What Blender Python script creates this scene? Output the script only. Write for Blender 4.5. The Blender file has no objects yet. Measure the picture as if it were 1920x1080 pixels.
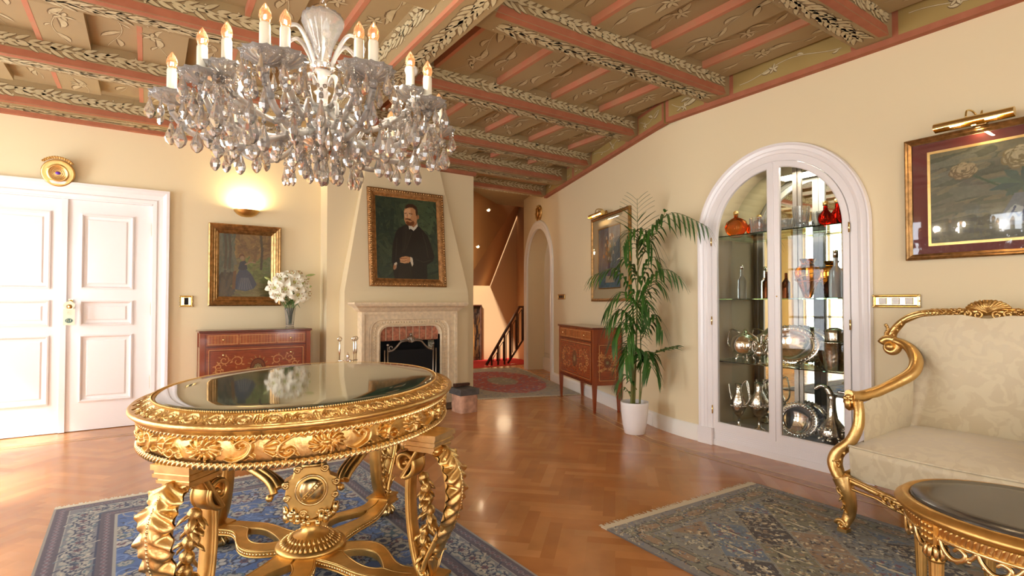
import bpy, math, random
import numpy as np
from mathutils import Vector
S = bpy.context.scene
COL = S.collection
PI = math.pi
rad = math.radians
# ---------------------------------------------------------------- camera
cam = bpy.data.cameras.new('camera'); co = bpy.data.objects.new('camera', cam); COL.objects.link(co)
co.location = (0, 0, 1.2); co.rotation_euler = (rad(90 + 1.2), 0, rad(-34.1))
cam.sensor_width = 36; cam.lens = 1010 / 1920 * 36; cam.shift_y = 6.84 / 1920; cam.clip_start = .02
S.camera = co
# ---------------------------------------------------------------- world, light, exposure
S.view_settings.view_transform = 'Standard'; S.view_settings.look = 'None'
S.view_settings.exposure = -0.26; S.view_settings.gamma = 1; S.view_settings.use_curve_mapping = False
w = bpy.data.worlds.new('world'); S.world = w; w.use_nodes = True
w.node_tree.nodes['Background'].inputs[0].default_value = (.80, .90, 1, 1)
w.node_tree.nodes['Background'].inputs[1].default_value = 2.5
S.cycles.max_bounces = 8; S.cycles.diffuse_bounces = 4; S.cycles.glossy_bounces = 4
S.cycles.transmission_bounces = 7; S.cycles.transparent_max_bounces = 8
S.cycles.sample_clamp_indirect = 4; S.cycles.blur_glossy = .5
S.cycles.caustics_reflective = False; S.cycles.caustics_refractive = False
S.cycles.use_denoising = True; S.cycles.denoiser = 'OPENIMAGEDENOISE'
S.cycles.use_adaptive_sampling = True; S.cycles.adaptive_threshold = .02

def light(kind, name, loc, power, color, rot=(0, 0, 0), size=None, sy=None, **kw):
    l = bpy.data.lights.new(name, kind); o = bpy.data.objects.new(name, l); COL.objects.link(o)
    l.energy = power; l.color = color; o.location = loc; o.rotation_euler = rot
    if kind == 'AREA':
        l.shape = 'RECTANGLE'; l.size = size; l.size_y = sy or size
    for k, v in kw.items(): setattr(l, k, v)
    return o
# daylight through the tall windows of the left wall; unseen front windows added as fill
WINL = [(5.40, .62), (3.85, .62), (2.30, .62), (.30, .60)]       # centre y, half width   (left wall, x = -2.6)
WIN_FILL = [(-1.2, .6), (.9, .6), (2.9, .5)]                        # centre x, half width   (fill windows added in front wall, y = -2.4)
for i, (y, hw) in enumerate(WINL):
    light('AREA', 'daylight_left', (-2.78, y, 1.42), 95 if i else 190, (.90, .95, 1), (0, rad(-90), 0), 2.3, 1.16)
for x, hw in WIN_FILL:
    light('AREA', 'fill_front', (x, -2.58, 1.42), 105, (.97, .97, .97), (rad(90), 0, 0), 1.2, 2.3)
light('SUN', 'sun', (-6, 1, 7), 16.0, (1, .96, .90), (0, rad(-43), rad(28)), angle=rad(6))
# ---------------------------------------------------------------- core mesh helpers
class MB:
    def __init__(s): s.v = []; s.f = []; s.m = []; s.n = 0; s.c = []; s.hasc = False; s.sm = []
    def add(s, verts, faces, mat=0, col=None, smooth=True):
        verts = np.asarray(verts, float).reshape(-1, 3)
        b = s.n; s.v.append(verts); s.n += len(verts)
        if isinstance(faces, np.ndarray): fl = (faces + b).tolist()
        else: fl = [[i + b for i in f] for f in faces]
        s.f.extend(fl); s.sm.extend([smooth] * len(fl))
        s.m.extend([mat] * len(fl) if np.isscalar(mat) else list(mat))
        if col is not None:
            s.hasc = True; col = np.asarray(col, float)
            if col.ndim == 1: col = np.tile(col[:3], (len(verts), 1))
            s.c.append(col)
        else: s.c.append(np.ones((len(verts), 3)))
        return s
    def box(s, x0, x1, y0, y1, z0, z1, mat=0, col=None):
        v = [(x, y, z) for z in (z0, z1) for y in (y0, y1) for x in (x0, x1)]
        f = [(0, 2, 3, 1), (4, 5, 7, 6), (0, 1, 5, 4), (2, 6, 7, 3), (0, 4, 6, 2), (1, 3, 7, 5)]
        return s.add(v, f, mat, col, False)
    def grid(s, P, cu=False, cv=False, mat=0, col=None, smooth=True, flip=False):
        P = np.asarray(P, float); h, w = P.shape[:2]
        I = np.arange(h * w).reshape(h, w)
        if cu: I = np.concatenate([I, I[:, :1]], 1)
        if cv: I = np.concatenate([I, I[:1]], 0)
        F = np.stack([I[:-1, :-1], I[:-1, 1:], I[1:, 1:], I[1:, :-1]], -1).reshape(-1, 4)
        if flip: F = F[:, ::-1]
        return s.add(P.reshape(-1, 3), F, mat, None if col is None else np.asarray(col).reshape(-1, 3), smooth)
    def tube(s, pts, r, n=8, mat=0, cap=True, flat=1.0, closed=False, col=None):
        pts = np.asarray(pts, float); N = len(pts)
        r = np.full(N, r) if np.isscalar(r) else np.asarray(r, float)
        if closed: t = np.roll(pts, -1, 0) - np.roll(pts, 1, 0)
        else: t = np.gradient(pts, axis=0)
        t /= np.linalg.norm(t, axis=1)[:, None] + 1e-12
        up = np.array([0, 0, 1.]) if abs(t[0][2]) < .9 else np.array([1., 0, 0])
        u = np.cross(t[0], up); u /= np.linalg.norm(u); R = []
        a = np.linspace(0, 2 * PI, n, endpoint=False)
        for i in range(N):
            u = u - t[i] * np.dot(u, t[i]); u /= np.linalg.norm(u) + 1e-12
            v = np.cross(t[i], u)
            R.append(pts[i] + r[i] * (np.cos(a)[:, None] * u + flat * np.sin(a)[:, None] * v))
        s.grid(np.array(R), cu=True, cv=closed, mat=mat, col=None if col is None else np.tile(col, (N * n, 1)))
        if cap and not closed:
            b = s.n - N * n
            s.f += [[b + i for i in range(n)][::-1], [b + (N - 1) * n + i for i in range(n)]]; s.m += [mat, mat]; s.sm += [False, False]
        return s
    def lathe(s, prof, c=(0, 0, 0), n=24, mat=0, ex=1., ey=1., fl=0, fla=0., axis='z', col=None, smooth=True):
        prof = np.asarray(prof, float); a = np.linspace(0, 2 * PI, n, endpoint=False)
        k = 1 + fla * np.cos(a * fl) if fl else np.ones(n)
        x = prof[:, :1] * (np.cos(a) * k)[None] * ex; y = prof[:, :1] * (np.sin(a) * k)[None] * ey
        z = np.repeat(prof[:, 1:2], n, 1)
        P = np.stack([x, y, z], -1)
        if axis == 'y': P = np.stack([x, -z, y], -1)
        if axis == 'x': P = np.stack([z, x, y], -1)
        return s.grid(P + np.array(c), cu=True, mat=mat, flip=False, smooth=smooth, col=None if col is None else np.tile(col, (len(prof) * n, 1)))
    def sph(s, c, r, n=8, m=6, mat=0, sc=(1, 1, 1), col=None, smooth=True):
        t = np.linspace(0.001, PI - .001, m)
        pr = np.stack([np.sin(t), -np.cos(t)], -1)
        a = np.linspace(0, 2 * PI, n, endpoint=False)
        P = np.stack([pr[:, :1] * np.cos(a), pr[:, :1] * np.sin(a), np.repeat(pr[:, 1:], n, 1)], -1)
        return s.grid(np.array(c) + P * r * np.array(sc), cu=True, mat=mat, smooth=smooth, col=None if col is None else np.tile(col, (m * n, 1)))
    def prism(s, poly, f, d0, d1, mat=0, smooth=False):
        """poly: list of 2d points; f(x, y, d) -> 3d; extruded from d0 to d1"""
        n = len(poly)
        v = [f(p[0], p[1], d0) for p in poly] + [f(p[0], p[1], d1) for p in poly]
        F = [list(range(n))[::-1], list(range(n, 2 * n))] + [[i, (i + 1) % n, n + (i + 1) % n, n + i] for i in range(n)]
        return s.add(v, F, mat, None, smooth)
    def poly(s, pts, mat=0, col=None): return s.add(pts, [list(range(len(pts)))], mat, col, False)
    def xf(s, M, o=(0, 0, 0)):
        """transform everything added so far by matrix rows M and offset o"""
        M = np.array(M, float); s.v = [v @ M.T + np.array(o) for v in s.v]; return s
    def join(s, o, M=None, off=(0, 0, 0)):
        for v, c in zip(o.v, o.c):
            s.v.append((v if M is None else v @ np.array(M).T) + np.array(off)); s.c.append(c)
        s.f += [[i + s.n for i in f] for f in o.f]; s.m += o.m; s.sm += o.sm; s.n += o.n; s.hasc |= o.hasc; return s
    def build(s, name, mats, parent=None, loc=None, rot=None, bevel=0, **tags):
        me = bpy.data.meshes.new(name)
        V = np.concatenate(s.v) if s.v else np.zeros((0, 3))
        L = np.fromiter((i for f in s.f for i in f), dtype=np.int32); ln = np.fromiter((len(f) for f in s.f), dtype=np.int32)
        me.vertices.add(len(V)); me.vertices.foreach_set('co', V.ravel())
        me.loops.add(len(L)); me.loops.foreach_set('vertex_index', L)
        me.polygons.add(len(ln)); st = np.zeros(len(ln), np.int32); st[1:] = np.cumsum(ln)[:-1]
        me.polygons.foreach_set('loop_start', st); me.polygons.foreach_set('loop_total', ln)
        me.polygons.foreach_set('material_index', np.array(s.m, np.int32))
        me.update(calc_edges=True)
        me.polygons.foreach_set('use_smooth', np.array(s.sm, bool))
        if s.hasc:
            a = me.color_attributes.new('Col', 'FLOAT_COLOR', 'POINT'); cc = np.concatenate(s.c)
            a.data.foreach_set('color', np.concatenate([cc, np.ones((len(cc), 1))], 1).ravel().astype(np.float32))
        for m in (mats if isinstance(mats, (list, tuple)) else [mats]): me.materials.append(M[m] if isinstance(m, str) else m)
        me.validate()
        o = bpy.data.objects.new(name, me); COL.objects.link(o)
        if parent: o.parent = parent
        if loc is not None: o.location = loc
        if rot is not None: o.rotation_euler = rot
        if bevel:
            b = o.modifiers.new('b', 'BEVEL'); b.width = bevel; b.segments = 2; b.limit_method = 'ANGLE'
        for k, v in tags.items(): o[k] = v
        return o

def thing(name, label, cat, loc=(0, 0, 0), rz=0, group=None, rot=None):
    o = bpy.data.objects.new(name, None); COL.objects.link(o); o.location = loc
    o.rotation_euler = rot or (0, 0, rz); o.empty_display_size = .05
    o['label'] = label; o['category'] = cat
    if group: o['group'] = group
    return o
def tag(o, label, cat, group=None):
    o['label'] = label; o['category'] = cat
    if group: o['group'] = group
    return o
def struct(o): o['kind'] = 'structure'; return o
def copy_tree(o, loc=None, rz=None, label=None, parent=None):
    c = o.copy(); COL.objects.link(c); c.parent = parent
    for ch in list(o.children): copy_tree(ch, parent=c)
    if loc is not None: c.location = loc
    if rz is not None: c.rotation_euler = (c.rotation_euler[0], c.rotation_euler[1], rz)
    if label: c['label'] = label
    return c
def cr(pts, n=8, closed=False):
    """Catmull-Rom through pts"""
    P = np.asarray(pts, float); out = []; N = len(P)
    rng = range(N if closed else N - 1)
    for i in rng:
        p0, p1, p2, p3 = (P[(i - 1) % N] if closed or i else P[0]), P[i], P[(i + 1) % N], (P[(i + 2) % N] if closed or i + 2 < N else P[-1])
        for t in np.linspace(0, 1, n, endpoint=False):
            out.append(.5 * (2 * p1 + (p2 - p0) * t + (2 * p0 - 5 * p1 + 4 * p2 - p3) * t * t + (3 * p1 - p0 - 3 * p2 + p3) * t ** 3))
    if not closed: out.append(P[-1])
    return np.array(out)
def spiral(cx, cy, r0, r1, a0, a1, n=26):
    t = np.linspace(0, 1, n); a = rad(a0) + rad(a1 - a0) * t; r = r0 + (r1 - r0) * t
    return np.stack([cx + r * np.cos(a), cy + r * np.sin(a)], -1)
def frame_to(d, up=(0, 0, 1)):
    """rotation matrix (columns) whose z axis points along d"""
    z = np.array(d, float); z /= np.linalg.norm(z); up = np.array(up, float)
    if abs(np.dot(z, up)) > .98: up = np.array([1., 0, 0])
    x = np.cross(up, z); x /= np.linalg.norm(x); y = np.cross(z, x)
    return np.stack([x, y, z], 1)

# ---------------------------------------------------------------- painting canvas (relief heights and colours)
class Canvas:
    """w x h metres, res metres per cell; H = height field, C = colour field"""
    def __init__(s, w, h, res, col=(.5, .5, .5), wrap=False):
        s.w, s.h, s.res = w, h, res; s.nx = max(2, int(round(w / res))); s.ny = max(2, int(round(h / res)))
        s.H = np.zeros((s.ny, s.nx)); s.C = np.tile(np.array(col, float), (s.ny, s.nx, 1)); s.wrap = wrap
        s.X, s.Y = np.meshgrid((np.arange(s.nx) + .5) * w / s.nx, (np.arange(s.ny) + .5) * h / s.ny)
    def win(s, x, y, r):
        i0 = int((x - r) / s.w * s.nx) - 1; i1 = int((x + r) / s.w * s.nx) + 2; j0 = max(0, int((y - r) / s.h * s.ny) - 1); j1 = min(s.ny, int((y + r) / s.h * s.ny) + 2)
        if not s.wrap: i0 = max(0, i0); i1 = min(s.nx, i1)
        if i1 <= i0 or j1 <= j0: return None
        ii = np.arange(i0, i1); return np.ix_(np.arange(j0, j1), ii % s.nx), (ii + .5) * s.w / s.nx, (np.arange(j0, j1) + .5) * s.h / s.ny
    def stroke(s, pts, r, h=None, col=None, step=.5):
        pts = np.asarray(pts, float); n = len(pts); r = np.full(n, float(r)) if np.isscalar(r) else np.interp(np.linspace(0, 1, n), np.linspace(0, 1, len(r)), r)
        seg = np.hypot(*np.diff(pts, axis=0).T) if n > 1 else np.zeros(0); L = np.concatenate([[0], np.cumsum(seg)])
        m = max(2, int(L[-1] / max(s.res * .7, r.mean() * step)) + 1) if n > 1 else 1
        q = np.linspace(0, L[-1], m); X = np.interp(q, L, pts[:, 0]); Y = np.interp(q, L, pts[:, 1]); R = np.interp(q, L, r)
        for x, y, rr in zip(X, Y, R):
            if rr <= 0: continue
            k = s.win(x, y, rr)
            if k is None: continue
            ix, gx, gy = k; d2 = ((gx[None] - x) ** 2 + (gy[:, None] - y) ** 2) / (rr * rr)
            if h is not None:
                s.H[ix] = np.maximum(s.H[ix], np.where(d2 < 1, h * np.sqrt(np.clip(1 - d2, 0, 1)), 0))
            if col is not None:
                c = s.C[ix]; c[d2 < 1] = col; s.C[ix] = c
        return s
    def disc(s, x, y, r, h=None, col=None, sy=1.):
        k = s.win(x, y, r * max(1, sy)); 
        if k is None: return s
        ix, gx, gy = k; d2 = (((gx[None] - x)) ** 2 + ((gy[:, None] - y) / sy) ** 2) / (r * r)
        if h is not None: s.H[ix] = np.maximum(s.H[ix], np.where(d2 < 1, h * np.sqrt(np.clip(1 - d2, 0, 1)), 0))
        if col is not None: c = s.C[ix]; c[d2 < 1] = col; s.C[ix] = c
        return s
    def pol(s, pts, col, x0=0, y0=0, sc=1.):
        P = np.asarray(pts, float) * sc + np.array([x0, y0]); x0_, y0_ = P.min(0); x1_, y1_ = P.max(0)
        m = np.zeros(s.X.shape, bool); n = len(P)
        for i in range(n):
            (xa, ya), (xb, yb) = P[i], P[(i + 1) % n]
            c = ((ya > s.Y) != (yb > s.Y)); m ^= c & (s.X < (xb - xa) * (s.Y - ya) / ((yb - ya) or 1e-9) + xa)
        s.C[m] = col; return s
def leafpts(x, y, a, L, bend=0., n=7):
    t = np.linspace(0, 1, n); aa = a + bend * t
    dx = np.concatenate([[0], np.cumsum(np.cos(aa[1:]) * L / (n - 1))]); dy = np.concatenate([[0], np.cumsum(np.sin(aa[1:]) * L / (n - 1))])
    return np.stack([x + dx, y + dy], -1)
def hx(s, k=1.):
    c = np.array([int(s[i:i + 2], 16) / 255 for i in (0, 2, 4)]); return np.where(c < .04045, c / 12.92, ((c + .055) / 1.055) ** 2.4) * k
# ---------------------------------------------------------------- materials
M = {}
def mat(name, col=(.8, .8, .8), rough=.5, metal=0, spec=None, bump=0, bscale=60, noise=None, trans=0, ior=1.45, emit=None, es=0, vcol=False, coat=0, detail=4, stretch=None, sheen=0, alpha=None):
    m = bpy.data.materials.new(name); m.use_nodes = True; nt = m.node_tree; N = nt.nodes; B = N['Principled BSDF']
    if isinstance(col, str): col = hx(col)
    c = tuple(col[:3]) + (1,)
    B.inputs['Base Color'].default_value = c; B.inputs['Roughness'].default_value = rough; B.inputs['Metallic'].default_value = metal
    B.inputs['IOR'].default_value = ior
    if spec is not None: B.inputs['Specular IOR Level'].default_value = spec
    if trans: B.inputs['Transmission Weight'].default_value = trans
    if coat: B.inputs['Coat Weight'].default_value = coat; B.inputs['Coat Roughness'].default_value = .08
    if sheen: B.inputs['Sheen Weight'].default_value = sheen
    if emit is not None:
        B.inputs['Emission Color'].default_value = tuple(hx(emit) if isinstance(emit, str) else emit) + (1,); B.inputs['Emission Strength'].default_value = es
    tc = N.new('ShaderNodeTexCoord'); vec = tc.outputs['Object']
    if stretch:
        mp = N.new('ShaderNodeMapping'); mp.inputs['Scale'].default_value = stretch; nt.links.new(vec, mp.inputs['Vector']); vec = mp.outputs[0]
    src = None
    if vcol:
        a = N.new('ShaderNodeVertexColor'); a.layer_name = 'Col'; src = a.outputs[0]
    if noise:
        sc, amt = noise[:2]; c2 = noise[2] if len(noise) > 2 else None
        n = N.new('ShaderNodeTexNoise'); n.inputs['Scale'].default_value = sc; n.inputs['Detail'].default_value = detail; nt.links.new(vec, n.inputs['Vector'])
        mx = N.new('ShaderNodeMix'); mx.data_type = 'RGBA'
        r = N.new('ShaderNodeMapRange'); r.inputs[1].default_value = .35; r.inputs[2].default_value = .65; nt.links.new(n.outputs[0], r.inputs[0])
        if c2 is not None:
            mx.inputs[6].default_value = c; mx.inputs[7].default_value = tuple(hx(c2) if isinstance(c2, str) else c2) + (1,)
            ml = N.new('ShaderNodeMath'); ml.operation = 'MULTIPLY'; ml.inputs[1].default_value = amt; nt.links.new(r.outputs[0], ml.inputs[0]); nt.links.new(ml.outputs[0], mx.inputs[0])
            if src is not None: nt.links.new(src, mx.inputs[6])
        else:
            mx.blend_type = 'MULTIPLY'; mx.inputs[0].default_value = 1; mx.inputs[6].default_value = c
            if src is not None: nt.links.new(src, mx.inputs[6])
            r.inputs[3].default_value = 1 - amt; r.inputs[4].default_value = 1 + amt * .4; nt.links.new(r.outputs[0], mx.inputs[7])
        src = mx.outputs[2]
    if src is not None: nt.links.new(src, B.inputs['Base Color'])
    if bump:
        n = N.new('ShaderNodeTexNoise'); n.inputs['Scale'].default_value = bscale; n.inputs['Detail'].default_value = 3; nt.links.new(vec, n.inputs['Vector'])
        b = N.new('ShaderNodeBump'); b.inputs['Strength'].default_value = bump; b.inputs['Distance'].default_value = .01; nt.links.new(n.outputs[0], b.inputs['Height']); nt.links.new(b.outputs[0], B.inputs['Normal'])
    M[name] = m; return m
mat('wall_paint', 'e6d5ae', .6, bump=.05, bscale=300)
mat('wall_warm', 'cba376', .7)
mat('white_paint', 'f1ecea', .3, coat=.2)
mat('white_satin', 'f3efe6', .35)
mat('brick_red', 'c07a5c', .8, noise=(30, .4), bump=.4)
mat('mortar', 'dcc6a4', .9)
mat('stone', 'e8d3b0', .75, noise=(25, .12), bump=.25, bscale=80)
mat('black_iron', '14110f', .5, metal=.6)
mat('soot', '0d0d0f', .6, spec=.3)
mat('pewter', '9a9186', .38, metal=1, bump=.2, bscale=90)
mat('gold', (.72, .46, .16), .33, metal=1, noise=(18, .35, (.84, .62, .31)), bump=.16, bscale=60)
mat('gold_bright', (.84, .61, .29), .27, metal=1, noise=(30, .2))
mat('gold_dark', (.56, .34, .12), .38, metal=1, noise=(40, .5, (.85, .6, .22)), bump=.3, bscale=90)
mat('gold_flat', (.74, .46, .15), .40, metal=1, noise=(12, .2), bump=.05)
mat('brass', (.85, .65, .3), .18, metal=1)
mat('antique_wood_gilt', (.40, .19, .06), .4, metal=.55, noise=(30, .4), bump=.2)
mat('silver', (.80, .76, .69), .17, metal=1, noise=(25, .35), bump=.25, bscale=50)
mat('silver_plain', (.86, .82, .76), .1, metal=1)
mat('mirror', (.80, .84, .76), .015, metal=1)
mat('green_marble', '1b2c20', .035, noise=(7, .5, '46584a'), coat=.6, spec=.9, detail=9)
mat('grey_marble', '3d3834', .16, noise=(9, .35, '615a50'), detail=8)
mat('pot_white', 'f4f0ee', .25, coat=.3)
mat('soil', '2c1d12', .95, bump=.6)
mat('palm_green', '2b4f1e', .42, noise=(6, .5, '51802a'))
mat('palm_stem', '6f7a38', .5, noise=(12, .6, '8d7446'))
mat('lily_white', 'f6f3df', .5, sheen=.2)
mat('lily_center', 'cfd08a', .6)
mat('lily_green', '5a7a3c', .5)
mat('bud_green', 'b5c47a', .5)
mat('anther', 'a5702c', .8)
mat('candle', 'f2ead2', .5)
mat('bulb_glass', (1, .75, .5), .05, trans=.9, emit='ffa060', es=.35)
mat('filament', 'ffffff', .5, emit='ffd9a0', es=45)
mat('water', (.95, 1, .97), .02, trans=1, ior=1.33)
mat('parquet', 'b06c32', .24, vcol=True, noise=(4, .14), stretch=(1, 1, 1), coat=.15, spec=.5)
mat('inlay', 'e2b87c', .25); mat('inlay_dark', 'ae7442', .25, noise=(20, .2))
mat('bronze_gilt', (.42, .24, .09), .36, metal=.85, noise=(30, .4), bump=.2)
mat('ceiling_wood', 'a08a62', .75, noise=(3, .4, '8a6f4a'), bump=.1, bscale=40)
mat('ceiling_dark', '8a6a3e', .75, noise=(4, .35, '775633'))
mat('ceiling_board', 'a8936a', .75, noise=(3, .5, 'a28a66'))
mat('salmon', 'a9684a', .75, noise=(10, .45, '955438'))
mat('salmon_pale', 'c0785a', .75, noise=(8, .6, 'b38a66'))
mat('leaf_paint', 'cabb94', .75, noise=(25, .6, 'ad9b72'))
mat('leaf_outline', '725c3e', .8)
mat('frieze_paint', 'a28a50', .75, noise=(3, .3, '8f7440'))
mat('plain_ceiling', 'd2ab84', .8)
mat('rug', 'ffffff', .95, vcol=True, sheen=.3, bump=.5, bscale=500, spec=.1)
mat('fringe', 'd8cdb4', .95)
mat('paint_canvas', 'ffffff', .35, vcol=True, coat=.2, noise=(60, .12))
mat('marquetry', 'ffffff', .22, vcol=True, coat=.5, noise=(14, .2), stretch=(1, 1, 6))
mat('cherry_wood', '8e3f16', .25, coat=.5, noise=(10, .5, '6f2a0d'), stretch=(1, 1, .15))
mat('cherry_edge', '5f250e', .25, coat=.5)
mat('glass_lamp', 'fff6dc', .4, emit='ffe3a0', es=2)
mat('lamp_white', 'fff2cf', .4, emit='ffdc8c', es=14)
mat('bulb_hot', 'ffffff', .4, emit='ffd08a', es=60)
mat('amethyst', (.13, .03, .42), .05, coat=.5)
mat('red_carpet', 'b5231a', .95)
mat('dark_wood', '4a2a1a', .4, noise=(20, .4))
mat('teal_black', '2e2f30', .5)
mat('curtain', 'e3c878', .7, sheen=.3)
mat('burgundy', '7c2417', .5)
mat('tag_card', 'eee9cf', .5); mat('tag_ink', '567a72', .5)
def glass(name, col=(1, 1, 1), rough=0., ior=1.5, thin=0., milk=0.):
    m = bpy.data.materials.new(name); m.use_nodes = True; nt = m.node_tree; nt.nodes.clear()
    o = nt.nodes.new('ShaderNodeOutputMaterial')
    if thin:   # a pane: mostly clear, a little mirror
        t = nt.nodes.new('ShaderNodeBsdfTransparent'); t.inputs[0].default_value = tuple(col) + (1,)
        g = nt.nodes.new('ShaderNodeBsdfGlossy'); g.inputs['Roughness'].default_value = .02
        f = nt.nodes.new('ShaderNodeFresnel'); f.inputs[0].default_value = 1.5
        ml = nt.nodes.new('ShaderNodeMath'); ml.operation = 'MULTIPLY'; ml.inputs[1].default_value = thin; nt.links.new(f.outputs[0], ml.inputs[0])
        x = nt.nodes.new('ShaderNodeMixShader'); nt.links.new(ml.outputs[0], x.inputs[0]); nt.links.new(t.outputs[0], x.inputs[1]); nt.links.new(g.outputs[0], x.inputs[2])
        nt.links.new(x.outputs[0], o.inputs[0])
    else:
        g = nt.nodes.new('ShaderNodeBsdfGlass'); g.inputs[0].default_value = tuple(col) + (1,); g.inputs['Roughness'].default_value = rough; g.inputs['IOR'].default_value = ior
        if milk:   # white mixed in to brighten dark-looking glass; true frost for the frosted bottle
            d = nt.nodes.new('ShaderNodeBsdfDiffuse'); d.inputs[0].default_value = (.98, .98, .97, 1); tr = nt.nodes.new('ShaderNodeBsdfTranslucent'); tr.inputs[0].default_value = (.98, .98, .97, 1)
            x1 = nt.nodes.new('ShaderNodeMixShader'); x1.inputs[0].default_value = .5; nt.links.new(d.outputs[0], x1.inputs[1]); nt.links.new(tr.outputs[0], x1.inputs[2])
            x = nt.nodes.new('ShaderNodeMixShader'); x.inputs[0].default_value = milk; nt.links.new(g.outputs[0], x.inputs[1]); nt.links.new(x1.outputs[0], x.inputs[2]); nt.links.new(x.outputs[0], o.inputs[0])
        else: nt.links.new(g.outputs[0], o.inputs[0])
    M[name] = m; return m
glass('pane', (.98, 1, .98), thin=.45); glass('picture_glass', (.97, .97, .95), thin=1.6)
glass('crystal', (1, 1, 1), 0, 1.58, milk=.16); glass('crystal_cut', (1, 1, 1), .02, 1.5, milk=.24)
glass('arm_glass', (.97, .98, .97), .03, 1.4, milk=.34); glass('cut_clear', (1, 1, 1), .02, 1.45, milk=.12)
glass('shelf_glass', (.86, .96, .90), 0, 1.3)
glass('amber_glass', (.93, .42, .12)); glass('red_glass', (.75, .07, .04)); glass('honey_glass', (.95, .62, .22))
glass('frosted', (.93, .96, .98), .25, 1.3, milk=.5); glass('dark_glass', (.25, .12, .07)); glass('clear_bottle', (.95, .98, 1), 0, 1.2, milk=.12); glass('vase_glass', (1, 1, 1), .0, 1.18, milk=.14)
def damask(name, ca, cb, scale=5):
    m = mat(name, ca, .5, sheen=.4); nt = m.node_tree; N = nt.nodes; B = N['Principled BSDF']
    tc = N.new('ShaderNodeTexCoord'); n1 = N.new('ShaderNodeTexNoise'); n1.inputs['Scale'].default_value = scale * 1.2; n1.inputs['Detail'].default_value = 2.5; n1.inputs['Distortion'].default_value = 1.6
    nt.links.new(tc.outputs['Object'], n1.inputs['Vector'])
    v = N.new('ShaderNodeTexVoronoi'); v.inputs['Scale'].default_value = scale; v.feature = 'SMOOTH_F1'; nt.links.new(n1.outputs['Color'], v.inputs['Vector'])
    r = N.new('ShaderNodeMapRange'); r.inputs[1].default_value = .47; r.inputs[2].default_value = .53; nt.links.new(n1.outputs[0], r.inputs[0])
    mx = N.new('ShaderNodeMix'); mx.data_type = 'RGBA'; mx.inputs[6].default_value = tuple(hx(ca)) + (1,); mx.inputs[7].default_value = tuple(hx(cb)) + (1,)
    nt.links.new(r.outputs[0], mx.inputs[0]); nt.links.new(mx.outputs[2], B.inputs['Base Color'])
    r2 = N.new('ShaderNodeMapRange'); r2.inputs[3].default_value = .6; r2.inputs[4].default_value = .35; nt.links.new(r.outputs[0], r2.inputs[0]); nt.links.new(r2.outputs[0], B.inputs['Roughness'])
damask('damask', 'ddcfae', 'd4c4a2', 9)
# ================================================================ room shell
XR = 4.0; YB = 6.42; ZF = 2.87; ZP = 3.10; XL = -2.6; YF = -2.4
FW0 = np.array([4.0, 3.3]); FWD = np.array([.342, .94]); FWN = np.array([-.94, .342])     # second part of the right wall turns outward
def fw(s, z, off=0): p = FW0 + FWD * s + FWN * off; return (p[0], p[1], z)
# ---- floor: herringbone oak blocks, one mesh with a tone per block
rnd = random.Random(3)
b = MB(); Lb, Wb = .42, .07
cols = [hx(c) for c in ('bd7f49', 'c2854e', 'b87943', 'c68a54', 'bb7c47', 'c0824b')]
c45 = math.sqrt(.5)
V = []; Cc = []
n = int(Lb / Wb)
def inroom(x, y):
    if y > 8.75 or y < YF - .3 or x < XL - .3: return False
    if y < 3.3: return x < 4.5
    return x < 4.6 + (y - 3.3) * .40
for i in range(-120, 150):
    for j in range(-22, 26):
        # herringbone unit in the rotated lattice
        for k in (0, 1):
            if k == 0: x0 = i * Wb + j * Lb * 1.0 ; y0 = i * Wb - j * Lb; w_, h_ = Lb, Wb
            else: x0 = i * Wb + j * Lb + Lb; y0 = i * Wb - j * Lb + Wb - Lb; w_, h_ = Wb, Lb
            cx_ = x0 + w_ / 2; cy_ = y0 + h_ / 2
            X = (cx_ - cy_) * c45 + 1.0; Y = (cx_ + cy_) * c45 + 2.0
            if not inroom(X, Y): continue
            q = []
            for dx, dy in ((0, 0), (w_, 0), (w_, h_), (0, h_)):
                px, py = x0 + dx, y0 + dy
                q.append(((px - py) * c45 + 1.0, (px + py) * c45 + 2.0, 0))
            V.append(q); Cc.append(cols[rnd.randrange(6)] * rnd.uniform(.93, 1.06) * (1.0 if k else .95))
V = np.array(V); nb = len(V)
b.add(V.reshape(-1, 3), np.arange(nb * 4).reshape(-1, 4), 0, np.repeat(np.array(Cc), 4, 0), False)
b.box(XL - .2, 6.6, YF - .2, 8.75, -.12, -.003, 0, hx('a86832'))
struct(b.build('floor', ['parquet']))
# inlaid border lines
b = MB()
def strip(p, q, wd, z=.0012, m=0):
    p = np.array(p); q = np.array(q); d = (q - p) / np.linalg.norm(q - p); nn = np.array([-d[1], d[0]]) * wd / 2
    b.poly([(*(p - nn), z), (*(q - nn), z), (*(q + nn), z), (*(p + nn), z)], m)
for off in (.30, .40):
    a0 = np.array([4.0 - off, YF + off]); a1 = np.array([4.0 - off, 3.3 - off * .18]); e = FW0 + FWD * 2.85 + FWN * off
    for w_, z_, m_ in ((.013, .0016, 0),):
        strip(a0, a1, w_, z_, m_); strip(a1, e, w_, z_, m_)
        strip((XL + off, YB - off), (1.66 - off, YB - off), w_, z_, m_)
strip((3.65, YF), (3.65, 3.23), .09, .0012, 1); e1 = FW0 + FWD * 2.85 + FWN * .35; strip((3.65, 3.23), e1, .09, .0012, 1)
strip((XL, YB - .35), (1.3, YB - .35), .09, .0012, 1)
for off in (0, .09): strip((3.3, 5.55 + off), (4.75, 5.25 + off), .014, .0018, 0)
struct(b.build('trim_1', ['inlay', 'inlay_dark']))
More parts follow.
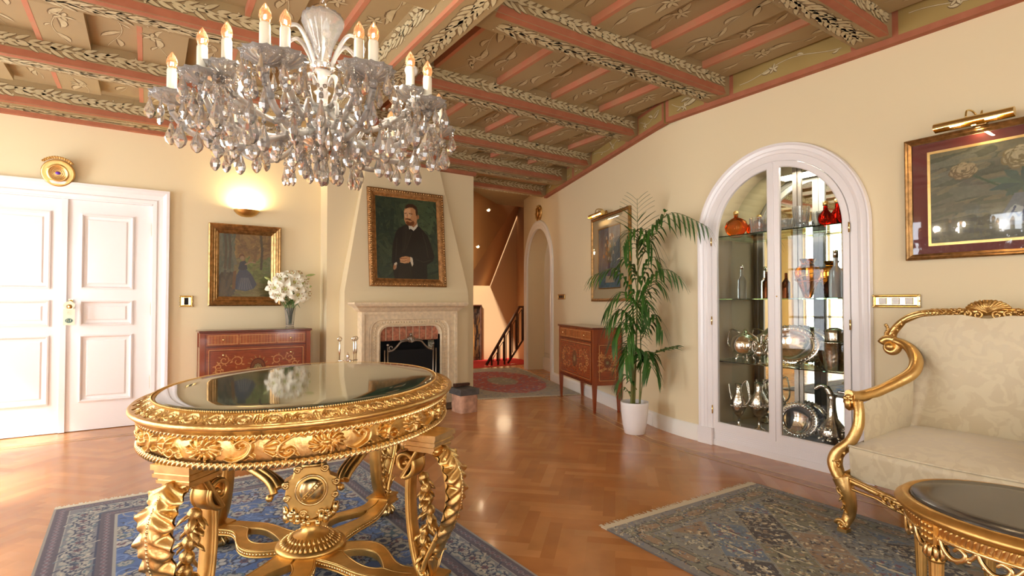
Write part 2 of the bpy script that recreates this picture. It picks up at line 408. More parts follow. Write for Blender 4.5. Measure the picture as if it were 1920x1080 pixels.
# ---- walls
b = MB()                                                         # back wall with the door opening
DX0, DX1, DZ = -1.33, .05, 2.19
b.box(XL - .2, DX0, YB, YB + .2, 0, 3.2); b.box(DX1, 1.66, YB, YB + .2, 0, 3.2); b.box(DX0, DX1, YB, YB + .2, DZ, 3.2)
b.box(XL - .2, 1.7, YB + .2, YB + .25, 0, 3.2)
struct(b.build('wall_back', ['wall_paint']))
b = MB(); b.box(1.66, 3.55, 6.15, 6.75, 0, 3.2)
struct(b.build('wall_chimney', ['wall_paint']))
# right wall, near part, with the arched niche of the display cabinet
NY0, NY1, NZB, NZS = 1.70, 2.90, .0, 1.74                        # niche: springing at NZS, radius .6
b = MB(); rN = (NY1 - NY0) / 2; yc = (NY0 + NY1) / 2
b.poly([(XR, YF - .2, 0), (XR, NY0, 0), (XR, NY0, 3.2), (XR, YF - .2, 3.2)]); b.poly([(XR, NY1, 0), (XR, 3.0, 0), (XR, 3.0, 3.2), (XR, NY1, 3.2)])
bz = lambda t: ((1 - t) ** 2 * 4.0 + 2 * t * (1 - t) * 4.0 + t * t * fw(.32, 0)[0], (1 - t) ** 2 * 3.0 + 2 * t * (1 - t) * 3.3 + t * t * fw(.32, 0)[1])
b.grid(np.array([[(*bz(t), z) for z in (0, 3.2)] for t in np.linspace(0, 1, 14)]))
A = [(yc + rN * math.cos(t), NZS + rN * math.sin(t)) for t in np.linspace(0, PI, 33)]
for (ya, za), (yb_, zb) in zip(A[:-1], A[1:]): b.poly([(XR, ya, za), (XR, yb_, zb), (XR, yb_, 3.2), (XR, ya, 3.2)])
ND = .36
A2 = [(NY1, 0)] + A + [(NY0, 0)]
for (ya, za), (yb_, zb) in zip(A2[:-1], A2[1:]): b.poly([(XR, ya, za), (XR, yb_, zb), (XR + ND, yb_, zb), (XR + ND, ya, za)])
b.poly([(XR + ND, y, z) for y, z in A2]); b.box(XR + ND + .01, XR + ND + .15, YF, 3.3, -.1, 3.3)
struct(b.build('wall_right', ['wall_paint']))
# right wall, far part, with the arched door recess
AS0, AS1, AZS = 3.50, 4.90, 1.80; rA = (AS1 - AS0) / 2; sc_ = (AS0 + AS1) / 2
b = MB()
b.poly([fw(.32, 0), fw(AS0, 0), fw(AS0, 3.3), fw(.32, 3.3)]); b.poly([fw(AS1, 0), fw(5.1, 0), fw(5.1, 3.3), fw(AS1, 3.3)])
A = [(sc_ + rA * math.cos(t), AZS + rA * .95 * math.sin(t)) for t in np.linspace(0, PI, 25)]
for (sa, za), (sb, zb) in zip(A[:-1], A[1:]): b.poly([fw(sa, za), fw(sb, zb), fw(sb, 3.3), fw(sa, 3.3)])
A3 = [(AS1, 0)] + A + [(AS0, 0)]
for (sa, za), (sb, zb) in zip(A3[:-1], A3[1:]): b.poly([fw(sa, za), fw(sb, zb), fw(sb, zb, -.34), fw(sa, za, -.34)])
p, q = fw(5.1, 0), fw(5.1, 0, -.5); b.poly([fw(5.1, 0), fw(5.1, 0, -.5), fw(5.1, 3.3, -.5), fw(5.1, 3.3)])
for s0, s1 in ((0, 5.1),): b.poly([fw(s0, 0, -.5), fw(s1, 0, -.5), fw(s1, 3.3, -.5), fw(s0, 3.3, -.5)])
struct(b.build('wall_right_far', ['wall_paint']))
# door in the recess with dado panel
b = MB()
b.poly([fw(s, z, -.33) for s, z in A3]); 
b.add([fw(AS0, 0, -.33), fw(AS1, 0, -.33), fw(AS1, .22, -.33), fw(AS0, .22, -.33), fw(AS0, 0, -.30), fw(AS1, 0, -.30), fw(AS1, .22, -.30), fw(AS0, .22, -.30)], [(4, 5, 6, 7), (7, 6, 2, 3)])
for zz in (.25, .30):
    b.tube([fw(AS0 + .05, zz, -.32), fw(AS1 - .05, zz, -.32)], .008, 6)
struct(b.build('door_2', ['white_satin']))
def archtrim(b, path, prof, P):
    """path: list of (a, z, nx, nz) outward normals; prof: (offset outward, projection)"""
    G = np.array([[P(a + nx * o, z + nz * o, pr) for (o, pr) in prof] for a, z, nx, nz in path]); b.grid(G, smooth=False)
def archpath(c, r, zs, z0=0., k=1., n=40):
    L = [(c + r, z0, 1, 0), (c + r, zs, 1, 0)] + [(c + r * math.cos(t), zs + r * k * math.sin(t), math.cos(t), math.sin(t)) for t in np.linspace(0, PI, n)[1:-1]] + [(c - r, zs, -1, 0), (c - r, z0, -1, 0)]
    return L
b = MB(); archtrim(b, archpath(sc_, rA, AZS, 0, .95), [(-.02, -.02), (-.02, .015), (.02, .02), (.05, .012), (.09, .03), (.12, .02), (.12, -.01)], lambda s, z, p: fw(s, z, p))
struct(b.build('trim_2', ['white_satin']))
# left wall with tall windows, front wall with windows added for fill light
def winwall(name, along, fixed, spans, vertical):
    b = MB(); lo, hi = along; e = sorted([(c - h, c + h) for c, h in spans]); cur = lo
    f0, f1 = fixed
    def bx(a0, a1, z0, z1):
        if vertical: b.box(f0, f1, a0, a1, z0, z1)
        else: b.box(a0, a1, f0, f1, z0, z1)
    for a0, a1 in e: bx(cur, a0, 0, 3.2); bx(a0, a1, 0, .22); bx(a0, a1, 2.62, 3.2); cur = a1
    bx(cur, hi, 0, 3.2); struct(b.build(name, ['wall_paint']))
winwall('wall_left', (YF - .2, YB + .2), (XL - .2, XL), WINL, True)
winwall('wall_front', (XL - .2, XR + .4), (YF - .2, YF), WIN_FILL, False)
wn = 0
for vert, spans in ((True, WINL), (False, WIN_FILL)):
    for c, h in spans:
        wn += 1; b = MB(); fx = XL - .1 if vert else YF - .1
        def bx(a0, a1, z0, z1, d=.02):
            if vert: b.box(fx - d, fx + d, a0, a1, z0, z1)
            else: b.box(a0, a1, fx - d, fx + d, z0, z1)
        for a0, a1, z0, z1 in ((c - h, c + h, .22, .29), (c - h, c + h, 2.55, 2.62), (c - h, c - h + .06, .29, 2.55), (c + h - .06, c + h, .29, 2.55), (c - .03, c + .03, .29, 2.55), (c - h, c + h, 1.85, 1.89), (c - h, c + h, .9, .94)): bx(a0, a1, z0, z1)
        struct(b.build('window_%d' % wn, ['white_paint']))  # those of the front wall are unseen, added to let in fill light
        # pleated curtain at each side
        for sd in (-1, 1):
            t = np.linspace(0, 1, 60); wv = .045 * np.sin(t * 2 * PI * 5)
            a_ = c + sd * (h + .02 - t * .30); off_ = .14 + wv
            G = []
            for z in (.03, 1.3, 2.72):
                G.append([(XL + o_, a__, z) if vert else (a__, YF + o_, z) for a__, o_ in zip(a_, off_)])
            cb = MB().grid(np.array(G)); G2 = np.array(G); G2[..., 0 if vert else 1] += .004; cb.grid(G2)
            tag(cb.build('curtain', ['curtain']), 'yellow pleated curtain at the %s side of the %s window of the %s wall' % (('near' if sd < 0 else 'far') if vert else ('left' if sd < 0 else 'right'), ('farthest', 'third', 'second', 'nearest')[wn - 1] if vert else ('left', 'middle', 'right')[wn - 5], 'left' if vert else 'unseen front'), 'curtain')
# baseboards
b = MB()
b.grid(np.array([[(x - .02, y - .004, 0), (x - .02, y - .004, .13), (x, y, .14)] for x, y in [bz(t) for t in np.linspace(0, 1, 14)]])); b.box(XR - .02, XR, YF, 1.61, 0, .13)
b.prism([(0, 0), (.02, 0), (.02, .11), (.012, .13), (0, .14)], lambda o, z, s: fw(s, z, o), .31, AS0 - .12)
struct(b.build('baseboard_right', ['white_satin']))
b = MB(); b.box(.17, 1.66, YB - .02, YB, 0, .13); b.box(1.66, 3.57, 6.13, 6.15, 0, .1); b.box(XL, -1.5, YB - .02, YB, 0, .13)
struct(b.build('baseboard_back', ['white_satin']))
# ---- stairwell beyond
b = MB()
b.box(3.0, 8.2, 10.2, 10.35, -2.6, 3.6); b.box(2.9, 3.0, 6.7, 10.35, -2.6, 3.6)
b.poly([fw(5.1, -2.6, -.5), fw(7.6, -2.6, -.5), fw(7.6, 3.6, -.5), fw(5.1, 3.6, -.5)])
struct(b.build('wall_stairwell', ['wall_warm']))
b = MB()   # sloping soffit
b.add([(7.36, 10.19, 3.925), (6.304, 10.19, 1.58), (4.2, 7.6, 1.48), (4.2, 7.6, 3.6), (7.36, 7.6, 3.7)], [(0, 1, 2, 3), (0, 3, 4)], 0, None, False)
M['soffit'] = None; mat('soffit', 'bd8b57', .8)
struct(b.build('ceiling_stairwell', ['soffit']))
b = MB(); b.box(3.0, 6.3, 8.6, 8.75, -.15, .004, 0)
for k in range(6): b.box(5.3 - .27 * (k + 1), 5.3 - .27 * k, 8.75, 10.2, -.18 * (k + 1) - .18, -.18 * (k + 1), 0)
b.box(5.3, 6.9, 8.75, 10.2, -.3, -.05, 0)
struct(b.build('stair_steps', ['red_carpet']))
# ================================================================ ceiling: boards, beams, frieze
def leaf2(b, P, x, y, a, L, w_, bend=0., mo=1, mi=0, lift=0., vein=False, fat=.5):
    """painted leaf with a dark outline; P(x, y, lift) -> 3d"""
    c = leafpts(x, y, a, L, bend, 6); t = np.linspace(0, 1, 6)
    prof = np.sin(PI * np.clip(t, 0, 1) ** (.7 if fat > .5 else 1.)) ** .8
    d = np.gradient(c, axis=0); d /= np.hypot(d[:, 0], d[:, 1])[:, None] + 1e-9; nn = np.stack([-d[:, 1], d[:, 0]], -1)
    for k, m_, l_ in ((1.0, mo, 0.0006), (.72, mi, .0012)):
        off = (-.0035 if k == 1. else 0)
        W = (prof * w_ / 2 * k + (.0016 if k == 1. else 0))[:, None]
        Lf = c + nn * W; Rt = c - nn * W
        if k == 1.: Lf = Lf + np.array([.002, -.002]); Rt = Rt + np.array([.002, -.002])
        pts = list(Lf) + list(Rt[::-1])
        b.add([P(p[0], p[1], lift + l_) for p in pts], [(i, i + 1, 10 - i, 11 - i) for i in range(5)], m_, None, False)
def vine(b, P, L, W, seed, mo=1, mi=0, big=1.45):
    r = random.Random(seed); n = max(3, int(L / (.10 * big))); amp = W * .22; ph = r.uniform(0, 6)
    f = lambda x: W / 2 + amp * math.sin(ph + x / L * PI * 2.2)
    xs = np.linspace(.04 * L, .96 * L, 22)
    for o_, m_, l_ in ((.005, mo, .0004), (.003, mi, .001)):
        for i in range(21):
            xa, xb = xs[i], xs[i + 1]; ya, yb2 = f(xa), f(xb); b.poly([P(xa, ya - o_, l_), P(xb, yb2 - o_, l_), P(xb, yb2 + o_, l_), P(xa, ya + o_, l_)], m_)
    for i in range(n):
        x = (.06 + .86 * i / n) * L; y = f(x); sd = 1 if i % 2 else -1
        a = sd * r.uniform(.5, 1.1); room = (W - y if sd > 0 else y)
        ln = min(r.uniform(.09, .14) * big, room / max(.3, abs(math.sin(a))) * .95)
        leaf2(b, P, x, y, a, ln, ln * r.uniform(.26, .36), -sd * r.uniform(.3, 1.3), mo, mi)
    for q in range(max(1, int(L / (.55 * big)))):
        x = L * (.25 + .5 * r.random()); y = f(x) + r.choice((-1, 1)) * W * .12; R = min(W * .28, .055 * big)
        for k in range(5): leaf2(b, P, x, y, k * 2 * PI / 5 + r.random() * .4, R, R * .5, .3, mo, mi, .001)
def wreath(b, P, L, W, seed, mo=1, mi=0, dens=1.):
    r = random.Random(seed); x = .05; s_ = W / .1
    while x < L - .05:
        for sd in (-1, 0, 1):
            y = W / 2 + sd * W * .10; a = sd * r.uniform(.3, .75) + r.uniform(-.12, .12); ln = r.uniform(.075, .10) * min(1.2, s_)
            leaf2(b, P, x + r.uniform(-.01, .01), y, a, ln, ln * .36, sd * -.3, mo, mi, .0004 * (sd + 1), fat=.7)
        if r.random() < .6:
            y = W / 2 + r.choice((-1, 1)) * W * .42
            for k, m_, l_ in ((.0095, mo, .0004), (.007, mi, .001)): b.poly([P(x + k * math.cos(t), y + k * math.sin(t), l_) for t in np.linspace(0, 2 * PI, 8, endpoint=False)], m_)
        x += .062 / dens
CM = ['leaf_paint', 'leaf_outline', 'ceiling_wood', 'ceiling_board', 'salmon_pale', 'ceiling_dark']
def wallx(y): return 4.0 if y < 3.3 else 4.0 + (y - 3.3) * .364
GX0, GX1, GZ = 1.355, 1.56, 2.81                                  # the girder
BY = [(-.88, -.66), (.3, .51), (1.47, 1.68), (2.64, 2.85), (3.81, 4.02), (4.97, 5.18)]   # beams (near face, far face)
BZ = 2.91
b = MB()
b.box(XL - .2, 6.5, YF - .2, 8.7, 3.10, 3.2, 3)
bays = [(BY[i][1], BY[i + 1][0]) for i in range(1, len(BY) - 1)] + [(5.18, 6.0)]
k = 0
for bi, (y0, y1) in enumerate(bays):
    segs = [(-.66 + .58 * j, -.36 + .58 * j) for j in range(-3, 4)] + [(1.84 + .585 * j, 2.15 + .585 * j) for j in range(0, 7)]
    for (x0, x1) in segs:
        if x0 > wallx((y0 + y1) / 2) - .1: continue
        if x0 < 1.36 < x1: x1 = 1.36
        b.box(x0, x1, y0, y1, 3.05, 3.101, 3)
        b.box(x0 - .001, x0 + .03, y0, y1, 3.0485, 3.10, 4)
        L = y1 - y0; seed = bi * 100 + k; k += 1
        vine(b, lambda x, y, l, x0=x0, y0=y0: (x0 + .045 + y, y0 + x, 3.05 - .0005 - l), L, x1 - x0 - .06, seed)
        if x0 > -1.9:
            rx0, rx1 = x1 + .02, x1 + .26
            if not (rx0 < GX1 and rx1 > GX0): vine(b, lambda x, y, l, rx0=rx0, y0=y0: (rx0 + y, y0 + x, 3.10 - .0005 - l), L, rx1 - rx0, seed + 50)
struct(b.build('ceiling', CM))
# beams
def beam_x(x0, x1, y0, y1, z0, z1, seed, name='ceiling_beam', stops=True, red=.052):
    b = MB(); L = x1 - x0
    b.box(x0, x1, y0, y1, z0, z1, 2)
    # red-brown band low on the near side, wreath above it, wreath on the underside
    b.poly([(x0 + .12, y0 - .001, z0 + .003), (x1 - .12, y0 - .001, z0 + .003), (x1 - .15, y0 - .001, z0 + red), (x0 + .15, y0 - .001, z0 + red)], 6)
    b.poly([(x0 + .12, y0 - .001, z0 - .001), (x1 - .12, y0 - .001, z0 - .001), (x1 - .14, y0 + .05, z0 - .001), (x0 + .14, y0 + .05, z0 - .001)], 6)
    wreath(b, lambda x, y, l: (x0 + .1 + x, y0 - .001 - l, z0 + red + .002 + y), L - .2, (z1 - .04) - z0 - red, seed)
    wreath(b, lambda x, y, l: (x0 + .16 + x, y0 + .065 + y, z0 - .001 - l), L - .36, y1 - y0 - .08, seed + 1, dens=1.15)
    wreath(b, lambda x, y, l: (x0 + .1 + x, y1 + .001 + l, z0 + .06 + y), L - .2, .1, seed + 2)
    return struct(b.build(name, CM + ['salmon']))
for i, (y0, y1) in enumerate(BY[1:]):
    beam_x(XL, GX0, y0, y1, BZ, ZP, 900 + i * 10); beam_x(GX1, wallx(y0) + .02, y0, y1, BZ, ZP, 950 + i * 10)
# girder
b = MB(); gy0, gy1 = YF, 6.15
b.box(GX0, GX1, gy0, gy1, GZ, ZP, 2)
b.poly([(GX0 - .001, gy0, GZ), (GX0 - .001, gy1, GZ), (GX0 - .001, gy1, GZ + .03), (GX0 - .001, gy0, GZ + .03)], 4)
b.poly([(GX0, gy0, GZ - .001), (GX0, gy1, GZ - .001), (GX0 + .022, gy1, GZ - .001), (GX0 + .022, gy0, GZ - .001)], 4)
wreath(b, lambda x, y, l: (GX0 - .001 - l, gy0 + x, GZ + .07 + y), gy1 - gy0, .17, 500, dens=.9)
wreath(b, lambda x, y, l: (GX0 + .05 + y, gy0 + x, GZ - .001 - l), gy1 - gy0, .13, 501, dens=1.)
struct(b.build('ceiling_girder', CM))
# frieze board along the right wall (both parts), between the beams
b = MB(); FT = 0.05
def fr(PT, s0, s1, seed):
    """PT(s, z, out)"""
    b.add([PT(s0, ZF, 0), PT(s1, ZF, 0), PT(s1, ZF, FT), PT(s0, ZF, FT), PT(s0, ZP, 0), PT(s1, ZP, 0), PT(s1, ZP, FT), PT(s0, ZP, FT)], [(0, 1, 2, 3), (3, 2, 6, 7), (0, 3, 7, 4), (1, 2, 6, 5)], 2, None, False)
    for za, zb in ((ZF - .001, ZF + .04), (ZP - .03, ZP)): b.poly([PT(s0, za, FT + .001), PT(s1, za, FT + .001), PT(s1, zb, FT + .001), PT(s0, zb, FT + .001)], 6)
    b.poly([PT(s0, ZF - .001, 0), PT(s1, ZF - .001, 0), PT(s1, ZF - .001, FT), PT(s0, ZF - .001, FT)], 6)
    for s in (s0, s1 - .035): b.poly([PT(s, ZF + .04, FT + .0012), PT(s + .035, ZF + .04, FT + .0012), PT(s + .035, ZP - .03, FT + .0012), PT(s, ZP - .03, FT + .0012)], 6)
    vine(b, lambda x, y, l: PT(s0 + .06 + x, ZF + .05 + y, FT + .002 + l), s1 - s0 - .12, .145, seed, big=2.3)
FM = ['leaf_paint', 'leaf_outline', 'frieze_paint', 'ceiling_board', 'salmon_pale', 'ceiling_dark', 'salmon']
near = lambda s, z, o: (XR - o, s, z)
ys = [YF] + [v for p in BY for v in p]
for i in range(2, len(BY) - 2):
    fr(near, BY[i][1] if i != 3 else BY[i][1], min(BY[i + 1][0], 3.3), 700 + i)
    fr(near, BY[i][0], BY[i][1], 720 + i)
fr(near, YF, .30, 740); fr(near, .3, .51, 742); fr(near, .51, 1.47, 741)
far = lambda s, z, o: fw(s, z, o)
s_of = lambda y: (y - 3.3) / .94
fr(far, 0.01, s_of(3.81), 760); fr(far, s_of(3.81), s_of(4.02), 764); fr(far, s_of(4.02), s_of(4.97), 761); fr(far, s_of(4.97), s_of(5.18), 765); fr(far, s_of(5.18), s_of(5.55), 762); fr(far, s_of(5.55), s_of(6.78), 763)
struct(b.build('trim_3', FM))
# last beam along the back wall and over the passage, its red-banded frieze, and the beam beyond
beam_x(XL, 1.66, 6.12, YB + .02, BZ - .005, ZP, 1001, 'ceiling_beam')
b = MB(); b.box(XL, 1.66, YB - .06, YB + .01, ZF, BZ, 0); b.box(1.62, 3.56, 6.09, 6.16, ZF, BZ, 0); struct(b.build('trim_4', ['salmon']))
beam_x(1.56, wallx(5.75), 5.80, 6.10, BZ, ZP, 1005, 'ceiling_beam')
b = MB(); b.box(3.5, 5.4, 6.1, 6.72, ZP - .05, ZP, 0); struct(b.build('ceiling_passage', ['plain_ceiling']))
beam_x(3.5, wallx(6.7), 6.72, 6.88, 2.90, ZP - .02, 1009, 'ceiling_beam', red=.05)
# ================================================================ double door with panels
def panel(b, x0, x1, z0, z1, y, mat=0):
    """raised-and-fielded panel with a moulding, front faces -y; y = face of the leaf"""
    R = [(0, 0), (0, -.012), (.012, -.016), (.022, -.004), (.026, .010), (.050, .012), (.062, .004), (.075, .004)]
    G = []
    for o, d in R:
        G.append([(x0 + o, y + d, z0 + o), (x1 - o, y + d, z0 + o), (x1 - o, y + d, z1 - o), (x0 + o, y + d, z1 - o)])
    b.grid(np.array(G), cu=True, mat=mat, smooth=False, flip=True); b.poly(G[-1][::-1][::-1], mat)
def stile_leaf(b, x0, x1, z0, z1, y0, y1, holes, mat=0):
    """front sheet with rectangular holes (list of (xa, xb, za, zb)) stacked vertically"""
    za = z0
    for (xa, xb, ha, hb) in sorted(holes, key=lambda h: h[2]):
        b.box(x0, x1, y0, y1, za, ha, mat); b.box(x0, xa, y0, y1, ha, hb, mat); b.box(xb, x1, y0, y1, ha, hb, mat); b.box(xa, xb, y0 + .03, y1, ha, hb, mat); za = hb
    b.box(x0, x1, y0, y1, za, z1, mat)
def door_leaf(name, x0, x1, open_side):
    H = [(x0 + .10, x1 - .145 if open_side > 0 else x1 - .10, a, c) for a, c in ((.27, .90), (.985, 1.225), (1.33, 2.045))]
    b = MB(); y = 6.46; stile_leaf(b, x0, x1, .006, 2.165, y, y + .045, H)
    for xa, xb, za, zb in H: panel(b, xa, xb, za, zb, y)
    return b
dl = struct(door_leaf('door_1', -.625, .03, 1).build('door_1', ['white_paint']))
b = door_leaf('door_3', -1.31, -.64, -1)
b.box(-.665, -.62, 6.44, 6.465, .006, 2.165)                      # covering strip
struct(b.build('door_3', ['white_paint']))
for z in (.42, 1.14, 1.93):
    hb = MB().tube([(.036, 6.448, z - .055), (.036, 6.448, z + .055)], .009, 8); hb.sph((.036, 6.448, z + .062), .009); hb.sph((.036, 6.448, z - .062), .009)
    hb.build('hinge', ['brass'], parent=dl)
h = MB(); h.lathe([(0, .0), (.022, 0), (.022, .006), (.010, .012), (.009, .035), (.022, .045), (.027, .062), (.022, .078), (0, .084)], (-.588, 6.46, 1.165), 18, axis='y')
h.box(-.604, -.574, 6.453, 6.462, 1.05, 1.235); h.sph((-.588, 6.452, 1.215), .017, 10, 6); h.build('door_handle', ['brass'], parent=dl)
# door casing
b = MB()
prof = [(-.012, -.02), (-.012, .018), (.02, .022), (.03, .012), (.07, .02), (.10, .045), (.125, .045), (.13, 0)]
path = [(.05, 0, 1, 0), (.05, 2.19, 1, 1), (-1.33, 2.19, -1, 1), (-1.33, 0, -1, 0)]
archtrim(b, path, prof, lambda a, z, p: (a, YB - p, z))
b.box(.03, .05, YB, YB + .06, 0, 2.19); b.box(-1.33, -1.31, YB, YB + .06, 0, 2.19); b.box(-1.33, .05, YB, YB + .06, 2.165, 2.19); b.box(-1.33, .05, YB + .1, YB + .2, 0, 2.19)
struct(b.build('trim_5', ['white_paint']))
# card hanging on the knob
b = MB(); cardp = [(-.042, -.12), (.042, -.12), (.042, .055), (.03, .075), (0, .082), (-.03, .075), (-.042, .055)]
ring = [(.023 * math.cos(t), .03 + .023 * math.sin(t)) for t in np.linspace(0, 2 * PI, 14, endpoint=False)]
f_ = lambda x, z, d: (x, d, z)
b.box(-.042, .042, -.001, .001, -.14, .012); 
for i in range(14):
    a0, a1 = ring[i], ring[(i + 1) % 14]; o0, o1 = (a0[0] * 1.85, .012 + (a0[1] - .012) * 1.7), (a1[0] * 1.85, .012 + (a1[1] - .012) * 1.7)
    b.poly([(a0[0], 0, a0[1]), (a1[0], 0, a1[1]), (o1[0], 0, o1[1]), (o0[0], 0, o0[1])])
for k in range(4): b.box(-.022, .022, -.0016, -.001, -.008 - k * .012, -.005 - k * .012, 2)
dh = tag(b.build('door_hanger', ['tag_card', 'tag_ink', 'stone'], loc=(-.593, 6.38, 1.135)), 'pale card hung on the brass knob of the white door', 'door hanger')
b = MB(); b.poly([(.028 * math.cos(t), -.0025, -.098 + .021 * math.sin(t)) for t in np.linspace(0, 2 * PI, 24, endpoint=False)]); b.build('badge', ['tag_ink'], parent=dh)
b = MB()
for i in range(3): b.tube([(-.015 + i * .013, -.004, -.107), (-.015 + i * .013, -.004, -.089)], .002, 4); b.tube([(-.015 + i * .013, -.004, -.089), (-.008 + i * .013, -.004, -.089)], .002, 4) if i != 1 else None
b.build('lettering', ['tag_card'], parent=dh)
# ================================================================ framed pictures
def frame_rect(b, w, h, prof, mat=0, seg=1, P=None, carve=None):
    """mitred frame around w x h (outer). prof: (inward offset, depth towards viewer)"""
    x, z = w / 2, h / 2
    C4 = [(-x, -z, 1, 1), (x, -z, -1, 1), (x, z, -1, -1), (-x, z, 1, -1)]
    for i in range(4):
        a, c = C4[i], C4[(i + 1) % 4]; L = math.hypot(c[0] - a[0], c[1] - a[1]); n = max(1, int(L / seg)) if carve else 1
        G = []
        for t in np.linspace(0, 1, n + 1):
            row = []
            for k, (o, d) in enumerate(prof):
                xa, za = a[0] + a[2] * o, a[1] + a[3] * o; xb, zb = c[0] + c[2] * o, c[1] + c[3] * o
                dd = d + (carve(t * L, k) if carve else 0)
                row.append((xa + (xb - xa) * t, -dd, za + (zb - za) * t))
            G.append(row)
        b.grid(np.array(G), mat=mat, smooth=bool(carve))
    return b
def canvas_mesh(cv, w, h, y=-.01):
    xs = np.linspace(-w / 2, w / 2, cv.nx); zs = np.linspace(-h / 2, h / 2, cv.ny)
    X, Z = np.meshgrid(xs, zs); P = np.stack([X, np.full_like(X, y), Z], -1)
    return MB().grid(P, col=cv.C)
def blotch(cv, seed, n, r, cols, xr=(0, 1), yr=(0, 1), ang=None, ln=3):
    q = random.Random(seed)
    for i in range(n):
        x = cv.w * q.uniform(*xr); y = cv.h * q.uniform(*yr); a = q.uniform(0, PI) if ang is None else ang + q.uniform(-.3, .3); R = r * q.uniform(.5, 1.3)
        c = cols[q.randrange(len(cols))] * q.uniform(.85, 1.15)
        cv.stroke([(x - ln * R * math.cos(a), y - ln * R * math.sin(a)), (x, y), (x + ln * R * math.cos(a), y + ln * R * math.sin(a))], R * .6, col=c)
# portrait over the mantel (leans with the hood)
pw, ph = .965, 1.155
cv = Canvas(.78, .98, .0035, hx('2e3a2c'))
blotch(cv, 5, 500, .03, [hx('2c3a2b'), hx('33402f'), hx('27362b'), hx('3a4632')])
blotch(cv, 6, 60, .03, [hx('44543a'), hx('3f4d35')], (.5, 1), (.6, 1))
cw, ch = .78, .98
def U(*p): return [(x * cw, y * ch) for x, y in p]
coat = hx('1d1a16'); coat2 = hx('26221c')
cv.pol(U((.27, .02), (.25, .12), (.24, .27), (.26, .42), (.31, .56), (.36, .62), (.46, .66), (.52, .72), (.56, .66), (.66, .68), (.72, .64), (.83, .55), (.88, .44), (.93, .30), (.90, .24), (.80, .19), (.80, .10), (.80, .0), (.30, .0)), coat)
cv.pol(U((.42, .62), (.5, .70), (.64, .68), (.54, .5), (.46, .34), (.40, .32)), coat2)
cv.pol(U((.33, .01), (.36, .2), (.52, .2), (.56, .01)), hx('242019'))
cv.stroke(U((.48, .64), (.47, .5), (.43, .36)), .003, col=hx('35302a')); cv.stroke(U((.60, .66), (.52, .48), (.47, .38)), .003, col=hx('35302a'))
cv.stroke(U((.74, .58), (.80, .42), (.82, .28)), .006, col=hx('2e2a23')); cv.stroke(U((.62, .25), (.75, .22), (.86, .25)), .005, col=hx('302b24'))
cv.stroke(U((.33, .5), (.31, .36), (.30, .24)), .006, col=hx('2e2a23'))
sk = hx('b98559'); sk2 = hx('9a6740'); sk3 = hx('d3a478')
cv.pol(U((.525, .625), (.515, .68), (.53, .70), (.60, .665), (.66, .71), (.67, .66), (.60, .60), (.55, .60)), hx('cfc8b4'))        # collar
cv.pol(U((.53, .605), (.55, .625), (.60, .60), (.58, .585)), hx('0f0e0d'))
cv.pol(U((.56, .66), (.60, .64), (.66, .69), (.66, .74), (.56, .70)), sk2)
cv.pol(U((.455, .72), (.452, .78), (.455, .84), (.49, .90), (.56, .915), (.63, .90), (.665, .84), (.67, .77), (.655, .72), (.62, .685), (.57, .66), (.52, .655), (.48, .68)), sk)
cv.pol(U((.46, .76), (.455, .83), (.50, .875), (.56, .87), (.56, .76), (.52, .74)), sk3)
cv.disc(.675 * cw, .775 * ch, .017, col=sk2, sy=1.6)
cv.pol(U((.475, .86), (.48, .90), (.53, .93), (.60, .93), (.66, .90), (.68, .84), (.665, .78), (.645, .80), (.64, .86), (.60, .885), (.54, .885)), hx('3a2415'))   # hair
cv.pol(U((.475, .70), (.50, .665), (.55, .655), (.60, .67), (.62, .70), (.60, .725), (.55, .70), (.50, .715)), hx('6b3d1c'))         # beard
cv.stroke(U((.47, .735), (.505, .742), (.54, .735), (.58, .725)), [.004, .008, .009, .003], col=hx('4f2a12'))                       # moustache
cv.stroke(U((.465, .805), (.495, .812)), .004, col=hx('4a2a18')); cv.stroke(U((.535, .81), (.585, .805)), .0045, col=hx('4a2a18'))
for ex in (.483, .56): cv.disc(ex * cw, .787 * ch, .007, col=hx('e0cdb0')); cv.disc(ex * cw, .787 * ch, .0045, col=hx('20140c'))
cv.stroke(U((.508, .80), (.502, .77), (.498, .755), (.515, .75)), .0045, col=hx('a06c44'))
cv.disc(.505 * cw, .757 * ch, .009, col=hx('c98a60'))
# hands: right one at the waistcoat, left one hanging at the pocket
cv.pol(U((.36, .255), (.40, .275), (.46, .285), (.53, .275), (.545, .235), (.50, .205), (.43, .195), (.37, .215)), sk)
for k in range(4): cv.stroke(U((.37 + .0 * k, .25 - .013 * k), (.43, .252 - .014 * k), (.47, .255 - .012 * k)), .0055, col=sk3 if k % 2 else sk2)
cv.pol(U((.53, .28), (.565, .265), (.575, .19), (.555, .16), (.53, .22)), hx('cfc6b0'))
cv.pol(U((.255, .145), (.275, .19), (.30, .20), (.31, .17), (.30, .13), (.27, .115)), hx('b09074')); cv.pol(U((.27, .19), (.31, .21), (.32, .185), (.29, .17)), hx('c9bfa8'))
for k in range(3): cv.stroke(U((.265 + .012 * k, .165), (.26 + .013 * k, .125)), .004, col=sk2)
def carved(t, k): return .008 * abs(math.sin(t * PI / .024)) if k in (1, 2) else (.004 * math.sin(t * PI / .012) if k == 3 else 0)
pz = 1.395; py0, py1 = 5.925, 6.035                                # hood surface leans back
th = math.atan2(.15, 1.57)
t = thing('framed_portrait', 'oil portrait of a bearded man in a black coat, hanging above the mantel', 'painting', (2.56, 6.006, 1.965), rot=(-th, 0, 0))
b = frame_rect(MB(), pw, ph, [(0, 0), (.0, .025), (.022, .045), (.045, .03), (.06, .036), (.07, .018), (.094, .014)], seg=.006, carve=carved)
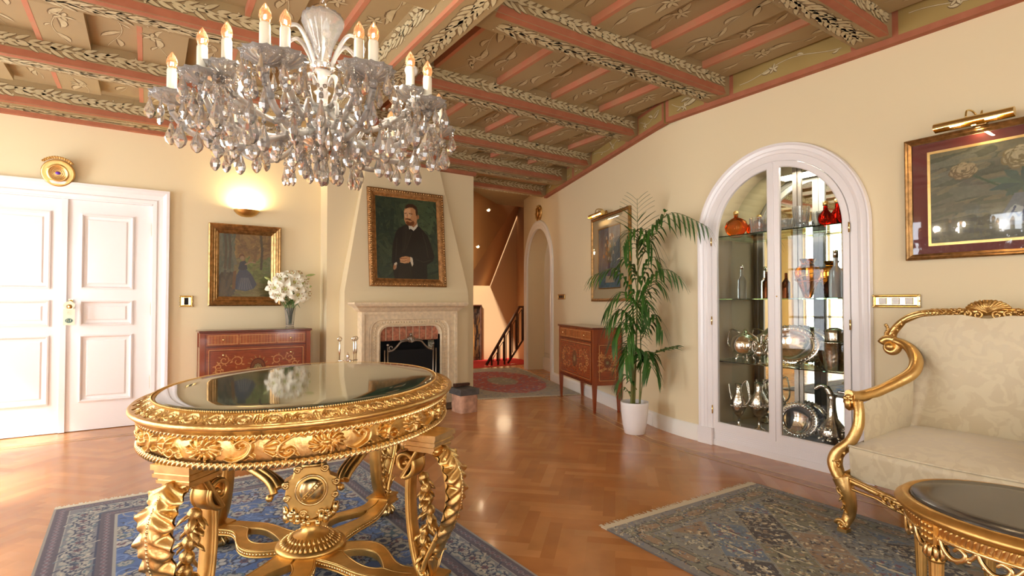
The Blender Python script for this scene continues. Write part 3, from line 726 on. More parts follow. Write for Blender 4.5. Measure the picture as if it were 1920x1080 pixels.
b.box(-pw / 2 + .01, pw / 2 - .01, -.004, -.001, -ph / 2 + .01, ph / 2 - .01); b.build('frame', ['antique_wood_gilt'], parent=t, loc=(0, 0, 0))
b = MB()
for i, (x0, z0, x1, z1) in enumerate(((-1, -1, 1, -1), (1, -1, 1, 1), (1, 1, -1, 1), (-1, 1, -1, -1))):
    X0, Z0, X1, Z1 = x0 * (pw / 2 - .024), z0 * (ph / 2 - .024), x1 * (pw / 2 - .024), z1 * (ph / 2 - .024); n = int(math.hypot(X1 - X0, Z1 - Z0) / .03)
    for k in range(n): q = k / n; b.sph((X0 + (X1 - X0) * q, -.046, Z0 + (Z1 - Z0) * q), .0085, 6, 4, sc=(1, .8, 1))
b.build('bead_moulding', ['gold_bright'], parent=t)
canvas_mesh(cv, cw + .01, ch + .01, -.012).build('canvas', ['paint_canvas'], parent=t)
# left painting: lady in blue seated in a garden, under glass
w_, h_ = .705, .868
cv = Canvas(.505, .665, .003, hx('9a8a62'))
blotch(cv, 1, 500, .02, [hx('a89468'), hx('8e7f5c'), hx('b29a6a'), hx('94865a')])
blotch(cv, 2, 160, .02, [hx('7f8a4c'), hx('93a05a'), hx('a0a064')], (.5, 1), (.25, .66)); blotch(cv, 3, 160, .02, [hx('b58e58'), hx('c19b62'), hx('a07a50')], (.2, 1), (.66, 1))
blotch(cv, 4, 130, .02, [hx('7b8570'), hx('6d7466'), hx('8c8a74')], (0, .28), (.35, 1), ang=1.5); blotch(cv, 7, 90, .018, [hx('55504a'), hx('4e4638'), hx('6a5a48')], (.0, .28), (.02, .32), ang=1.5)
blotch(cv, 8, 60, .018, [hx('8b8450'), hx('a59a66')], (.3, 1), (0, .2), ang=0)
for xx in (.12, .2, .8): cv.stroke([(xx * .505, .3), (xx * .505 + .01, .5), (xx * .505 - .005, .66)], .012, col=hx('6a5c4a'))
U = lambda *p: [(x * .505, y * .665) for x, y in p]
cv.pol(U((.30, .12), (.33, .34), (.40, .46), (.52, .44), (.62, .36), (.72, .2), (.66, .13), (.5, .09)), hx('4a5878'))
cv.pol(U((.34, .12), (.40, .30), (.56, .28), (.64, .14), (.5, .10)), hx('6c7890'))
for q in range(12): cv.stroke(U((.36 + q * .025, .12), (.42 + q * .012, .3)), .003, col=hx('8d92a0') if q % 2 else hx('56627c'))
cv.pol(U((.36, .44), (.40, .56), (.50, .58), (.54, .45), (.45, .42)), hx('3a4458')); cv.disc(.43 * .505, .64 * .665, .028, col=hx('8a5a38')); cv.disc(.435 * .505, .62 * .665, .022, col=hx('caa27c'))
cv.pol(U((.25, .12), (.27, .40), (.33, .42), (.31, .12)), hx('8a5f3c')); cv.stroke(U((.5, .52), (.6, .56), (.68, .55)), .007, col=hx('c9a582'))
t = thing('framed_painting', 'gilt-framed painting of a lady in a blue dress above the left commode', 'painting', (.872, YB - .004, 1.602), 0)
frame_rect(MB(), w_, h_, [(0, 0), (0, .035), (.012, .045), (.028, .036), (.034, .046), (.052, .036), (.058, .042), (.074, .028), (.08, .03), (.098, .014), (.10, .008)]).build('frame', ['bronze_gilt'], parent=t)
canvas_mesh(cv, .51, .67, -.008).build('canvas', ['paint_canvas'], parent=t)
MB().poly([(-.255, -.012, -.335), (.255, -.012, -.335), (.255, -.012, .335), (-.255, -.012, .335)]).build('glazing', ['picture_glass'], parent=t)
# picture on the far right wall: wide cream mat, blue flower piece
def picture(name, label, loc, rz, w, h, fw_, frprof, cv, cw, ch, matcol, cx=0, cz=0, slip='gold'):
    t = thing(name, label, 'painting', loc, rz)
    frame_rect(MB(), w, h, frprof).build('frame', ['bronze_gilt'], parent=t)
    MB().box(-w / 2 + fw_, w / 2 - fw_, -.008, -.005, -h / 2 + fw_, h / 2 - fw_).build('mount', [matcol], parent=t)
    frame_rect(MB(), cw + .03, ch + .03, [(0, .006), (0, .012), (.015, .012), (.017, .008)]).build('slip', [slip], parent=t, loc=(cx, 0, cz))
    canvas_mesh(cv, cw, ch, -.0105).build('canvas', ['paint_canvas'], parent=t, loc=(cx, 0, cz))
    MB().poly([(-w / 2 + fw_, -.017, -h / 2 + fw_), (w / 2 - fw_, -.017, -h / 2 + fw_), (w / 2 - fw_, -.017, h / 2 - fw_), (-w / 2 + fw_, -.017, h / 2 - fw_)]).build('glazing', ['picture_glass'], parent=t)
    return t
cv = Canvas(.60, .70, .004, hx('4b6a78'))
blotch(cv, 11, 600, .022, [hx('4a6c80'), hx('5f7f8c'), hx('3f5c70'), hx('6a8a8a'), hx('56707a')], ang=1.4); blotch(cv, 12, 60, .02, [hx('2f6478'), hx('3a7c8c')], (0, 1), (0, .22))
q = random.Random(4)
for i in range(26):
    x = q.gauss(.30, .09); y = q.uniform(.30, .62); cv.stroke([(x, y), (.3 + (x - .3) * .3, .28)], .004, col=hx('4d5a3c')); cv.stroke([(x - .012, y), (x, y + .02), (x + .014, y)], [.01, .016, .01], col=[hx('c9b89a'), hx('b98a4c'), hx('8a5a3c'), hx('d8d0b8')][i % 4])
cv.pol([(.27, .08), (.26, .2), (.28, .3), (.33, .3), (.35, .2), (.34, .08)], hx('3c4660')); cv.pol([(.20, .06), (.22, .14), (.4, .13), (.45, .06)], hx('b8a88a'))
M['mat_cream'] = None; mat('mat_cream', 'cdbb93', .8); mat('mat_olive', '8f8b68', .8)
farpic = picture('framed_picture', 'tall framed picture of flowers on blue with a wide cream mat behind the palm', fw(1.29, 1.728, .004), rad(-110), 1.05, 1.02, .035, [(0, 0), (0, .03), (.015, .035), (.03, .026), (.035, .016)], cv, .60, .70, 'mat_cream', cx=-.03, cz=0)
# picture on the near right wall: roses, burgundy mat
cv = Canvas(.80, .53, .0035, hx('5c5a48'))
blotch(cv, 21, 500, .025, [hx('63604c'), hx('6a6a56'), hx('565742'), hx('736d52')], ang=.2); blotch(cv, 22, 120, .02, [hx('575238'), hx('4c4a34')], (0, 1), (0, .25), ang=0)
def rose(x, y, R, c0, c1):
    q = random.Random(int(x * 1000))
    for ring, rr in ((7, .62), (6, .42), (4, .22)):
        for k in range(ring):
            a = k * 2 * PI / ring + ring; px, py = x + R * rr * math.cos(a), y + R * rr * .8 * math.sin(a)
            cv.disc(px, py, R * .42, col=c1 * q.uniform(.8, 1.)); cv.disc(px + R * .03, py + R * .05, R * .34, col=c0 * q.uniform(.85, 1.1))
    cv.disc(x, y, R * .16, col=c1 * .8)
for pts in ([(.15, .38), (.27, .28), (.33, .2)], [(.33, .40), (.36, .3), (.35, .2)], [(.58, .42), (.45, .3), (.38, .2)]): cv.stroke(pts, .005, col=hx('3f5138'))
for i in range(16):
    a = i * .7; cv.stroke([(.34, .28), (.34 + .07 * math.cos(a), .30 + .05 * math.sin(a)), (.34 + .12 * math.cos(a), .30 + .08 * math.sin(a))], [.006, .018, .003], col=hx(['44574a', '4f6450', '3b4f48'][i % 3]))
cv.C *= 1.6
rose(.13, .40, .055, hx('c9b183'), hx('8f7a50')); rose(.335, .43, .07, hx('dccb9c'), hx('a38f5c')); rose(.56, .40, .05, hx('b0503a'), hx('7f3a28'))
cv.pol([(.28, .07), (.265, .13), (.29, .19), (.31, .24), (.38, .24), (.40, .19), (.43, .13), (.41, .07)], hx('7f878a')); cv.pol([(.29, .1), (.28, .14), (.31, .18), (.34, .16), (.33, .09)], hx('b9c0c0'))
for i in range(12): cv.stroke([(.29 + i * .011, .11 + .03 * math.sin(i)), (.30 + i * .011, .14 + .03 * math.sin(i * 2))], .004, col=hx('44557a'))
nearpic = picture('framed_flower_painting', 'wide gilt-framed rose painting with a burgundy mat above the sofa', (XR - .004, .79, 1.844), rad(-90), 1.26, .755, .036, [(0, 0), (0, .03), (.008, .036), (.016, .028), (.022, .03), (.032, .02), (.036, .016)], cv, 1.0, .55, 'burgundy', cx=0, cz=-.005)
# picture lamps
def picture_lamp(label, loc, rz, L, group='brass picture lamps'):
    t = thing('picture_lamp', label, 'lamp', loc, rz, group)
    b = MB(); pr = [(.028 * math.cos(a), .028 * math.sin(a)) for a in np.linspace(rad(-60), rad(200), 14)]
    for r_ in (.028, .025): b.grid(np.array([[(x, -.13 + r_ / .028 * p[0], r_ / .028 * p[1]) for p in pr] for x in (-L / 2, L / 2)]), smooth=True)
    for x in (-L / 2, L / 2): b.poly([(x, -.13 + p[0], p[1]) for p in pr])
    b.build('lamp_shade', ['brass'], parent=t)
    b = MB().tube(cr([(-.03, -.13, .028), (-.03, -.11, .07), (-.02, -.05, .075), (0, -.01, .03)], 6), .0055, 8); b.tube(cr([(.04, -.12, .028), (.035, -.1, .055), (.01, -.03, .05), (0, -.01, .02)], 6), .004, 6); b.build('arm', ['brass'], parent=t)
    MB().lathe([(0, 0), (.042, 0), (.042, .006), (.03, .014), (.012, .02), (0, .022)], (0, -.0, .02), 20, axis='y').build('wall_plate', ['brass'], parent=t)
    for x in (-L * .22, L * .22): MB().tube([(x - .025, -.13, -.002), (x + .025, -.13, -.002)], .009, 8).build('bulb', ['bulb_hot'], parent=t)
    return t
picture_lamp('brass picture lamp over the wide rose painting', (XR, 1.05, 2.235), rad(-90), .36)
light('AREA', 'picture_lamp_light', (XR - .13, 1.05, 2.215), 2.2, (1, .72, .42), (0, 0, 0), .3, .02)
lp = fw(1.42, 2.235); picture_lamp('brass picture lamp over the tall flower picture by the palm', lp, rad(-110), .38)
lq = fw(1.42, 2.215, .13); light('AREA', 'picture_lamp_light', lq, 2.5, (1, .72, .42), (0, 0, rad(-110)), .3, .02)
# ================================================================ small wall fittings
def ornate_plate(label, loc, rz, w, h, n, metal='brass', group='ornate metal switch plates', dark=False):
    t = thing('switch_plate', label, 'switch', loc, rz, group)
    b = frame_rect(MB(), w, h, [(0, 0), (0, .010), (.006, .016), (.012, .010), (.016, .012), (.018, .006)]); b.box(-w / 2 + .017, w / 2 - .017, -.006, 0, -h / 2 + .017, h / 2 - .017)
    for sx in (-1, 1):
        for sz in (-1, 0, 1): b.sph((sx * (w / 2 - .004), -.012, sz * (h / 2 - .008)), .009 if sz else .007, 8, 5, sc=(1, .6, 1))
    b.build('plate', [metal], parent=t)
    for i in range(n):
        x = -w / 2 + .022 + (w - .044) * (i + .5) / n; hw = (w - .05) / n * .30
        MB().box(x - hw, x + hw, -.012, -.005, -h / 2 + .02, h / 2 - .02).build('rocker', ['black_iron' if dark or (n == 1) else 'pewter'], parent=t, bevel=.002)
    return t
ornate_plate('long brass switch plate with three rockers beside the display cabinet', (XR, 1.488, 1.212), rad(-90), .265, .085, 3)
ornate_plate('square gilt switch plate between the white door and left painting', (.33, YB, 1.217), 0, .115, .115, 1)
ornate_plate('small dark double switch plate on the wall beside the arched doorway', fw(3.0, 1.29), rad(-110), .29, .075, 3, 'gold_dark', dark=True)
# round gilt medallion over the door
t = thing('wall_medallion', 'round gilt medallion with a purple stone above the white door', 'ornament', (-.687, YB - .045, 2.385), rot=(rad(12), 0, 0))
b = MB().lathe([(0, .012), (.06, .012), (.066, .02), (.075, .018), (.083, .010), (.108, .022), (.118, .02), (.124, .0), (0, -.002)], (0, 0, 0), 40, axis='y')
b.build('dish', ['gold'], parent=t)
cvm = Canvas(2 * PI, 1, .02, wrap=True); b = MB()
for k in range(36):
    a = k * PI / 18
    for r_ in (.030, .042, .054): b.sph((r_ * math.cos(a + r_ * 20), -.014, r_ * math.sin(a + r_ * 20)), .0038, 5, 4)
b.build('filigree', ['gold_bright'], parent=t); MB().sph((0, -.018, 0), .018, 14, 8, sc=(1.1, .7, .8)).build('gem', ['amethyst'], parent=t)
b = MB()
for k in range(-6, 7):
    a = rad(90 + k * 7.5); r_ = .132
    b.sph((r_ * 1.03 * math.cos(a), -.02, r_ * math.sin(a) + .006), .013 - abs(k) * .0005, 7, 5, sc=(1.3, .8, .9))
    b.tube(cr([(r_ * math.cos(a), -.016, r_ * math.sin(a)), (r_ * 1.12 * math.cos(a + .05), -.03, r_ * 1.12 * math.sin(a + .05)), (r_ * 1.10 * math.cos(a - .1), -.02, r_ * 1.10 * math.sin(a - .1))], 4), .005, 6)
b.build('crest', ['gold_dark'], parent=t)
# oval emblem above the arched doorway
p = fw(4.12, 2.70, .0); t = thing('wall_emblem', 'tall oval gilt emblem above the arched doorway', 'ornament', p, rad(-110))
b = MB().lathe([(0, .02), (.10, .02), (.12, .03), (.15, .028), (.165, .012), (.165, 0), (0, 0)], (0, 0, 0), 30, ex=.95, ey=.82, axis='y'); b.build('dish', ['gold_dark'], parent=t)
b = MB().sph((0, -.035, 0), .05, 12, 8, sc=(1, .4, 1.2))
for k in range(10): a = k * PI / 5; b.sph((.13 * math.cos(a), -.03, .12 * math.sin(a)), .02, 7, 5, sc=(1, .5, 1))
b.build('boss', ['gold'], parent=t)
# wall sconce: half bowl of frosted glass
t = thing('wall_sconce', 'lit half-bowl wall sconce above the left painting', 'lamp', (.877, YB, 2.20), 0)
a = np.linspace(0, PI, 25); G = []
for r_, z in ((.0, -.075), (.05, -.07), (.09, -.05), (.118, -.02), (.128, 0)): G.append([(r_ * math.cos(q_), -r_ * .85 * math.sin(q_), z) for q_ in a])
b = MB().grid(np.array(G)); b.build('bowl', ['gold_flat'], parent=t)
G = [[(r_ * math.cos(q_), -r_ * .85 * math.sin(q_), z) for q_ in a] for r_, z in ((.0, .012), (.07, .012), (.11, .004), (.126, .0), (.118, -.01))]
MB().grid(np.array(G)).build('diffuser', ['lamp_white'], parent=t)
light('AREA', 'sconce_light', (.877, YB - .07, 2.225), 9, (1, .80, .45), (rad(180 - 12), 0, 0), .22, .08)
# ================================================================ fireplace
b = MB()   # hood: front leans back upward, sides taper in
F0, F1 = 1.80, 3.36
def hood_sec(z):
    if z <= 1.33: return F0, F1, 5.95
    k = (z - 1.33) / (2.90 - 1.33); return F0 + (2.10 - F0) * k, F1 + (3.02 - F1) * k, 5.95 + .15 * k
for (z0, z1) in ((0, .95), (.95, 1.33), (1.33, 2.90)):
    a0, a1, ya = hood_sec(z0); c0, c1, yc_ = hood_sec(z1)
    if z1 <= .95:
        for u0, u1 in ((a0, 2.12), (2.88, a1)):
            b.box(u0, u1, 5.95, 6.15, z0, z1)
    else: b.add([(a0, ya, z0), (a1, ya, z0), (c1, yc_, z1), (c0, yc_, z1), (a0, 6.149, z0), (a1, 6.149, z0), (c1, 6.149, z1), (c0, 6.149, z1)], [(0, 1, 2, 3), (1, 5, 6, 2), (4, 0, 3, 7), (4, 5, 1, 0), (3, 2, 6, 7)], 0, None, False)
b.xf(np.eye(3)); hood = struct(b.build('wall_hood', ['wall_paint']))
t = thing('fireplace', 'carved pale stone fireplace with a brick lintel under the portrait', 'fireplace', (2.535, 5.95, 0), 0)
W2_ = .59; Hs = 1.10
op = .37; oz = .93                                                  # opening half width, top
b = MB()
def arch_rect(hw, top, r, y, n=7):
    L = [(-hw, y, 0)]
    L += [(-hw + r - r * math.cos(a), y, top - r + r * math.sin(a)) for a in np.linspace(0, PI / 2, n)]
    L += [(hw - r + r * math.sin(a), y, top - r + r * math.cos(a)) for a in np.linspace(0, PI / 2, n)]
    return L + [(hw, y, 0)]
prof = [(op - .0, oz, .10, -.02), (op, oz, .10, -.125), (op + .02, oz + .02, .11, -.135), (op + .035, oz + .03, .115, -.12), (op + .10, oz + .075, .125, -.125), (op + .11, oz + .08, .13, -.14), (op + .125, oz + .09, .13, -.14)]
G = np.array([arch_rect(h_, t_, r_, y_) for h_, t_, r_, y_ in prof]); b.grid(G, smooth=False)
# flat surround outside the arch
inner = arch_rect(op + .125, oz + .09, .13, -.13); n = len(inner)
outer = []
for (x, y, z) in inner:
    outer.append((-W2_ if x < -.37 else (W2_ if x > .37 else x * W2_ / .37 * .9), y, 0 if z == 0 else (min(Hs, z) if abs(x) > .47 else Hs)))
b.grid(np.array([inner, outer]), smooth=False)
b.box(-W2_, -W2_ + .03, -.15, -.001, 0, Hs); b.box(W2_ - .03, W2_, -.15, -.001, 0, Hs); b.box(-W2_ + .001, W2_ - .001, -.148, -.0015, Hs - .03, Hs - .001)
b.box(-W2_ + .003, -op, -.12, -.002, 0, oz - .1); b.box(op, W2_ - .003, -.12, -.002, 0, oz - .1); b.box(-W2_ + .003, W2_ - .003, -.12, -.002, oz, Hs - .002)
b.box(-W2_ - .02, -op + .0, -.17, 0, 0, .12); b.box(op, W2_ + .02, -.17, 0, 0, .12)
b.build('surround', ['stone'], parent=t)
b = MB()                                                           # carved band of small leaves round the arch
pth = np.array(arch_rect(op + .068, oz + .05, .12, -.128, 12)); L = np.concatenate([[0], np.cumsum(np.linalg.norm(np.diff(pth, axis=0), axis=1))])
for q in np.arange(.05, L[-1], .032):
    p = [np.interp(q, L, pth[:, k]) for k in range(3)]; b.sph(p, .013, 6, 4, sc=(1, .5, 1)); 
b.build('carving', ['stone'], parent=t)
b = MB()
mprof = [(.60, 1.10, .15), (.63, 1.12, .17), (.65, 1.145, .19), (.675, 1.165, .225), (.70, 1.185, .235), (.70, 1.205, .235)]
G = np.array([[(-w_, 0, z), (-w_, -d, z), (w_, -d, z), (w_, 0, z)] for w_, z, d in mprof]); b.grid(G, smooth=False); b.poly(G[-1]); b.poly(G[0][::-1]); b.build('mantel_shelf', ['stone'], parent=t)
b = MB(); nb_ = 9
for k in range(nb_):
    x0 = -op + 2 * op * k / nb_; b.box(x0 + .008, x0 + 2 * op / nb_ - .004, -.075, .0, .765, oz + .02)
b.build('lintel', ['brick_red'], parent=t, bevel=.003)
MB().box(-op, op, -.068, .0, .77, oz + .02).build('mortar', ['mortar'], parent=t)
b = MB(); b.box(-op + .002, op - .002, .16, .19, 0, .77); b.box(-op + .002, -op + .022, -.1, .18, 0, .77); b.box(op - .022, op - .002, -.1, .18, 0, .77); b.box(-op + .002, op - .002, -.03, .18, .755, .77); b.box(-op, op, -.1, .18, 0, .02)
b.build('firebox', ['soot'], parent=t)
b = MB(); b.box(1.92, 3.15, 5.45, 5.79, 0, .012); struct(b.build('trim_6', ['dark_wood']))
# fire screen
t = thing('fire_screen', 'dark fire screen with a scrolled pewter top rail inside the hearth', 'fire screen', (2.48, 5.70, .013), 0)
b = MB()
for sx in (-1, 1):
    for dx in (0, .035): b.tube([(sx * (.275 + dx), -.0, .0), (sx * (.275 + dx), 0, .70 - dx)], .009, 8)
    b.sph((sx * .275, 0, .72), .016, 8, 6); b.tube(cr([(sx * .27, 0, .65), (sx * .22, 0, .66), (sx * .17, 0, .70), (sx * .12, 0, .75), (sx * .05, 0, .76)], 6), .012, 8)
    b.tube(spiral(sx * .235, .69, .03, .008, -90, 200 if sx > 0 else -380)[:, [0, 0, 1]] * np.array([1, 0, 1]), .006, 6)
    b.tube([(sx * .29, -.1, .01), (sx * .29, .1, .01)], .012, 8)
b.sph((0, 0, .775), .045, 10, 8, sc=(1.1, .35, .9)); b.sph((0, 0, .83), .02, 8, 6)
for k in range(-3, 4): b.tube(cr([(0, -.01, .74), (.03 * k, -.015, .785 - abs(k) * .004), (.045 * k, -.01, .80 - abs(k) * .012)], 4), [.006] * 9, 6)
b.build('frame', ['pewter'], parent=t)
MB().box(-.27, .27, .0, .004, .02, .66).build('mesh', ['soot'], parent=t)
# fire tools
t = thing('fire_tool_set', 'silver fire tools on a stand left of the fireplace', 'fire tools', (1.745, 5.64, 0), 0)
b = MB().lathe([(0, 0), (.10, 0), (.10, .012), (.03, .03), (.012, .05), (.010, .62), (.02, .64), (.012, .66), (.0, .69)], n=18)
for a in (0, 90): b.tube([(-.1 * math.cos(rad(a)), -.1 * math.sin(rad(a)), .60), (.1 * math.cos(rad(a)), .1 * math.sin(rad(a)), .60)], .007, 8)
b.build('stand', ['silver_plain'], parent=t)
for k, (dx, dy) in enumerate(((-.085, 0), (.05, -.04), (.095, .03))):
    b = MB().tube([(dx, dy, .08), (dx, dy, .66)], .0045, 8); b.lathe([(0, .66), (.007, .665), (.011, .70), (.008, .75), (.006, .80), (0, .81)], (dx, dy, 0), 12)
    b.tube([(dx + .02 * math.cos(a), dy, .825 + .02 * math.sin(a)) for a in np.linspace(0, 2 * PI, 13)], .006, 6)
    b.box(dx - .03, dx + .03, dy - .006, dy + .006, .05, .13) if k != 1 else b.sph((dx, dy, .09), .03, 8, 6)
    b.build('tool', ['silver_plain'], parent=t)
mat('pink_stone', 'c29478', .85, noise=(15, .3), bump=.5, bscale=40); mat('slate', '55504c', .7, noise=(20, .3), bump=.3)
# stone block with slate slab beside the hearth
b = MB(); q = random.Random(8); nn_ = 14
for lay, (z0, z1, k) in enumerate(((.0, .05, 1.), (.05, .14, 1.04), (.14, .19, .98))): pass
Z = np.linspace(0, .19, 6); G = []
for z in Z: G.append([((.115 + q.uniform(-.006, .006)) * np.sign(math.cos(a)) * abs(math.cos(a)) ** .35, (.12 + q.uniform(-.006, .006)) * np.sign(math.sin(a)) * abs(math.sin(a)) ** .35, z) for a in np.linspace(0, 2 * PI, 22, endpoint=False)])
b.grid(np.array(G), cu=True, flip=False); b.poly(G[-1])
q2_ = 0
t = thing('stone_block', 'rough pinkish stone block capped with dark slate right of the hearth', 'stone block', (2.93, 5.27, 0), 0)
b.build('block', ['pink_stone'], parent=t)
MB().box(-.12, .12, -.125, .14, .19, .26).build('slab', ['slate'], parent=t, bevel=.006)
b = MB().box(-.09, .10, .05, .10, .27, .30); b.box(-.12, -.04, .0, .04, .27, .285); b.build('kindling', ['dark_wood'], parent=t, bevel=.004)
# spot lamps of the stairwell
for i, (x, y, z, lb) in enumerate(((4.52, 7.35, 2.70, 'upper small round spot lamp glowing on the stairwell slope'), (4.47, 7.6, 2.13, 'lower small round spot lamp glowing on the stairwell slope'))):
    t = thing('spot_lamp', lb, 'lamp', (x, y, z), 0, 'stairwell spot lamps')
    MB().lathe([(0, .02), (.04, .02), (.045, .0), (.03, -.01), (.028, .0)], n=16).build('ring', ['silver_plain'], parent=t); MB().sph((0, 0, -.004), .026, 10, 6).build('bulb', ['bulb_hot'], parent=t)
    light('POINT', 'spot_light', (x, y - .12, z - .08), 4, (1, .74, .46), shadow_soft_size=.03)
light('POINT', 'stair_fill', (5.9, 9.0, 1.2), 9, (1, .74, .46), shadow_soft_size=.15)  # no lamp here: point light added to brighten the stairwell wall
# stair rail
t = thing('stair_rail', 'dark wooden stair rail with upright balusters beside the red carpet', 'railing', (5.46, 8.95, 0), 0)
sl = 1.10 / .78
b = MB().tube([(0, 0, .0), (.78, 0, 1.12), (.95, 0, 1.12)], .028, 8); b.tube([(.50, 0, .0), (.95, 0, .55)], .02, 8); b.build('handrail', ['dark_wood'], parent=t)
for k in range(6):
    x = .12 + k * .15; b = MB().box(x - .014, x + .014, -.014, .014, -.1 if x < .5 else (x - .5) * 1.2, min(1.1, x * sl)); b.build('baluster', ['dark_wood'], parent=t)
    if k < 5: MB().tube([(x + .04, 0, max(.0, (x - .45) * 1.2) + .06), (x + .04, 0, x * sl - .04), (x + .12, 0, (x + .11) * sl - .10), (x + .12, 0, max(.0, (x - .4) * 1.2) + .06)], .008, 6).build('panel_bar', ['black_iron'], parent=t)
# dark painting low in the stairwell
cv = Canvas(.4, 1.3, .008, hx('3a2416')); blotch(cv, 31, 160, .03, [hx('3a2416'), hx('6a4524'), hx('241a14'), hx('4b3a30')], ang=1.5); cv.stroke([(.2, .1), (.22, .6), (.18, 1.2)], .03, col=hx('a8713a'))
t = thing('stairwell_painting', 'narrow dark framed painting low in the stairwell', 'painting', (5.86, 10.19, .45), 0)
frame_rect(MB(), .44, 1.42, [(0, 0), (0, .03), (.02, .04), (.04, .02)]).build('frame', ['dark_wood'], parent=t); canvas_mesh(cv, .37, 1.35, -.01).build('canvas', ['paint_canvas'], parent=t)
# ================================================================ rugs
def rug_mesh(name, label, w, l, cv, loc, rz, fringe=None, th=.009, group=None):
    t = thing(name, label, 'rug', loc, rz, group)
    xs = np.linspace(-w / 2, w / 2, cv.nx); ys_ = np.linspace(-l / 2, l / 2, cv.ny); X, Y = np.meshgrid(xs, ys_)
    b = MB().grid(np.stack([X, Y, np.full_like(X, th)], -1), col=cv.C)
    e = hx('6f6a66'); b.box(-w / 2, w / 2, -l / 2, l / 2, 0.001, th - .0005, 0, e); b.build('pile', ['rug'], parent=t)
    if fringe:
        fb = MB(); q = random.Random(5)
        for sd in fringe:
            n = int(w / .007)
            for i in range(n):
                x = -w / 2 + w * i / n; y = sd * l / 2; dx = q.uniform(-.012, .012); L = q.uniform(.05, .075)
                fb.add([(x, y, .006), (x + .006, y, .006), (x + .007 + dx, y + sd * L, .003), (x + dx, y + sd * L, .003)], [(0, 1, 2, 3)])
            fb.box(-w / 2, w / 2, *sorted((y, y + sd * .045)), .001, .006)
        fb.build('fringe', ['fringe'], parent=t, kind='stuff')
    return t
def flower(cv, x, y, R, c0, c1, c2, n=6, rot=0.):
    for k in range(n):
        a = rot + k * 2 * PI / n; cv.disc(x + R * .6 * math.cos(a), y + R * .6 * math.sin(a), R * .42, col=c1)
    for k in range(n):
        a = rot + k * 2 * PI / n; cv.disc(x + R * .6 * math.cos(a), y + R * .6 * math.sin(a), R * .26, col=c0)
    cv.disc(x, y, R * .36, col=c2); cv.disc(x, y, R * .16, col=c1)
def scroll(cv, x, y, R, a0, sgn, col, w_=.004, turns=1.2):
    t = np.linspace(0, 1, 30); a = a0 + sgn * turns * 2 * PI * t; r = R * (1 - .75 * t); pts = np.stack([x + r * np.cos(a), y + r * np.sin(a)], -1); cv.stroke(pts, [w_ * .6, w_, w_ * .6], col=col)
def border_pts(w, l, ins, step):
    out = []; x, y = w / 2 - ins, l / 2 - ins
    nx_ = max(1, round(2 * x / step)); ny_ = max(1, round(2 * y / step))
    for i in range(nx_): out += [(-x + 2 * x * (i + .5) / nx_, -y, 0), (-x + 2 * x * (i + .5) / nx_, y, 0)]
    for i in range(ny_): out += [(-x, -y + 2 * y * (i + .5) / ny_, 1), (x, -y + 2 * y * (i + .5) / ny_, 1)]
    return out
# blue rug under the oval table
w, l = 1.80, 2.75; q = random.Random(2)
cv = Canvas(w, l, .0045, hx('44659e')); ox, oy = w / 2, l / 2
ivory, navy, mauve, rust, lb, teal_ = hx('a9a396'), hx('1f2a4c'), hx('5b4a52'), hx('6c3f48'), hx('6f8cc0'), hx('56707a')
for i in range(420): x, y = q.uniform(.3, w - .3), q.uniform(.3, l - .3); cv.disc(x, y, q.uniform(.01, .03), col=hx('3f5f9c') * q.uniform(.8, 1.15))
for i in range(150):
    x, y = q.uniform(.3, w / 2), q.uniform(.3, l - .3); R = q.uniform(.05, .10); a = q.uniform(0, 6); sg = q.choice((-1, 1))
    for mx, s2 in ((x, 1), (w - x, -1)): scroll(cv, mx, y, R, a if s2 > 0 else PI - a, sg * s2, lb if i % 3 else ivory, .0045)
for i in range(260):
    x, y = q.uniform(.3, w / 2), q.uniform(.3, l - .3); R = q.uniform(.02, .06); a = q.uniform(0, 3); c = [ivory, hx('c4bdb0'), ivory, hx('b4ab98'), hx('8d9cba')][i % 5]; c2 = [rust, navy, teal_][i % 3]
    for mx in (x, w - x): flower(cv, mx, y, R, c, navy if i % 2 else c2, c2, 5 + i % 4, a)
for i in range(420):
    x, y = q.uniform(.3, w / 2), q.uniform(.3, l - .3); a = q.uniform(0, 6)
    for mx, s2 in ((x, 1), (w - x, -1)): cv.stroke([(mx, y), (mx + s2 * .02 * math.cos(a), y + .02 * math.sin(a)), (mx + s2 * .036 * math.cos(a + .5), y + .036 * math.sin(a + .5))], [.003, .0065, .002], col=[ivory, hx('c2b9a4'), navy][i % 3])
B0 = .30
def fillb(i0, i1, col):
    X, Y = np.minimum(cv.X, w - cv.X), np.minimum(cv.Y, l - cv.Y); d = np.minimum(X, Y); cv.C[(d >= i0) & (d < i1)] = col
fillb(0, .012, hx('9d9384')); fillb(.012, .075, hx('524350')); fillb(.075, .083, ivory); fillb(.083, .215, hx('77777a')); fillb(.215, .223, navy); fillb(.223, .29, hx('524350')); fillb(.29, .30, ivory)
for (x, y, v) in border_pts(w, l, .149, .105):
    X, Y = x + ox, y + oy; [cv.disc(X + dx_, Y + dy_, .03, col=ivory) for dx_, dy_ in ((.03, .02), (-.03, -.02), (.02, -.03), (-.02, .03))]; flower(cv, X, Y, .045, ivory, navy, rust, 6)
    for s_ in (-1, 1): scroll(cv, X + (0 if v else s_ * .045), Y + (s_ * .045 if v else 0), .034, q.uniform(0, 6), s_, navy, .0042)
    for k in range(16): a = q.uniform(0, 6); r_ = q.uniform(.02, .065); cv.stroke([(X + r_ * math.cos(a), Y + r_ * math.sin(a)), (X + (r_ + .02) * math.cos(a + .4), Y + (r_ + .02) * math.sin(a + .4))], [.003, .005], col=[navy, hx('c3b9a5'), teal_][k % 3])
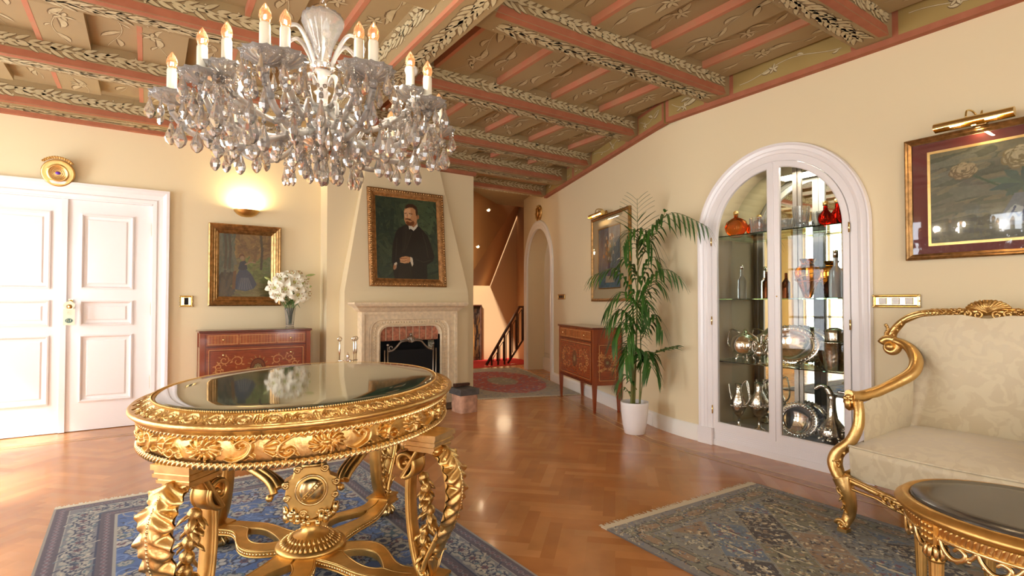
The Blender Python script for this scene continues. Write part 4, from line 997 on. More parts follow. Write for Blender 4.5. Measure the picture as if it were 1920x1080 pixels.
for ins in (.044, .256):
    for (x, y, v) in border_pts(w, l, ins, .045):
        cv.disc(x + ox, y + oy, .013, col=hx('7d6f74')); cv.disc(x + ox, y + oy, .007, col=rust); cv.disc(x + ox + (.0 if v else .022), y + oy + (.022 if v else 0), .006, col=hx('8f8a8c'))
rug_mesh('persian_rug', 'blue floral rug with a mauve border under the gilt oval table', w, l, cv, (.505, 2.72, 0), rad(1.5), fringe=(1,))
# grey-blue garden rug in front of the sofa
w, l = 1.33, 2.3; cv = Canvas(w, l, .004, hx('6f6f68')); q = random.Random(9); ox, oy = w / 2, l / 2
tan, gry, dk, olive, sky_ = hx('8c7152'), hx('74736a'), hx('2b211e'), hx('6d6a50'), hx('66788a')
# diagonal compartments
cell = .26; F = .20
for i in range(-2, 8):
    for j in range(-2, 14):
        cx_ = (i - j * 0 + (.5 if j % 2 else 0)) * cell; cy_ = j * cell * .62 / 1.0
        if not (F - .2 < cx_ < w - F + .2 and F - .2 < cy_ < l - F + .2): continue
        k = (i * 2 + j * 3) % 5; h = cell / 2 * .98; v = cell * .6
        col = [sky_ * .8, tan * .9, dk * 1.2, gry, olive][k]
        cv.pol([(cx_ - h, cy_), (cx_, cy_ - v), (cx_ + h, cy_), (cx_, cy_ + v)], hx('8f8872')); cv.pol([(cx_ - h * .965, cy_), (cx_, cy_ - v * .965), (cx_ + h * .965, cy_), (cx_, cy_ + v * .965)], col)
        for z in range(95):
            u_, v_ = q.uniform(-1, 1), q.uniform(-1, 1)
            if abs(u_) + abs(v_) > .85: continue
            X, Y = cx_ + u_ * h, cy_ + v_ * v; a = q.uniform(0, 6)
            cc = [[hx('b9ae8e'), hx('4b5a6c'), rust], [hx('6b5338'), hx('c2b28a'), dk], [hx('c5bb9c'), hx('9d8c6a'), hx('8e7a5c')], [hx('b4ad94'), dk, hx('54606c')], [hx('c0b68e'), dk, tan]][k][z % 3]
            cv.stroke([(X, Y), (X + .014 * math.cos(a), Y + .014 * math.sin(a)), (X + .026 * math.cos(a + .7), Y + .026 * math.sin(a + .7))], [.003, .0075, .002], col=cc)
        if k in (0, 4): cv.stroke([(cx_, cy_ - v * .6), (cx_ - .012, cy_), (cx_, cy_ + v * .6)], [.004, .013, .004], col=hx('c0b698')); cv.stroke([(cx_, cy_ - v * .5), (cx_, cy_ + v * .5)], .004, col=dk)
def fillb(i0, i1, col):
    X, Y = np.minimum(cv.X, w - cv.X), np.minimum(cv.Y, l - cv.Y); d = np.minimum(X, Y); cv.C[(d >= i0) & (d < i1)] = col
fillb(0, .05, hx('75726e')); fillb(.05, .055, dk); fillb(.055, .16, hx('6c6b58')); fillb(.16, .165, dk); fillb(.165, .20, hx('7a786e'))
for (x, y, v) in border_pts(w, l, .107, .20):
    X, Y = x + ox, y + oy; a_, c_ = (.028, .075) if v else (.075, .028)
    for kx, cc in ((1.15, dk), (1., tan)): cv.pol([(X - a_ * kx, Y - c_ * .5 * kx), (X - a_ * .5 * kx, Y - c_ * kx), (X + a_ * .5 * kx, Y - c_ * kx), (X + a_ * kx, Y - c_ * .5 * kx), (X + a_ * kx, Y + c_ * .5 * kx), (X + a_ * .5 * kx, Y + c_ * kx), (X - a_ * .5 * kx, Y + c_ * kx), (X - a_ * kx, Y + c_ * .5 * kx)], cc)
for i in range(2600):
    if q.random() < .5: x = q.choice((q.uniform(.005, .2), w - q.uniform(.005, .2))); y = q.uniform(0, l)
    else: y = q.choice((q.uniform(.005, .2), l - q.uniform(.005, .2))); x = q.uniform(0, w)
    a = q.uniform(0, 6); cv.stroke([(x, y), (x + .012 * math.cos(a), y + .012 * math.sin(a))], [.003, .0035], col=[hx('b6ad90'), dk, hx('5b6678'), tan, hx('8f8a76')][i % 5])
for i in range(3200):
    x, y = q.uniform(.19, w - .19), q.uniform(.19, l - .19); a = q.uniform(0, 6); cv.stroke([(x, y), (x + .011 * math.cos(a), y + .011 * math.sin(a))], [.002, .0042], col=[hx('a39c84'), hx('3b3430'), hx('6f7884'), hx('86745c'), hx('8b8a78'), hx('5d5a50')][i % 6])
cv.C = np.clip(cv.C * 1.3, 0, 1)
rug_mesh('persian_rug', 'grey-blue and tan garden-pattern rug with a cream fringe before the sofa', w, l, cv, (2.655, .925, 0), rad(-1.5), fringe=(1,))
# red medallion rug in the passage
w, l = 1.42, 2.95; cv = Canvas(w, l, .012, hx('a3977c')); q = random.Random(12)
E1 = ((cv.X - w / 2) / (.60)) ** 2 + ((cv.Y - l / 2 + .1) / (1.12)) ** 2
cv.C[E1 < 1] = hx('a5362f'); cv.C[E1 < .13] = hx('8c8468')
for i in range(900):
    x, y = q.uniform(.03, w - .03), q.uniform(.03, l - .03); e = ((x - w / 2) / .60) ** 2 + ((y - l / 2 + .1) / 1.12) ** 2
    c = [hx('c3ad88'), hx('8f2a2a'), hx('c25a48'), hx('6c7280')][i % 4] if .13 < e < 1.02 else [hx('8a8272'), hx('b8aa8c'), hx('7c7c7c'), hx('a89a80')][i % 4]
    a = q.uniform(0, 6); cv.stroke([(x, y), (x + .03 * math.cos(a), y + .03 * math.sin(a))], [.01, .016], col=c)
X, Y = np.minimum(cv.X, w - cv.X), np.minimum(cv.Y, l - cv.Y); d = np.minimum(X, Y); cv.C[d < .03] = hx('b5ab94')
for i in range(200):
    x, y = (q.choice((q.uniform(.03, .2), w - q.uniform(.03, .2))), q.uniform(0, l)); cv.disc(x, y, .018, col=[hx('84807a'), hx('a69c88'), hx('6f7078')][i % 3])
rug_mesh('persian_rug', 'small beige rug with a red oval medallion in the stair passage', w, l, cv, (4.54, 7.02, 0), rad(-19), fringe=(-1,))
# ================================================================ oval gilt table
class Oval:
    def __init__(s, a, b_, ang=0, n=3000):
        t = np.linspace(0, 2 * PI, n + 1); x, y = a * np.cos(t), b_ * np.sin(t); L = np.concatenate([[0], np.cumsum(np.hypot(np.diff(x), np.diff(y)))])
        s.a, s.b, s.t, s.L, s.P, s.ang = a, b_, t, L, L[-1], ang
    def pt(s, u, off, z):
        """u: arclength array, off: outward offset, z"""
        th = np.interp(np.mod(u, s.P), s.L, s.t); x, y = s.a * np.cos(th), s.b * np.sin(th); nx, ny = np.cos(th) / s.a, np.sin(th) / s.b; m = np.hypot(nx, ny)
        X, Y = x + off * nx / m, y + off * ny / m; c, d = math.cos(s.ang), math.sin(s.ang)
        return np.stack(np.broadcast_arrays(X * c - Y * d, X * d + Y * c, z), -1)
    def band(s, b, prof, n=160, mat=0, smooth=True):
        u = np.linspace(0, s.P, n, endpoint=False); G = np.array([s.pt(u, o, z) for o, z in prof]); b.grid(G, cu=True, mat=mat, smooth=smooth, flip=False)
    def relief(s, b, cv, p0, p1, amp=1., mat=0, bulge=0.):
        """canvas wrapped round the oval; v runs from profile point p0 to p1 (off, z); heights push out along the profile normal"""
        u = (np.arange(cv.nx) + .5) / cv.nx * s.P; d = np.array([p1[0] - p0[0], p1[1] - p0[1]]); nn = np.array([d[1], -d[0]]) / np.hypot(*d); G = []
        for j in range(cv.ny):
            v = j / (cv.ny - 1); h = cv.H[j] * amp + bulge * math.sin(PI * v); G.append(s.pt(u, p0[0] + d[0] * v + nn[0] * h, p0[1] + d[1] * v + nn[1] * h))
        b.grid(np.array(G), cu=True, mat=mat)
TC = (.62, 2.52); O = Oval(.79, .62, rad(57))
T = thing('oval_table', 'large carved gilt oval table with a dark green marble top on the blue rug', 'table', (TC[0], TC[1], .0095), 0)
ZT = .848
b = MB(); O.band(b, [(-.20, ZT), (-.095, ZT), (-.082, ZT - .004), (-.078, ZT - .012), (-.078, ZT - .03)], 200)
b.poly([tuple(p) for p in O.pt(np.linspace(0, O.P, 200, endpoint=False), -.20, ZT)]); b.build('marble_top', ['green_marble'], parent=T)
b = MB()
O.band(b, [(-.085, ZT - .03), (-.078, ZT - .008), (-.070, ZT - .006), (-.066, ZT - .010)], 200)
O.band(b, [(-.010, ZT - .032), (-.004, ZT - .030), (.002, ZT - .036), (.003, ZT - .044), (-.004, ZT - .052), (-.014, ZT - .056), (-.018, ZT - .066), (-.03, ZT - .068)], 200)
cv = Canvas(O.P, .066, .0022, wrap=True); nu = 46
for i in range(nu):                                                 # egg and dart
    x = (i + .5) / nu * O.P; W = O.P / nu
    for r_, h in ((.029, .006), (.020, .0095)): cv.stroke([(x + r_ * math.cos(a), .034 + r_ * .95 * math.sin(a)) for a in np.linspace(0, 2 * PI, 20)], .0034, h=h)
    cv.disc(x, .034, .009, h=.010); cv.stroke([(x + W / 2, .008), (x + W / 2, .03), (x + W / 2, .06)], [.003, .006, .002], h=.008)
    for s_ in (-1, 1): cv.stroke([(x + W / 2, .012), (x + W / 2 + s_ * .010, .03), (x + W / 2 + s_ * .006, .055)], [.002, .004, .002], h=.006)
O.relief(b, cv, (-.010, ZT - .032), (-.066, ZT - .010), -1.5, bulge=-.003)
u = np.linspace(0, O.P, int(O.P / .0095), endpoint=False)
for p in O.pt(u, -.070, ZT - .003): b.sph(p, .0042, 5, 3)
b.build('rim', ['gold'], parent=T)
b = MB(); AH = .118; cv = Canvas(O.P, AH, .0022, wrap=True); U_ = 11; q = random.Random(1)
for i in range(U_):
    x0 = i / U_ * O.P; W = O.P / U_; cx_ = x0 + W * .30; cy_ = AH * .5
    for k in range(13):                                             # oval cluster of turning leaves
        a = k * 2 * PI / 13; px, py = cx_ + .062 * math.cos(a), cy_ + .047 * math.sin(a)
        cv.stroke(leafpts(px, py, a + PI * .78, .034, .9), [.003, .0085, .007, .002], h=.014 - .003 * (k % 2))
    cv.disc(cx_, cy_, .016, h=.006, sy=.7)
    for sx in (-1, 1):                                               # S scrolls with split leaves on either side
        ex = cx_ + sx * .075
        C1 = cr([(ex, cy_ - sx * .035), (ex + sx * .03, cy_ - sx * .046), (ex + sx * .075, cy_ - sx * .020), (ex + sx * .085, cy_ + sx * .02), (ex + sx * .06, cy_ + sx * .04), (ex + sx * .035, cy_ + sx * .022), (ex + sx * .045, cy_ + sx * .004), (ex + sx * .06, cy_ + sx * .012)], 7)
        cv.stroke(C1, [.003, .0065, .0085, .008, .007, .006, .005], h=.015); cv.disc(ex + sx * .056, cy_ + sx * .014, .007, h=.017)
        for k, t_ in enumerate((.15, .3, .45, .6, .72)):
            p = C1[int(t_ * (len(C1) - 1))]; a = math.atan2(p[1] - cy_, (p[0] - (ex + sx * .05))) ; cv.stroke(leafpts(p[0], p[1], a + .5 * sx, .026, -sx * .9), [.004, .0075, .006, .0015], h=.0125)
    for k in range(4):                                               # fingers between the units
        yy = cy_ + (k - 1.5) * .021; cv.stroke([(x0 + W * .80, cy_ + (k - 1.5) * .008), (x0 + W * .86, yy), (x0 + W * .93, yy * 1.0 + (k - 1.5) * .006)], [.0035, .0045, .0065], h=.011); cv.disc(x0 + W * .935, yy + (k - 1.5) * .006, .008, h=.013)
O.relief(b, cv, (-.045, ZT - .158), (-.045, ZT - .07), 1.25, bulge=.006)
b.build('apron', ['gold'], parent=T)
for zz, nm in ((ZT - .072, 'rope_moulding'), (ZT - .163, 'rope_moulding')):
    b = MB(); cv = Canvas(O.P, .026, .0024, wrap=True); n_ = int(O.P / .021)
    for i in range(n_): x = i / n_ * O.P; cv.stroke([(x, .002), (x + .012, .024)], .0055, h=.009)
    O.relief(b, cv, (-.036, zz - .013), (-.036, zz + .009), 1., bulge=.006)
    O.band(b, [(-.05, zz - .013), (-.036, zz - .0131)], 120); b.build(nm, ['gold_bright'], parent=T)
b = MB(); O.band(b, [(-.15, ZT - .175), (-.036, ZT - .176), (-.036, ZT - .165)], 120); b.build('under_moulding', ['gold_flat'], parent=T)
# ---- legs
def leg_parts(R):
    """leg frame: +x outwards, origin below the leg's foot; returns named meshes"""
    out = []
    P2 = np.vstack([spiral(-.098, .545, .010, .056, 60, -460, 40)[::1], cr([(-.03, .607), (.03, .612), (.08, .57), (.105, .50), (.108, .42), (.085, .33), (.045, .25), (.01, .18), (-.005, .13), (.0, .10)], 6)])
    P3 = np.stack([P2[:, 0], np.zeros(len(P2)), P2[:, 1]], -1); n = len(P3); r = np.concatenate([np.linspace(.030, .040, 40), np.linspace(.040, .036, n - 40)])
    b = MB(); b.tube(P3, r, 12, flat=.24)
    for sy in (-1, 1): b.tube(P3 + np.stack([np.zeros(n), sy * r * .86, np.zeros(n)], -1), np.linspace(.008, .012, n), 8)
    I = cr([(-.085, .495), (-.088, .42), (-.082, .32), (-.066, .22), (-.045, .15), (-.02, .11)], 6); I3 = np.stack([I[:, 0], np.zeros(len(I)), I[:, 1]], -1)
    b.tube(I3, np.linspace(.030, .034, len(I)), 12, flat=.45)
    for sy in (-1, 1): b.tube(I3 + np.array([0, sy * .025, 0]), .009, 8)
    b.sph((-.098, 0, .545), .013, 10, 8, sc=(1, 3.1, 1)); out.append(('scroll', b, 'gold_flat'))
    b = MB()                                                       # stepped capital
    for k, (h, z0, z1) in enumerate(((.082, .662, .680), (.074, .650, .662), (.078, .638, .650), (.066, .628, .638), (.070, .618, .628), (.058, .606, .618))): b.box(-h - .005, h - .005, -h * .9, h * .9, z0, z1)
    b.tube(np.stack([np.array([-.085, -.10, -.11, -.10]), np.zeros(4), np.array([.66, .64, .62, .60])], -1), .03, 8)
    out.append(('capital', b, 'gold_bright'))
    b = MB(); out_c = cr([(.03, .625), (.09, .60), (.135, .53), (.14, .44), (.115, .35), (.07, .26), (.03, .18)], 7)
    Dv = np.gradient(out_c, axis=0); Dv /= np.hypot(*Dv.T)[:, None]
    nk = 90; Sx = np.linspace(0, 1, nk); Q = np.stack([np.interp(Sx, np.linspace(0, 1, len(out_c)), out_c[:, m]) for m in (0, 1)], -1); D2 = np.gradient(Q, axis=0); D2 /= np.hypot(*D2.T)[:, None]; N2 = np.stack([-D2[:, 1], D2[:, 0]], -1)
    N2 *= np.sign(N2[nk // 2, 0]); G = []
    for k in range(nk):                                             # lobed acanthus leaf wrapped over the knee
        lob = abs(math.sin(Sx[k] * PI * 6.5)) ** .6; env = math.sin(PI * (.10 + .86 * Sx[k])) ** .5; wd = (.046 + .026 * lob) * env; row = []
        for j_ in np.linspace(-1, 1, 25):
            aj = abs(j_); rib = .0065 * math.sin(2 * PI * (Sx[k] * 13 - aj * 1.7)) * min(1, aj * 2.2); lift = .014 * (1 - aj ** 2) - .030 * aj ** 2 + .022 * lob * aj ** 4
            h_ = lift + rib * env; sl = -.030 * aj
            row.append((Q[k, 0] + N2[k, 0] * h_ + D2[k, 0] * sl, j_ * wd, Q[k, 1] + N2[k, 1] * h_ + D2[k, 1] * sl))
        G.append(row)
    G = np.array(G); b.grid(G); G2 = G.copy(); G2[..., 0] -= N2[:, None, 0] * .006; G2[..., 2] -= N2[:, None, 1] * .006; b.grid(G2)
    out.append(('acanthus_leaf', b, 'gold'))
    b = MB(); pts = np.stack([out_c[:, 0] + .012, np.zeros(len(out_c)), out_c[:, 1]], -1); L = np.concatenate([[0], np.cumsum(np.linalg.norm(np.diff(pts, axis=0), axis=1))])
    b.tube(pts - np.array([.004, 0, 0]), .008, 6)
    for s_ in np.arange(0, L[-1], .0125): b.sph([np.interp(s_, L, pts[:, k]) for k in range(3)], .0062, 6, 4)
    out.append(('bead_string', b, 'gold_bright'))
    b = MB(); q = random.Random(4)                                    # garland between the two struts
    for k in range(9):
        z = .49 - k * .042; x = -.035 + .05 * math.sin((.49 - z) * 5) * (1 if z > .3 else .6) + (.01 if z > .3 else -.01)
        b.sph((x, 0, z), .021, 8, 6, sc=(1, 1.25, 1.2))
        for m in range(4):
            a = q.uniform(0, 6.28); d = np.array([math.cos(a) * .7, math.sin(a), q.uniform(-.9, -.1)]); d /= np.linalg.norm(d)
            c = np.array([x, 0, z]) + np.outer([0, .4, .8, 1.], d) * .055; c[:, 2] += [0, .005, 0, -.008]; b.tube(c, [.005, .015, .012, .002], 6, flat=.4)
    out.append(('garland', b, 'gold_dark'))
    b = MB()                                                        # palmette at the foot
    for k in range(-3, 4):
        a = k * .28; c = [(.006, 0, .10), (.028, .018 * math.sin(a) * 1.6, .135), (.036, .06 * math.sin(a), .17 + .03 * math.cos(a)), (.05, .07 * math.sin(a), .18 + .03 * math.cos(a))]; b.tube(cr(c, 4), [.007] * 4 + [.009] * 5 + [.005] * 4, 6, flat=.6)
    for sy in (-1, 1): b.tube([(0, sy * .03, .13), (0, sy * .045, .13)], .016, 10); b.sph((0, sy * .047, .13), .011, 8, 6)
    out.append(('palmette', b, 'gold')); 
    b = MB(); b.box(-.065, .065, -.065, .065, .068, .076); b.box(-.058, .058, -.058, .058, .076, .104); b.box(-.065, .065, -.065, .065, .104, .112); b.build_bevel = 1
    out.append(('plinth', b, 'gold_flat'))
    b = MB().lathe([(0, .0), (.034, .0), (.058, .012), (.062, .026), (.050, .048), (.034, .062), (.032, .070), (0, .07)], n=36, fl=12, fla=.05)
    for k in range(12): a = k * PI / 6; c = [(r_ * math.cos(a), r_ * math.sin(a), z) for r_, z in ((.034, .064), (.054, .046), (.067, .024), (.058, .008))]; b.tube(cr(c, 3), [.004, .006, .007, .008, .009, .009, .008, .007, .006, .004], 5, flat=.6)
    out.append(('bun_foot', b, 'gold_bright'))
    return out
LEGS = [(-.33, .51), (.49, .42), (.32, -.54), (-.50, -.46)]
proto = None
for (lx, ly) in LEGS:
    ang = math.atan2(ly, lx)
    if proto is None:
        parts = leg_parts(0); lg = parts[0][1].build('leg', [parts[0][2]], parent=T)
        for nm, mb, mt in parts[1:]: mb.build(nm, [mt], parent=lg)
        proto = lg
    else: lg = copy_tree(proto, parent=T)
    lg.location = (lx, ly, 0); lg.rotation_euler = (0, 0, ang)
# ---- stretcher
for (lx, ly) in LEGS:
    L = math.hypot(lx, ly); ang = math.atan2(ly, lx); b = MB(); z0, z1 = .074, .106
    S_ = np.linspace(0, 1, 30); r = .08 + (L - .08 - .06) * S_
    hw = np.interp(S_, [0, .15, .38, .60, .78, 1], [.075, .108, .122, .098, .052, .050]); hw = np.convolve(np.pad(hw, 3, 'edge'), np.ones(7) / 7, 'valid')
    ho = np.where((S_ > .18) & (S_ < .70), .056 * np.sin(PI * np.clip((S_ - .18) / .52, 0, 1)) ** .7, 0)
    sh = .03 * np.sin(PI * S_ * 2 - .3)
    for sd in (-1, 1):
        outer = np.stack([r, sh + sd * hw], -1); inn = np.stack([r, sh + sd * ho], -1)
        row = []
        for k in range(30):
            o_, i_ = outer[k], inn[k]
            row.append([(i_[0], i_[1], z0), (i_[0], i_[1], z1 - .006), (i_[0] * .98 + o_[0] * .02, i_[1] * .94 + o_[1] * .06, z1), (o_[0], o_[1] * .95 + i_[1] * .05, z1), (o_[0], o_[1], z1 - .006), (o_[0], o_[1], z0)])
        b.grid(np.array(row), flip=sd < 0, smooth=False)
        for zz, rr in ((z1 - .003, .0042), (z0 + .004, .0045)): b.tube([(p[0], p[1] + sd * .002, zz) for p in outer], rr, 6)
        b.tube([(p[0], p[1], z1 - .001) for p in inn], .003, 6)
    st = b.build('stretcher_arm', ['gold_flat'], parent=T, loc=(0, 0, 0), rot=(0, 0, ang))
    for sd in (-1, 1):
        b = MB(); outer = np.stack([r, sh + sd * (hw + .001)], -1); Ls = np.concatenate([[0], np.cumsum(np.hypot(*np.diff(outer, axis=0).T))])
        for s_ in np.arange(.01, Ls[-1], .015): b.sph((np.interp(s_, Ls, outer[:, 0]), np.interp(s_, Ls, outer[:, 1]), .0895), .0065, 6, 4)
        b.build('beading', ['gold_bright'], parent=st)
# hub, urn and cartouche
b = MB().lathe([(0, .07), (.135, .07), (.145, .078), (.145, .10), (.138, .106), (.150, .112), (.147, .122), (.132, .13), (.080, .158), (.045, .172), (.034, .19), (.032, .205), (.04, .222), (.05, .23), (0, .235)], n=40)
b.build('hub', ['gold_flat'], parent=T)
b = MB()
for ring, (r_, z, n_) in enumerate(((.120, .136, 38), (.092, .151, 30))):
    for k in range(n_): a = k * 2 * PI / n_; b.tube([(r_ * 1.08 * math.cos(a), r_ * 1.08 * math.sin(a), z - .008), (r_ * math.cos(a), r_ * math.sin(a), z + .003), (r_ * .85 * math.cos(a), r_ * .85 * math.sin(a), z + .012)], [.0075, .006, .003], 5, flat=.7)
b.build('leaf_collar', ['gold'], parent=T)
CA = rad(-14)                                                      # turn of the cartouche
ct = thing('x', '', '', (0, 0, 0)); ct.name = 'cartouche'; del ct['label'], ct['category']; ct.parent = T; ct.location = (0, 0, -.035); ct.rotation_euler = (0, 0, CA); ct.scale = (1.14, 1.14, 1.14)
b = MB(); f = lambda x, z, d: (x, d, z)
sh_ = [(-.055, .44), (-.03, .455), (.03, .455), (.055, .44), (.07, .40), (.10, .385), (.092, .36), (.098, .32), (.085, .30), (.075, .27), (.045, .245), (0, .235), (-.045, .245), (-.075, .27), (-.085, .30), (-.098, .32), (-.092, .36), (-.10, .385), (-.07, .40)]
b.prism(sh_, f, -.028, .028); b.lathe([(0, .012), (.052, .012), (.058, .006), (.058, 0)], (0, -.028, .35), 30, axis='y')
b.build('shield', ['gold_flat'], parent=ct, bevel=.004)
b = MB().sph((0, -.034, .35), .048, 24, 14, sc=(1, .45, 1)); 
b.tube([(.057 * math.cos(a), -.034, .35 + .057 * math.sin(a)) for a in np.linspace(0, 2 * PI, 33)], .005, 6, cap=False); b.build('boss', ['gold_bright'], parent=ct)
b = MB()
for dd in (-.008, .008): b.tube([(-.034 + dd * .7, -.052, .316 - dd * .7), (0 + dd * .7, -.060, .35 - dd * .7), (.034 + dd * .7, -.052, .384 - dd * .7)], .0025, 5)
for k in range(9): s_ = -.032 + k * .008; b.sph((s_, -.058 + abs(s_) * .2, .35 + s_), .0042, 6, 4)
b.build('beaded_band', ['gold_dark'], parent=ct)
b = MB()
for (x, z, rr, a0) in ((-.05, .432, .014, 0), (.05, .432, .014, 180), (-.092, .375, .013, 40), (.092, .375, .013, 140), (-.03, .262, .014, 0), (.035, .262, .014, 180), (-.088, .325, .011, 0), (.088, .325, .011, 180)):
    p = spiral(x, z, rr, .003, a0, a0 + 540, 26); b.tube(np.stack([p[:, 0], np.full(26, -.034), p[:, 1]], -1), .0055, 6)
b.tube([(-.035, -.033, .445), (.035, -.033, .445)], .009, 8); b.build('scrollwork', ['gold'], parent=ct)
b = MB(); q = random.Random(7)
for k in range(90):
    a = q.uniform(PI * .85, PI * 2.15); r_ = q.uniform(.05, .095); b.sph((r_ * 1.05 * math.cos(a), q.uniform(-.04, .03), .262 + r_ * .42 * math.sin(a) + q.uniform(-.01, .01)), q.uniform(.009, .016), 6, 5, sc=(1, 1, q.uniform(.7, 1.4)))
b.build('garland', ['gold_bright'], parent=ct)
for sx in (-1, 1):                                                  # side brackets between cartouche and legs
    b = MB(); e = LEGS[0] if sx < 0 else LEGS[1]; ex, ey = e; q0 = np.array([sx * .10 * math.cos(CA), sx * .10 * math.sin(CA), .41]); q1 = np.array([ex * .93, ey * .93, .455])
    for off in (-.022, 0, .022):
        c = cr([q1, q1 * .85 + q0 * .15 + np.array([0, 0, .02]), q1 * .55 + q0 * .45 + np.array([0, 0, .005]), q1 * .22 + q0 * .78 + np.array([0, 0, -.02]), q1 * .12 + q0 * .88 + np.array([0, 0, -.055 - off * .6])], 7)
        n_ = np.array([-(q1 - q0)[1], (q1 - q0)[0], 0]); n_ /= np.linalg.norm(n_); c = c + n_ * off + np.array([0, 0, -abs(off) * .4]); b.tube(c, np.linspace(.014, .017, len(c)), 8)
    p = c[-1]; b.sph(p + np.array([sx * .02, 0, -.012]), .017, 8, 6); b.sph(q1, .024, 10, 8); b.build('bracket', ['gold_flat'], parent=T)
# ================================================================ gilt settee against the right wall
ST = thing('settee', 'cream damask settee with a carved gilt frame against the right wall', 'sofa', (3.42, .96, .0095), rad(-90))
HW = .485
top = cr([(0, .34, 1.148), (.10, .34, 1.138), (.20, .34, 1.134), (.30, .34, 1.128), (.38, .34, 1.098), (.442, .34, 1.038), (.474, .34, .97), (.478, .33, .945)], 8)
fr_ = MB()
def sym(fn):
    for sx in (-1, 1): fn(sx)
def railtube(b, pts, r, k=1.):
    b.tube(pts, np.asarray(r) * 1.3, 12, flat=.75)
def mk(sx):
    m = np.array([sx, 1, 1]); railtube(fr_, top * m, np.interp(np.linspace(0, 1, len(top)), [0, .5, .9, 1], [.026, .022, .026, .03]))
    fr_.tube((top + np.array([0, -.02, -.012])) * m, .006, 6); fr_.tube((top + np.array([0, -.012, .016])) * m, .005, 6)
    v = spiral(.452, .928, .052, .008, 20, 560, 34) if 1 else 0
    fr_.tube(np.stack([v[:, 0], np.full(34, .29), v[:, 1]], -1) * m, np.linspace(.026, .013, 34), 8); fr_.sph(np.array([.452, .29, .928]) * m, .030, 10, 8, sc=(1, 1.3, 1))
    arm = cr([(.43, .29, .965), (.375, .28, .945), (.325, .25, .905), (.288, .19, .85), (.290, .12, .795), (.335, .03, .745), (.385, -.08, .70), (.425, -.18, .678), (.445, -.25, .685)], 8)
    railtube(fr_, arm * m, np.interp(np.linspace(0, 1, len(arm)), [0, .3, .7, 1], [.022, .030, .022, .026])); fr_.tube((arm + np.array([.008, -.01, .018])) * m, .006, 6)
    v = spiral(0, .655, .045, .007, 80, 560, 34); fr_.tube(np.stack([np.full(34, .442), -.262 - v[:, 0] * 1.0, v[:, 1]], -1) * m, np.linspace(.022, .011, 34), 8); fr_.sph(np.array([.442, -.262, .655]) * m, .022, 10, 8, sc=(1.5, 1, 1))
    for k in range(3): fr_.sph(np.array([.442 + .012 * (k - 1), -.28, .685 - .01 * abs(k - 1)]) * m, .014, 8, 6)
    sup = cr([(.405, -.25, .66), (.392, -.268, .60), (.392, -.285, .53), (.42, -.31, .45), (.468, -.335, .39), (.482, -.345, .335), (.46, -.36, .285), (.432, -.37, .25)], 7)
    railtube(fr_, sup * m, np.interp(np.linspace(0, 1, len(sup)), [0, .4, .7, 1], [.024, .028, .036, .03])); fr_.tube((sup + np.array([-.012, -.018, 0])) * m, .006, 6)
    v = spiral(.462, .335, .030, .005, 90, -380, 26); fr_.tube(np.stack([v[:, 0], np.full(26, -.375), v[:, 1]], -1) * m, .007, 6)
    lg = cr([(.435, -.37, .27), (.415, -.375, .22), (.40, -.37, .15), (.402, -.365, .09), (.415, -.38, .045), (.425, -.40, .025)], 6)
    lb_ = MB(); lb_.tube(lg * m, np.interp(np.linspace(0, 1, len(lg)), [0, .4, .8, 1], [.048, .034, .025, .027]), 12)
    v = spiral(.418, .035, .026, .006, 0, 430 , 22); lb_.tube(np.stack([v[:, 0] + .01, np.full(22, -.405), v[:, 1]], -1) * m, .010, 7); lb_.box(*sorted((sx * .395, sx * .44)), -.42, -.37, 0, .018)
    v = spiral(.425, .215, .022, .004, -90, 380, 22); lb_.tube(np.stack([v[:, 0], np.full(22, -.408), v[:, 1]], -1) * m, .0055, 6)
    lb_.build('leg', ['gold'], parent=ST)
    bl = MB().tube(np.array([(.41, .30, .27), (.41, .32, .15), (.42, .36, .0)]) * m, [.03, .024, .02], 10); bl.build('leg', ['gold'], parent=ST)
    fr_.tube(np.array([(.43, -.36, .265), (.44, 0, .27), (.42, .32, .27)]) * m, .028, 8)
    fr_.tube(cr([(.42, .32, .27), (.38, .33, .55), (.30, .335, .78), (.31, .33, .88), (.43, .32, .95)], 5) * m, .018, 8)
sym(mk)
rail_x = np.linspace(-.43, .43, 60); base = .255 - .055 * np.cos(rail_x / .43 * PI / 2) ** 1.5
yl = -.36 - .05 * np.cos(rail_x / .43 * PI / 2)
fr_.tube(np.stack([rail_x, yl, base + .012], -1), .022, 10, flat=.8); fr_.tube(np.stack([rail_x, yl - .02, base + .028], -1), .006, 6); fr_.tube(np.stack([rail_x, yl - .018, base - .012 - .012 * np.abs(np.sin(rail_x * 12))], -1), .007, 6)
fr_.tube([(-.42, .32, .27), (.42, .32, .27)], .024, 8)
fr_.build('frame', ['gold'], parent=ST)
